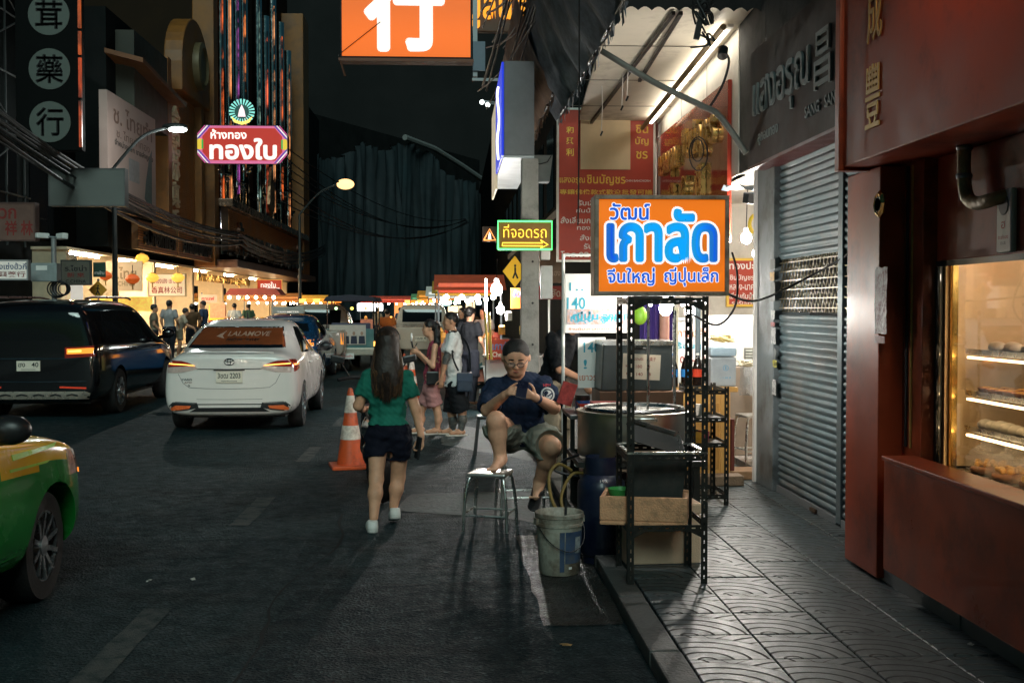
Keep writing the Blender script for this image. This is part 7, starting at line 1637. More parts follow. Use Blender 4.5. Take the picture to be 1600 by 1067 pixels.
# parked scooter in front of the walking woman
sc_ = thing('motor_scooter', 'dark parked motor scooter hidden behind the walking woman', 'scooter', (-.56, 9.45, .004), RAD(8))
for v in (.26, 1.50): MB().lathe([(.17, -.05), (.25, -.045), (.27, 0), (.25, .045), (.17, .05)], n=32, axis='X', c=(0, v, .27), closed=True).build('wheel', TYRE, sc_, smooth=True); MB().lathe([(0, -.03), (.17, -.03), (.17, .03), (0, .03)], n=20, axis='X', c=(0, v, .27)).build('rim', GREYM, sc_)
S = Field((-.3, -.2, .1), (.3, 1.9, 1.2), .014); S.limb((0, .2, .62), (0, .75, .58), .11, .14, .08); S.limb((0, .75, .58), (0, .95, .34), .12, .1, .06); S.limb((0, .95, .32), (0, 1.3, .34), .12, .1, .06); S.limb((0, 1.3, .36), (0, 1.34, .85), .12, .11, .06); S.limb((0, 1.5, .58), (0, 1.5, .52), .1, .08, .03)
S.mesh('body', M('scooter_black', (.01, .01, .012), .2, coat=.5), sc_); MB().obox((0, .5, .74), (.24, .7, .09), (.04, 0, 0)).build('seat', BLKP, sc_, bevel=.035); MB().tube([(-.33, 1.2, .98), (-.2, 1.28, 1.0), (.2, 1.28, 1.0), (.33, 1.2, .98)], .016, 8).build('handlebar', BLKP, sc_, smooth=True)
for e in (-1, 1): MB().tube([(e * .22, 1.27, 1.0), (e * .30, 1.22, 1.14)], .007, 6).build('mirror_stalk', BLKP, sc_); MB().obox((e * .33, 1.21, 1.17), (.13, .03, .07), (0, -.2 * e, 0)).build('mirror', BLKP, sc_, bevel=.015)
MB().obox((0, .08, .60), (.14, .03, .06), (.3, 0, 0)).build('tail_lamp', LAMP_R, sc_, bevel=.01); MB().obox((0, .05, .42), (.12, .012, .22), (.2, 0, 0)).build('mudguard', BLKP, sc_); MB().tube([(.14, .3, .3), (.16, .7, .33)], .045, 12).build('exhaust', GREYM, sc_, smooth=True)
MB().tube([(0, 1.34, .8), (0, 1.46, .4), (0, 1.5, .27)], .03, 8).build('fork', GREYM, sc_); MB().tube([(.1, .7, .3), (.22, .66, .02)], .012, 6).build('side_stand', GREYM, sc_)
# ================================================================== far side of the street (left)
XL = -11.0
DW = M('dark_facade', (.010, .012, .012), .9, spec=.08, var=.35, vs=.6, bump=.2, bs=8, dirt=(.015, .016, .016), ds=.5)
ORW = M('orange_brown_wall', (.24, .095, .018), .5, var=.2, vs=.8, dirt=(.14, .06, .02), ds=.7)
def wl_box(name, y0, y1, z0, z1, d0, d1, mat, parent, bevel=0):
    """box on the far-side frontage; d = distance out from the wall line towards the road"""
    return MB().box((XL + d0, y0, z0), (XL + d1, y1, z1)).build(name, mat, parent, bevel=bevel)
# dark corner building with scaffold
b1 = thing('scaffolded_building', 'dark building with scaffold tubes behind the round character sign', 'building', (0, 0, 0))
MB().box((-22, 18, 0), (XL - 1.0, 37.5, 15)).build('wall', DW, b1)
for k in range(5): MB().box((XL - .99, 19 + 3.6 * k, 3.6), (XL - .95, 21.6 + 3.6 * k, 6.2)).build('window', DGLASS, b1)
t = thing('scaffold', 'grey tube scaffold on the dark building', 'scaffold', (0, 0, 0)); b = MB()
for y in (27, 28.2, 29.4, 30.6):
    for x in (XL - .1, XL - .9): MB().tube([(x, y, 3.2), (x, y, 12)], .03, 6).build('upright', M('scaffold_dark', (.05, .055, .055), .6, .3), t)
for z in (4.5, 6, 7.5, 9, 10.5):
    for x in (XL - .1, XL - .9): MB().tube([(x, 26.6, z), (x, 31, z)], .025, 6).build('ledger', MATS['scaffold_dark'], t)
for k in range(4): MB().tube([(XL - .08, 27 + (k % 2) * 3.4, 4.5 + 1.5 * k), (XL - .08, 30.4 - (k % 2) * 3.4, 6 + 1.5 * k)], .022, 6).build('brace', MATS['scaffold_dark'], t)
# tall round-character sign
t = thing('vertical_sign', 'tall black hanging sign with three pale discs and Chinese characters', 'sign', tuple(at(80, 235, y=29.0)))
c0 = at(80, 235, y=29.0); s_ = 29 / 1800
MB().box((-52 * s_, 0, 0), (46 * s_, .3, 270 * s_)).build('casing', M('sign_black', (.006, .007, .007), .8, var=.2, spec=.08), t, bevel=.02)
DISC = M('disc_pale', (.10, .12, .105), .6, var=.08); CHB = M('char_black', (.010, .011, .011), .6)
for ch, py in (('茸', 30), ('藥', 112), ('行', 192)):
    z = (235 - py) * s_; MB().lathe([(0, -.02), (31 * s_, -.02), (31 * s_, 0), (0, 0)], n=44, axis='Y', c=(-1 * s_, 0, z)).build('disc', DISC, t); MB().text(ch, -1 * s_, z, -.024, 40 * s_, 42 * s_, 0, fat=.022).build('lettering', CHB, t, fix=False)
for z0, z1, c in ((5, 75, (1, .14, .03)), (80, 140, (1, .12, .02)), (145, 180, (1, .16, .02)), (185, 270, (1, .17, .02))):
    MB().box((43 * s_, -.06, z0 * s_), (47.5 * s_, .0, z1 * s_)).build('neon_strip', EMN('neon_strip%d' % z0, c, .6, (3, 3, 1.2), .36), t)
t = pboard('shop_sign', 'brown red sign with Chinese characters at left edge', -30, 318, 57, 376, 27.0, .25, M('brown_sign', (.16, .085, .065), .5, var=.15), M('brown_frame', (.1, .05, .04), .5), [('ฮวก', .45, .72, .45, .3, M('sign_red', (.22, .02, .015), .5), .02), ('祥 林', .72, .33, .5, .4, MATS['sign_red'], .02)])
pboard('blank_light_box', 'unlit blank grey light box hanging over the road side', 80, 265, 197, 322, 30.0, .3, M('unlit_panel', (.13, .14, .13), .5, var=.08, vs=1.5), M('unlit_frame', (.10, .10, .1), .5), [])
pboard('white_sign', 'white sign with blue Thai and red Chinese at left edge', -25, 407, 45, 437, 26.0, .15, M('white_sign', (.58, .56, .5), .5, emit=(.9, .88, .8), es=.22, var=.05), M('white_sign_frame', (.3, .3, .3), .5), [('เซี่ยงเซ่งฮ้วกี่', .55, .7, .85, .34, M('sign_blue', (.03, .08, .2), .5), .015), ('祥興藥行', .55, .28, .8, .28, M('sign_red', (.22, .02, .015), .5), .012)])
pboard('shop_sign', 'dark sign reading C.CHINA beside the pedestrian crossing sign', 97, 407, 142, 445, 31.0, .12, M('china_sign', (.13, .12, .095), .5, var=.2), M('china_frame', (.05, .05, .045), .5), [('ร.ไชน่า', .5, .68, .75, .24, DARK, .02), ('新 來', .5, .4, .6, .2, M('sign_red', (.22, .02, .015), .5), .012), ('C.CHINA', .5, .14, .7, .13, DARK, .015)])
# camera mast with cabinet
p = at(85, 470, y=27.0); t = thing('camera_mast', 'grey mast with cabinet and surveillance camera', 'mast', (p.x, 27.0, .14)); zc = lambda py: 1.65 - (py - 480) * .015 - .14
MB().tube([(0, 0, 0), (0, 0, zc(372))], .06, 12).build('pole', M('mast_grey', (.28, .29, .29), .5, .4), t, smooth=True); MB().box((-.42, -.3, zc(441)), (.16, .0, zc(413))).build('cabinet', M('cabinet_grey', (.24, .28, .28), .5), t, bevel=.02); MB().box((-.3, -.305, zc(424)), (-.05, -.301, zc(417))).build('cabinet_label', WHITEP, t)
MB().tube([(-.25, -.05, zc(372)), (.2, -.05, zc(374))], .02, 8).build('arm', GREYM, t); MB().obox((.22, -.1, zc(372)), (.14, .4, .14), (0, .1, .7)).build('camera', WHITEP, t, bevel=.03); MB().obox((-.22, -.1, zc(371)), (.12, .3, .12), (0, 0, -.8)).build('camera', WHITEP, t, bevel=.03)
b = MB()
for k in range(5): b.tube([(.22 * math.cos(a) * (1 - .1 * k) + .1 + .05 * k, -.1 - .03 * k, zc(452) + .2 * math.sin(a) * (1 - .08 * k)) for a in [6.2832 * q / 18 for q in range(19)]], .016, 6)
b.build('cable_coil', CABLE, t)
p = at(153, 453, y=31.5); t = thing('pedestrian_sign', 'yellow diamond sign with walking figure on the far pavement', 'road sign', p); MB().prism([(0, -.25), (.25, 0), (0, .25), (-.25, 0)], -.01, 0).build('plate', M('sign_amber', (.62, .30, .03), .45), t); MB().ball((.01, -.014, .11), (.025, .004, .025), 8, 6).tube([(.0, -.014, .08), (0, -.014, -.02), (.05, -.014, -.13)], .018, 6).tube([(0, -.014, -.02), (-.05, -.014, -.13)], .016, 6).tube([(-.05, -.014, .03), (0, -.014, .07), (.05, -.014, .02)], .012, 6).build('pictogram', DARK, t)
MB().tube([(.0, .03, -p.z + .14), (0, .03, .3)], .03, 8).build('post', GREYM, t)
pboard('direction_sign', 'small dark green sign above the yellow diamond', 146, 410, 165, 433, 31.4, .03, M('dk_green', (.02, .07, .05), .5), None, [('ทางข้าม', .5, .3, .8, .25, WT, .01)]); 

# ---- banner building and slatted gold tower
b2 = thing('banner_building', 'shophouse with brown slatted tower and Chinese letters', 'building', (0, 0, 0))
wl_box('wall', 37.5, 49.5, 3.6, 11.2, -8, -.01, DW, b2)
wl_box('roof_box', 38.5, 43.2, 7.9, 10.7, 0, .6, M('corrugated_dark', (.03, .03, .02), .6, var=.2, vs=2), b2)
# slatted face: horizontal louvres
def louvres(y0, y1, z0, z1, d, n, mat, parent, name='slat'):
    b = MB(); P_ = (z1 - z0) / n
    for i in range(n):
        z = z0 + i * P_; b.box((XL + d, y0, z), (XL + d + .05, y1, z + P_ * .72))
    o = b.build(name, mat, parent); o['kind'] = 'stuff'; return o
SLB = M('brown_slat', (.50, .19, .055), .45, var=.2, vs=1.2)
wl_box('tower_back', 43.2, 49.0, 4.4, 10.3, 0, .3, M('tower_dark', (.06, .03, .015), .6), b2); louvres(43.6, 48.4, 4.5, 10.2, .3, 74, SLB, b2, 'louvre_panel')
for y in (42.9, 48.5): wl_box('tower_pilaster', y, y + .55, 4.2, 10.8, 0, .62, ORW, b2, .03)
LCH = M('cream_letter', (.75, .64, .42), .4, var=.15)
for ch, px, py in (('合', 270, 185), ('記', 270, 224), ('林', 270, 262), ('真', 270, 304), ('香', 270, 346)):
    p = at(px, py, x=XL + .36); o = MB().text(ch, 0, 0, 0, 1.35, .95, .02, .12).build('lettering', LCH, b2, fix=False); o.rotation_euler = (0, 0, RAD(90)); o.location = (XL + .37, p.y, p.z)
# arched crest with a round boss
pts = [(44.6, 9.9), (49.6, 9.9)] + [(47.1 + 2.5 * math.cos(a), 11.0 + 2.1 * math.sin(a)) for a in [math.pi * k / 16 for k in range(17)]]
b = MB(); n = len(pts); b.add([(XL + .05, y, z) for y, z in pts] + [(XL + .75, y, z) for y, z in pts], [tuple(range(n)), tuple(range(2 * n - 1, n - 1, -1))] + [((i + 1) % n, i, n + i, n + (i + 1) % n) for i in range(n)]); b.build('crest', ORW, b2, bevel=.05)
MB().lathe([(0, 0), (.95, 0), (.95, .25), (.75, .3), (.7, .2), (0, .2)], n=36, axis='X', c=(XL + .76, 47.2, 11.3)).build('round_boss', M('boss_olive', (.13, .10, .05), .5, .2, var=.2), b2, smooth=True)
t = thing('banner_board', 'large pale banner board with Thai print on facade', 'sign', (XL + .8, 37.1, 4.6), RAD(90)); MB().box((-2.7, -.12, 0), (2.75, .12, 3.4)).build('panel', M('pale_banner', (.34, .25, .22), .6, var=.12, vs=1), t)
BN = M('banner_brown', (.14, .08, .06), .6); MB().text('ช. ไทยทำ', .1, 2.85, -.125, 4.4, .6, .015).build('lettering', BN, t, fix=False); MB().text('ช. ไทยทำทอง', .1, 2.3, -.125, 3.8, .28, .008).build('lettering', BN, t, fix=False); MB().text('จำหน่ายปลีก ขายส่งถูกใจ', .2, 1.98, -.125, 4.4, .26, .02).build('lettering', DARK, t, fix=False)
b = MB().prism([(1.3, .6), (2.2, .2), (2.25, 2.3), (1.9, 2.0), (1.5, 1.2)], -.128, -.124); b.build('picture', M('banner_pic', (.06, .10, .10), .6, var=.5, vs=5), t); MB().prism([(-.5, 1.0), (.7, 1.0), (.7, 1.7), (-.5, 1.7)], -.127, -.124).build('picture', M('banner_pic2', (.22, .22, .22), .6, var=.3, vs=6), t); MB().box((-2.74, -.16, -.04), (2.79, -.121, .02)).build('frame', DARK, t)
t = thing('awning_hood', 'brown lit hood above the banner board', 'awning', (0, 0, 0)); MB().add([(XL, 37.3, 9.7), (XL + 1.2, 37.3, 9.4), (XL + 1.2, 43.3, 9.0), (XL, 43.3, 9.2), (XL, 37.3, 9.85), (XL + 1.2, 37.3, 9.55), (XL + 1.2, 43.3, 9.15), (XL, 43.3, 9.35)], [(0, 1, 2, 3), (7, 6, 5, 4), (0, 4, 5, 1), (1, 5, 6, 2), (2, 6, 7, 3), (3, 7, 4, 0)]).build('hood', M('hood_orange', (.16, .06, .02), .5, var=.2, vs=2), t)
# fascia signs with dark raised Thai letters
for (y0, y1, s, lab) in ((38.0, 43.2, 'ฮ.ไทยทำทอง', 'brown slatted fascia sign with dark letters over first shop'), (43.4, 49.6, 'ฮ.ทองใบเยาวราช', 'bordered brown fascia sign with dark letters over second shop')):
    t = thing('fascia_sign', lab, 'sign', (XL + .7, (y0 + y1) / 2, 3.55), RAD(90)); w = y1 - y0; MB().box((-w / 2, -.1, 0), (w / 2, .1, .95)).build('panel', M('fascia_brown', (.13, .07, .03), .5, var=.2), t)
    b = MB()
    for k in range(11): b.box((-w / 2 + .05, -.13, .04 + .083 * k), (w / 2 - .05, -.101, .09 + .083 * k))
    b.build('slat_panel', SLB, t)['kind'] = 'stuff'; MB().text(s, 0, .48, -.135, w * .8, .66, .02, .08).build('lettering', M('letter_dark', (.02, .015, .012), .35, .3), t, fix=False)
# ---- gold shop with chrome columns and the big octagonal sign
b3 = thing('chrome_column_building', 'gold shop building with tall chrome columns and painted neon reflections', 'building', (0, 0, 0))
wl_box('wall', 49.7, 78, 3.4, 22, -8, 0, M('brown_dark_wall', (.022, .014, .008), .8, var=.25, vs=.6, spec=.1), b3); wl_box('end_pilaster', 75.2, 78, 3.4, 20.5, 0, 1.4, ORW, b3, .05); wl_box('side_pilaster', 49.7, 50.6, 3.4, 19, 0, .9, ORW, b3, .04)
GLINTC = [(1, .16, .03), (1, .35, .12), (.5, .1, .5), (1, .25, .05), (.3, .5, .4), (1, .14, .05), (1, .4, .15)]
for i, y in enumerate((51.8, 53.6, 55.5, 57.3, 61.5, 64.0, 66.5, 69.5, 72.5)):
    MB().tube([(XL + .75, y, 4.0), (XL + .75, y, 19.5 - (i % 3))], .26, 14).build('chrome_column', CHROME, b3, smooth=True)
    MB().tube([(XL + .95, y - .42, 5.0 + (i % 4)), (XL + .95, y - .42, 18.6 - (i % 3))], .035, 6).build('painted_neon_glint', EMN('painted_glint%d' % i, GLINTC[i % 7], 1.6, (1, 1, .55), .46), b3)  # glowing strips put in for neon reflections on the chrome
    MB().lathe([(.27, 0), (.42, .1), (.3, .2), (.45, .32), (.45, .42), (0, .42)], n=16, c=(XL + .75, y, 8.2 if i % 2 else 7.2)).build('capital', CHROME, b3, smooth=True)
wl_box('lower_sign_back', 51, 76, 4.15, 6.0, .9, 1.2, M('lower_brown', (.10, .05, .025), .5), b3)
louvres(51, 76, 4.2, 5.95, 1.2, 20, SLB, b3, 'louvre_panel')
o = MB().text('ห้างขายทอง ทองใบ', 0, 0, 0, 22.5, 1.5, .015, .15).build('lettering', M('chrome_letter', (.45, .30, .22), .2, .9), b3, fix=False); o.rotation_euler = (0, 0, RAD(90)); o.location = (XL + 1.27, 63.5, 4.75)
wl_box('cornice', 50.5, 77, 6.0, 6.35, 0, 1.5, M('cornice_glitter', (.35, .25, .18), .25, .7, var=.4, vs=3), b3, .04); wl_box('canopy_edge', 50, 78, 3.35, 3.7, 0, 1.8, M('canopy_dark', (.10, .045, .03), .35, .3, var=.3), b3, .04)
for y in (50.4, 77.6):
    MB().tube([(XL + .5, y, 3.8), (XL + .5, y, 8.2)], .3, 18).build('column', M('polished_column', (.25, .18, .13), .2, .6, var=.2), b3, smooth=True); MB().lathe([(.3, 7.4), (.45, 7.6), (.33, 7.75), (.5, 8.0), (.55, 8.3), (0, 8.3)], n=18, c=(XL + .5, y, 0)).build('capital', CHROME, b3, smooth=True)
MB().prism([(0, 0), (.9, .6), (.7, 1.6), (0, 2.7), (-.7, 1.6), (-.9, .6)], -.15, 0).build('crest', M('relief_gold', (.40, .22, .12), .3, .7, var=.4, vs=4, bump=.6, bs=6), b3).matrix_local = Matrix.Translation((XL + 1.0, 63.8, 6.6)) @ Matrix.Rotation(RAD(90), 4, 'Z')
# octagonal sign
yo = 46.0; so = yo / 1800; c0 = at(379, 256, y=yo); t = thing('octagonal_sign', 'glowing red octagonal gold shop sign with rainbow corners', 'sign', c0)
W_, H_ = 69 * so, 59 * so
oct_ = lambda w, h, c: [(-w + c, 0), (w - c, 0), (w, c), (w, h - c), (w - c, h), (-w + c, h), (-w, h - c), (-w, c)]
MB().prism(oct_(W_, H_, .42), 0, .3).build('casing', DARK, t); G1 = lambda c, s: EM('oct_%d%d%d' % tuple(int(k * 9) for k in c), c, s)
pk_ = EM('oct_pink', (.75, .16, .34), .75); MB().prism(oct_(W_ * .99, H_ * .98, .42), -.01, -.002).build('border', pk_, t)
RDE = EM('oct_red', (.55, .035, .02), .7); MB().prism([(-W_ * .72, .12), (W_ * .72, .12), (W_ * .88, H_ * .3), (W_ * .88, H_ * .7), (W_ * .72, H_ - .12), (-W_ * .72, H_ - .12), (-W_ * .88, H_ * .7), (-W_ * .88, H_ * .3)], -.022, -.012).build('face', RDE, t)
for e in (1, -1):
    for f_ in (1, -1):
        zz = lambda z: z if f_ > 0 else H_ - z
        for k, (c, s) in enumerate((((.03, .08, .45), .7), ((.8, .8, .8), .8), ((.6, .1, .3), .7))): 
            d_ = .0 + .09 * k; MB().prism([(e * (W_ * .70 + d_), zz(.02)), (e * (W_ * .73 + d_), zz(.02)), (e * W_ * .99, zz(H_ * .40 - d_)), (e * W_ * .99, zz(H_ * .35 - d_ * 1.0))], -.034, -.026).build('corner_stripe', EM('oct_s%d' % k, c, s), t)
    MB().prism([(e * W_ * .90, H_ * .36), (e * W_ * .99, H_ * .36), (e * W_ * .99, H_ * .64), (e * W_ * .90, H_ * .64)], -.034, -.026).build('side_band', EM('oct_yellow', (.85, .6, .05), .8), t); MB().prism([(e * W_ * .86, H_ * .38), (e * W_ * .895, H_ * .38), (e * W_ * .895, H_ * .62), (e * W_ * .86, H_ * .62)], -.034, -.026).build('side_band', EM('oct_green', (.05, .5, .08), .7), t)
WGL = EM('sign_white_glow', (1, .93, .85), .95)
MB().text('ห้างทอง', -W_ * .30, H_ * .76, -.045, W_ * .78, H_ * .24, 0, fat=.025).build('lettering', WGL, t, fix=False); MB().text('ทองใบ', W_ * .02, H_ * .38, -.045, W_ * 1.45, H_ * .52, 0, fat=.034).build('lettering', WGL, t, fix=False)
c1 = at(378, 175, y=yo); t = thing('round_emblem', 'glowing round sunburst emblem above the octagonal sign', 'neon sign', c1)
for k in range(22):
    a = 2 * math.pi * k / 22 - 1.2
    if -2.3 < a - math.pi / 2 < 2.3 or True: MB().prism([(.28 * math.cos(a - .06), .28 * math.sin(a - .06)), (.5 * math.cos(a - .08), .5 * math.sin(a - .08)), (.5 * math.cos(a + .08), .5 * math.sin(a + .08)), (.28 * math.cos(a + .06), .28 * math.sin(a + .06))], -.03, 0).build('ray', EM('ray_teal', (.25, .75, .65), 1.0), t)
MB().lathe([(0, 0), (.27, 0), (.27, .05), (0, .05)], n=30, axis='Y').build('disc', EM('disc_dark', (.03, .12, .10), .4), t); MB().prism([(-.15, -.2), (.15, -.2), (.10, .05), (0, .27), (-.10, .05)], -.05, -.04).build('spire', EM('spire', (1, .75, .8), 1.2), t)
MB().prism([(-.42, -.18), (-.22, -.34), (0, -.40), (.22, -.34), (.42, -.18), (.3, -.42), (0, -.52), (-.3, -.42)], -.06, -.04).build('crescent', EM('crescent', (1, .75, .15), 1.3), t); MB().bar((0, .05, -.5), (0, .05, -.85), .08).build('bracket', DARK, t)
# ---- lit shops on the ground floor
SHI = M('shop_cream', (.78, .64, .44), .6, var=.1); SHL = EM('shop_tube', (1, .78, .50), 200)
lit = thing('lit_shop_row', 'row of warmly lit gold shops at street level', 'shopfront', (0, 0, 0))
wl_box('back_wall', 33.5, 78, .14, 3.3, -3.2, -3.0, SHI, lit); wl_box('ceiling', 33.5, 78, 3.3, 3.38, -3.2, .0, SHI, lit); wl_box('shop_floor', 33.5, 78, .14, .17, -3.0, 0, SHI, lit)
for i, y in enumerate((33.6, 38.5, 43.3, 49.6, 56, 63, 70, 77.4)):
    wl_box('partition', y, y + .3, .17, 3.3, -3.0, -.05, SHI, lit)
    if y < 77: wl_box('ceiling_tube', y + .9, y + 3.9, 3.22, 3.27, -1.2, -1.1, SHL, lit); wl_box('ceiling_tube', y + .9, y + 3.9, 3.22, 3.27, -.35, -.28, SHL, lit)
    if y < 77:
        wl_box('counter', y + .8, y + 4.2, .17, 1.05, -1.7, -1.1, M('counter_red', (.3, .05, .03), .4), lit, .02); wl_box('counter_glass', y + .8, y + 4.2, 1.051, 1.35, -1.7, -1.1, M('gold_goods', (.75, .5, .12), .35, .3, var=.6, vs=14), lit)
        wl_box('wall_display', y + .7, y + 4.4, 1.7, 2.7, -2.99, -2.9, M('wall_gold', (.7, .45, .1), .4, .2, var=.7, vs=9), lit); 
        if i in (3, 4, 5): wl_box('dark_glass_panel', y + .5, y + 2.9, 1.2, 2.6, -.5, -.45, DGLASS, lit)
pboard('shop_sign', 'beige shop sign with faded Thai letters behind red lantern', 166, 408, 222, 455, 36.0, .1, M('beige_sign', (.48, .38, .26), .6, emit=(.9, .6, .3), es=.22, var=.08), None, [('ร.ไทย', .5, .6, .7, .4, M('beige_letter', (.30, .21, .12), .6), .02), ('C.CHINA', .5, .25, .6, .16, MATS['beige_letter'], .01)])
pboard('shop_sign', 'white shop sign with red Thai and Chinese letters', 232, 428, 290, 463, 40.0, .1, M('cream_sign', (.7, .6, .46), .6, emit=(1, .75, .5), es=.42, var=.04), M('cream_frame', (.4, .3, .15), .5), [('ฮั่วเซ่งเฮง เยาวราช', .5, .72, .8, .28, M('red_letter', (.38, .06, .03), .5), .01), ('香真林公司', .5, .28, .82, .3, MATS['red_letter'], .012)])
o = MB().text('ห้างทองเยาวราชกรุงเทพ', 0, 0, 0, 12.5, .62, .02, .08).build('lettering', M('gold_dull', (.45, .30, .10), .35, .6), lit, fix=False); o.rotation_euler = (0, 0, RAD(90)); o.location = (XL + .1, 56.0, 2.95)
pboard('shop_sign', 'rounded red sign of the gold shop by the dark column', 402, 437, 441, 462, 58.0, .15, EM('red_sign_glow', (.50, .04, .015), .55), M('gold_frame', (.6, .4, .12), .4, emit=(1, .5, .1), es=.3), [('ทองใบ', .45, .68, .6, .36, WGL, .02), ('เยาวราช', .65, .42, .5, .18, WGL, .015), ('ห้างทองคุณภาพ', .5, .2, .8, .12, EM('sign_y', (1, .6, .1), .7), .01)])
LAN = M('lantern_red', (.5, .09, .02), .6, var=.15, emit=(1, .16, .02), es=.35); LANY = M('lantern_yellow', (.7, .42, .06), .6, var=.15, emit=(1, .55, .08), es=1.0)
for i, (px, py, y, m, r, lab) in enumerate([(207, 436, 35.0, LAN, .19, 'red paper lantern before the beige shop sign'), (165, 431, 35.0, LAN, .17, 'red paper lantern near the dark green sign'), (238, 434, 39.5, LANY, .2, 'yellow glowing lantern left of the white shop sign'), (278, 434, 39.5, LANY, .2, 'yellow glowing lantern right of the white shop sign'), (222, 404, 38.5, LANY, .2, 'yellow lantern hanging under the brown fascia')]):
    p = at(px, py, y=y); t = thing('paper_lantern', lab, 'lantern', p, 0, 'paper lanterns of the lit shops'); b = MB(); n = 16
    b.lathe([(r * .35, -r * .75), (r * .85, -r * .5), (r * 1.15, 0), (r * .85, r * .5), (r * .35, r * .75)], n=n); b.build('shade', m, t, smooth=False); MB().lathe([(0, -r * .9), (r * .36, -r * .9), (r * .36, -r * .74), (0, -r * .74)], n=12).build('cap', GOLD, t); MB().lathe([(0, r * .74), (r * .36, r * .74), (r * .36, r * .9), (0, r * .9)], n=12).build('cap', GOLD, t); MB().tube([(0, 0, -r * .9), (0, 0, -r * 1.7)], r * .12, 6).build('tassel', GOLD, t); MB().tube([(0, 0, r * .9), (0, 0, r * 2.2)], .012, 5).build('string', CABLE, t)
# street food stall under the shops
t = thing('street_stall', 'lit street stall with red awning beyond the white sedan', 'stall', tuple(at(370, 500, y=47.0) * 1.0)[:2] + (.14,))
MB().box((-1.4, -.5, 0), (1.6, .5, .9)).build('counter', M('stall_white', (.6, .5, .4), .5), t); MB().prism([(-.3, 2.0), (1.9, 2.0), (1.7, 2.25), (-.1, 2.25)], -.9, .6).build('awning', M('awning_red', (.35, .06, .04), .6), t)
for x in (-1.3, 1.5): MB().bar((x, -.4, .9), (x, -.4, 2.1), .05).build('post', GREYM, t)
MB().box((-1.0, -.52, 1.0), (-.4, -.5, 1.6)).build('yellow_board', EM('stall_yellow', (1, .62, .06), .9), t); MB().box((-1.4, -.45, 1.7), (-.7, -.43, 2.0)).build('banner', EM('stall_banner', (.9, .45, .3), .7), t); MB().text('กาแฟ', -1.05, 1.86, -.47, .5, .14, .02).build('lettering', M('stall_letter', (.4, .02, .02), .5), t, fix=False)
for k in range(6): MB().ball((-.2 + .35 * k, -.45, 1.9), .07, 10, 6).build('bulb', EM('stall_bulb', (1, .85, .6), 25), t)
for k in range(14): MB().lathe([(0, 0), (.08, 0), (.07, .2), (0, .22)], n=10, c=(-1.2 + .19 * k, -.3 + .1 * (k % 3), .9)).build('jar', M('stalljar%d' % (k % 4), [(.6, .3, .05), (.5, .1, .05), (.2, .3, .1), (.7, .6, .4)][k % 4], .4), t)
# a few more things in the lit shop openings
for i, (px, py, y, w, h, c, lab) in enumerate([(110, 455, 33.4, .5, .9, (.85, .62, .36), 'pale menu panel beside the C.CHINA sign'), (120, 460, 33.3, .35, .8, (.9, .8, .7), 'white price list near the C.CHINA sign'), (190, 475, 36.5, 1.9, .45, (.9, .6, .12), 'yellow gold display card behind dark van'), (340, 485, 46.0, .6, .6, (.8, .3, .15), 'orange price card at street stall')]):
    p = at(px, py, y=y); t = thing('display_panel', lab, 'panel', p); MB().box((-w / 2, -.02, -h / 2), (w / 2, .02, h / 2)).build('panel', M('dpanel%d' % i, c, .5, var=.35, vs=10, emit=c, es=.5), t, bevel=.01)

# ---- street lamps
def street_lamp(lab, px, py, y, arm_px, col, s, down, up_py):
    h = at(px, py, y=y); a = at(arm_px, up_py, y=y); t = thing('street_lamp', lab, 'street lamp', (a.x, y, .14), 0, 'street lamps along the far pavement')
    L = lambda p: (p.x - a.x, 0, p.z - .14)
    MB().tube([(0, 0, 0), (0, 0, a.z - .14)], [.09, .06], 12).build('pole', M('lamp_pole', (.04, .045, .045), .5, .4), t, smooth=True); MB().tube(spline([L(a), L(a.lerp(h, .45) + V(0, 0, .35)), L(h.lerp(a, .15) + V(0, 0, .18)), L(h + V(0, 0, .10))], 5), .045, 8).build('arm', MATS['lamp_pole'], t, smooth=True)
    q = L(h); S = MB(); S.ball((q[0], 0, q[2] + .05), (.36, .16, .10), 16, 8); S.build('head', MATS['lamp_pole'], t, smooth='all'); MB().ball((q[0] + .08, -.0, q[2] - .03), (.26 if px < 400 else .42, .2, .075 if px < 400 else .25), 16, 8).build('lamp_glass_glow', EM('lampglow_%d' % px, col, s), t, smooth='all')  # warm lamp's glass enlarged to imitate the glow around it
    lamp('street_light', 'POINT', (q[0] + .08, 0, q[2] - .16), down, col, .08, parent=t)
street_lamp('white street lamp in front of the slatted tower', 273, 201, 33.0, 178, (.92, 1, .95), 40, 380, 262)
street_lamp('warm street lamp before the netted building', 537, 287, 55.0, 468, (1, .55, .2), 2.6, 380, 335)

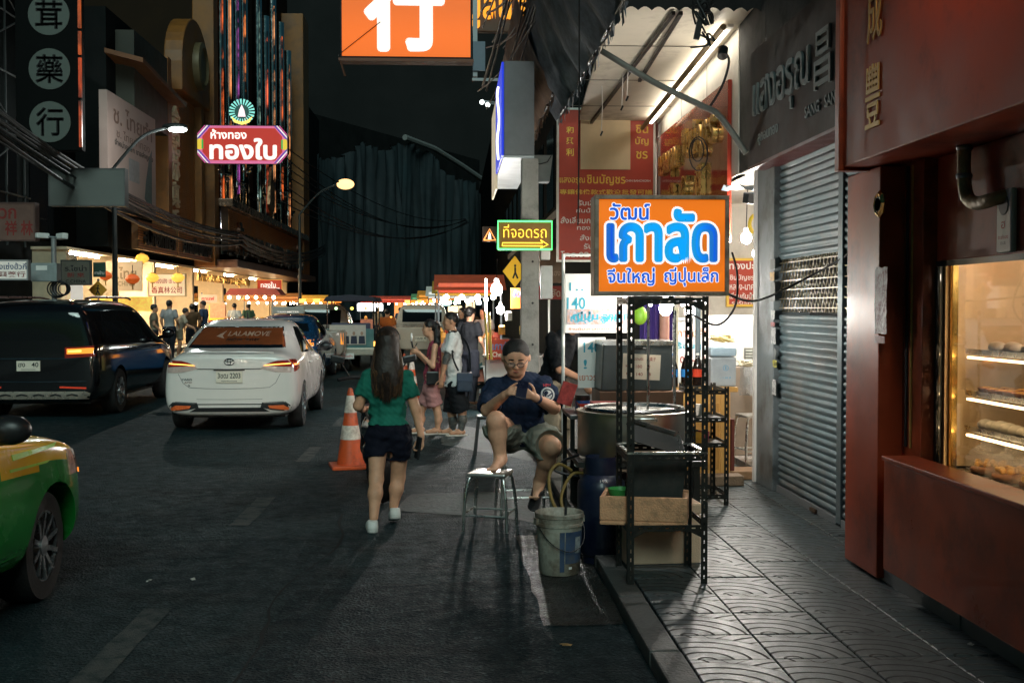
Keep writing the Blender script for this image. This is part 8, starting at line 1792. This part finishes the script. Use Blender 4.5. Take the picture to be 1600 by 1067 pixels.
# ---- end of the street: netted building, dark tower behind
NET = M('teal_net', (.008, .019, .023), .8, var=.5, vs=.25, bump=.3, bs=2, dirt=(.02, .03, .035), ds=.15, dt=.5)
nt = thing('netted_building', 'dark building wrapped in hanging teal construction netting', 'building', (0, 0, 0))
A = at(455, 480, y=92); B_ = at(775, 480, y=128); d_ = (B_ - A); d_.z = 0; nrm = Vector((d_.y, -d_.x, 0)).normalized()
def zat(px, py, y): return at(px, py, y=y).z
b = MB(); n = 260; m_ = 16; r_ = random.Random(11); ph = [r_.uniform(-1, 1) for _ in range(n + 1)]
for i in range(n + 1):
    u = i / n; p = A.lerp(B_, u); y = p.y; top = (zat(0, 214, y) if u < .5 else zat(0, 214 + (u - .5) * 2 * 86, y)) - 1.6 * abs(math.sin(i * .043) * math.sin(i * .017 + 1)) - .5 * abs(ph[i // 6])
    for j in range(m_ + 1):
        w = j / m_; fold = (.15 + .35 * abs(ph[i // 9])) * math.sin(i * (.45 + .2 * ph[i // 23]) + 1.2 * math.sin(w * 3 + i * .07)) + .3 * ph[i] * math.sin(w * 5 + i)
        q = p - nrm * 0 + nrm * fold * (-1); z = .5 + (top - .5) * (1 - w) + .15 * ph[(i * 3) % n]
        b.v.append((q.x, q.y, z))
for i in range(n):
    for j in range(m_): a = i * (m_ + 1) + j; b.f.append((a, a + 1, a + m_ + 2, a + m_ + 1)); b.m.append(0)
b.build('netting', NET, nt, smooth='all', fix=False)
MB().tube([(A.lerp(B_, u).x + nrm.x * .5, A.lerp(B_, u).y + nrm.y * .5, (zat(0, 214, A.lerp(B_, u).y) if u < .5 else zat(0, 214 + (u - .5) * 172, A.lerp(B_, u).y)) + .2) for u in (.45, .6, .75, .9, 1)], .28, 8).build('top_pipe', M('pipe_grey', (.2, .21, .2), .5), nt, smooth=True)
C1 = A.copy(); C2 = B_.copy(); bk_ = -nrm if nrm.y < 0 else nrm
b = MB(); pts = [A + bk_ * 2, B_ + bk_ * 2, B_ + bk_ * 12, A + bk_ * 12]; b.add([(p.x, p.y, 0) for p in pts] + [(p.x, p.y, 18) for p in pts], [(3, 2, 1, 0), (4, 5, 6, 7), (0, 1, 5, 4), (1, 2, 6, 5), (2, 3, 7, 6), (3, 0, 4, 7)]); b.build('wall', DW, nt)
tw = thing('dark_tower', 'tall unlit building rising behind the netting', 'building', (0, 0, 0)); MB().box((-60, 150, 0), (14, 170, 75)).build('wall', M('tower_wall', (.005, .006, .006), .9, var=.3, vs=.1), tw)
for i in range(3):
    for k in range(2): MB().box((-14.5 + 3 * i, 149.9, 14 + 4.2 * k), (-13.0 + 3 * i, 149.99, 16.2 + 4.2 * k)).build('window', M('tower_window', (.003, .003, .003), .6, var=.3), tw)
for px, py in ((753, 160), (762, 164)):
    p = at(px, py, y=60); t = thing('roof_flood_lamp', 'small white flood lamp high over the street %s' % ('on the left of a pair' if px == 753 else 'on the right of a pair'), 'lamp', p); MB().ball((0, 0, 0), .12, 10, 6).build('bulb', EM('roof_flood', (.9, 1, .97), 6), t); MB().bar((0, .1, .1), (3.0, .6, -.2), .06).build('arm', GREYM, t)
mb = thing('left_far_building', 'dim building between gold shop and netting', 'building', (0, 0, 0)); MB().box((-20, 78.2, 0), (-11, 96, 17)).build('wall', DW, mb); MB().box((-10.99, 80, 10), (-10.9, 84, 15)).build('faded_banner', M('faded_pink', (.10, .05, .055), .7, var=.4, vs=.5), mb)
# ---- right side beyond the awnings
rb = thing('right_far_building', 'dark row of shophouses along the right pavement beyond', 'building', (0, 0, 0)); MB().box((3.0, 16.3, .08), (12, 130, 15)).build('wall', DW, rb)
for k in range(12): MB().box((2.96, 18 + 4 * k, 4.6), (2.99, 20.4 + 4 * k, 7)).build('window', DGLASS, rb)
MB().box((1.9, 16.6, 3.3), (3.0, 40, 3.45)).build('canopy', BLACKM, rb)
for i, (px0, py0, px1, py1, y, c, s, lab) in enumerate([(682, 440, 694, 470, 70, (.85, 1, .95), .9, 'white lit vertical sign far along the street'), (697, 446, 712, 459, 66, (.5, .6, .5), .5, 'small greenish lit sign far along the street'), (718, 438, 726, 458, 62, (.4, .6, .6), .5, 'oval pale sign far along the street'), (690, 468, 704, 478, 72, (.7, 1, .95), 1.0, 'cyan white shop panel far along the street'), (634, 474, 660, 484, 85, (1, .75, .4), 1.4, 'warm lit shop strip at street end'), (700, 478, 722, 488, 75, (1, .78, .45), 1.6, 'warm glowing stall row far right'), (616, 470, 630, 500, 80, (1, .35, .1), .8, 'orange lit column of lights at street end'), (558, 474, 598, 486, 60, (.95, .98, 1), 6, 'white glowing canopy lights beyond the tuk-tuk'), (728, 470, 742, 484, 50, (1, .8, .5), 1.2, 'warm lit stall behind the standing man'), (752, 440, 762, 443, 40, (1, 1, 1), 4, 'short white tube lamp near neon parking sign'), (772, 432, 783, 435, 36, (1, 1, 1), 4, 'second short white tube lamp near parking sign'), (744, 470, 752, 476, 45, (.8, .95, 1), 4, 'cool white lamp beyond the seated diner')]):
    a = at(px0, py1, y=y); c_ = at(px1, py0, y=y); t = thing('far_light', lab, 'lit sign', (a.x, y, a.z)); w = c_.x - a.x; h = c_.z - a.z; MB().box((0, 0, 0), (w, .2, h)).build('glow_panel', M('far_glow%d' % i, c, .5, var=.4, vs=3, emit=c, es=s), t, bevel=min(w, h) * .2); MB().box((-.04, .201, -.04), (w + .04, .3, h + .04)).build('casing', DARK, t)
for i in range(8):
    p = at(595 + i * 17 + RND.uniform(-5, 5), 500 + RND.uniform(-6, 12), y=62 + 3 * i); t = thing('vehicle_lamp', 'small red or amber vehicle lamp glowing far up the street', 'lamp', p, 0, 'far vehicle lamps'); MB().ball((0, 0, 0), .10, 8, 6).build('lens', EM('vlamp%d' % (i % 3), [(1, .1, .03), (1, .4, .08), (1, .8, .5)][i % 3], 2.5), t); MB().box((-.16, .05, -.12), (.16, .3, .12)).build('housing', DARK, t)
# ---- orange lit sign over the road and yellow neon beside it
yo = 22.0; so = yo / 1800; p = at(635, 92, y=yo); t = thing('orange_light_box', 'big orange light box with white Chinese character over the road', 'sign', p)
MB().box((-102 * so, 0, 0), (102 * so, .28, 250 * so)).build('casing', DARK, t, bevel=.02); MB().box((-99 * so, -.012, 3 * so), (99 * so, -.001, 247 * so)).build('face', M('orange_face', (.5, .12, .01), .4, var=0, emit=(1, .15, .004), es=.72), t)
hotspots(MATS['orange_face'], 2.0, .14, 2); MB().text('行', -3 * so, 79 * so, -.02, 114 * so, 128 * so, 0, fat=.045).build('lettering', WGL, t, fix=False); MB().text('銀', 0, 222 * so, -.02, 100 * so, 44 * so, .01).build('lettering', WGL, t, fix=False)
MB().box((-104 * so, -.05, -.06), (104 * so, .3, -.005)).build('ledge', M('ledge_rust', (.12, .05, .03), .5, .4), t); MB().box((103 * so, .1, -.3), (110 * so, .2, 3.2)).build('hanger', GREYM, t); MB().box((103 * so, .05, -.2), (122 * so, .12, .35)).build('hanger_plate', M('hanger_blue', (.10, .13, .16), .5, .4), t); MB().bar((102 * so, .15, -.35), (160 * so, .15, -.35), .05).build('hanger', GREYM, t)
MB().tube([(-104 * so, -.03, .05), (-40 * so, -.03, 55 * so)], .008, 5).build('stay_wire', CABLE, t); MB().bar((-102 * so, -.02, -.02), (-94 * so, -.05, -.35), .03).build('corner_bracket', M('ledge_rust', (.12, .05, .03), .5, .4), t)
yy = 26.0; p = at(773, 50, y=yy); sq = yy / 1800; t = thing('yellow_neon_sign', 'dark sign with yellow neon Thai letters behind orange box', 'sign', p); MB().box((-36 * sq, 0, 0), (36 * sq, .2, 90 * sq)).build('casing', M('neon_brown', (.10, .04, .015), .5), t, bevel=.02); MB().text('มูลนิธิ', 4 * sq, 32 * sq, -.02, 92 * sq, 56 * sq, .015, .02).build('lettering', EM('neon_amber', (1, .38, .02), 1.1), t, fix=False)
# ---- cable bundles of the far side
for i in range(11):
    z = 5.0 + RND.uniform(-.35, .45); o = MB().tube(catenary((-9.8 + RND.uniform(-.3, .3), 24, z + .6), (-9.6 + RND.uniform(-.3, .3), 52, z - .4), .5 + RND.uniform(0, .4), 12) + catenary((-9.6, 52, z - .4), (-9.2, 84, z + .8), .8, 12)[1:], RND.uniform(.02, .05), 6).build('overhead_cable', CABLE, smooth=True); tag(o, 'black cable in the bundle before the far shops', 'cable', 'cables along the far shops')
for i in range(7):
    o = MB().tube(catenary((-9.0, 60, 7.2 + .5 * i), (1.1, 80 + 4 * i, 7.5 + .35 * i), 1.5 + .3 * (i % 3), 16), .03, 5).build('overhead_cable', CABLE, smooth=True); tag(o, 'dark cable strung across the far end of the street', 'cable', 'cables across the street')

# ---- more stalls up the street
SB = EM('stall_bulb_far', (1, .86, .62), 90)
def far_stall(lab, x, y, c, wid, n, white=False):
    t = thing('market_stall', lab, 'stall', (x, y, 0)); m = M('stall_cloth_' + lab[:9], c, .7, var=.2)
    MB().box((-wid / 2, 0, .1), (wid / 2, .7, .9)).build('counter', M('stall_front_' + lab[:9], (c[0] * .5 + .2, c[1] * .5 + .15, c[2] * .5 + .1), .5, var=.3, vs=6), t)
    MB().add([(-wid / 2 - .1, -.3, 2.0), (wid / 2 + .1, -.3, 2.0), (wid / 2 + .1, 1, 2.35), (-wid / 2 - .1, 1, 2.35)], [(0, 1, 2, 3)]).build('awning', m, t, fix=False)
    for q in (-1, 1): MB().bar((q * wid / 2, 0, .9), (q * wid / 2, 0, 2.1), .04).build('post', GREYM, t)
    for k in range(n): MB().ball((-wid / 2 + wid * (k + .5) / n, .05, 1.86), .055, 10, 6).build('bulb', SB if not white else EM('stall_bulb_cool', (.93, 1, .98), 110), t)
    for k in range(7): MB().lathe([(0, 0), (.09, 0), (.1, .12), (.05, .22), (0, .22)], n=10, c=(-wid / 2 + wid * (k + .5) / 7, .2 + .1 * (k % 2), .9)).build('pot', M('stall_pot%d' % (k % 5), [(.6, .3, .05), (.5, .08, .05), (.55, .55, .5), (.1, .3, .12), (.6, .45, .1)][k % 5], .4), t)
    MB().box((-wid / 2, -.03, 1.95), (wid / 2, -.01, 2.15)).build('sign_strip', M('stall_strip_' + lab[:9], c, .5, var=.5, vs=9, emit=c, es=.6), t)
for a in (('red roofed stall with warm bulbs beyond the far cart', .35, 24, (.7, .12, .05), 1.3, 4), ('yellow stall glowing further along the right kerb', .3, 30, (.8, .5, .08), 1.5, 4), ('white lit stall behind the standing couple', .1, 38, (.8, .8, .75), 1.8, 5, True), ('orange stall near the street end', -.3, 48, (.85, .35, .05), 2.2, 6), ('green roofed stall far along the kerb', -.9, 60, (.15, .4, .2), 2.4, 6, True), ('long red stall across the street end', -3.5, 72, (.7, .1, .06), 4.5, 9), ('amber stall at far left kerb beyond gold shop', -8.8, 66, (.9, .45, .06), 3.0, 7), ('second amber stall at far left pavement', -8.9, 57, (.85, .3, .08), 2.6, 6)): far_stall(*a)
for i, (px, y, w) in enumerate([(640, 44, -1), (625, 52, 1), (668, 46, -1), (690, 40, 1), (722, 27, -1), (738, 33, 1), (756, 25, -1), (590, 50, 1)]):
    simple(['far walker in grey beyond the pickups', 'far walker in dark blue near street end', 'far walker in beige behind the cream pickup', 'far shopper in white between lit stalls', 'shopper in black by the red roofed stall', 'shopper in brown near the yellow stall', 'shopper in grey at the far cart back', 'far walker in khaki left of the tuk-tuk'][i], px, y, (w * .6, w), 1.64, [GREY, DKB, BEI, MATS['far_white'], BLKC, MATS['brown_top'], GREY, KH2][i], TRS, SKIN3, 'cap', 'stand', 0, 'far shoppers along the street', long=True, vox=.026)
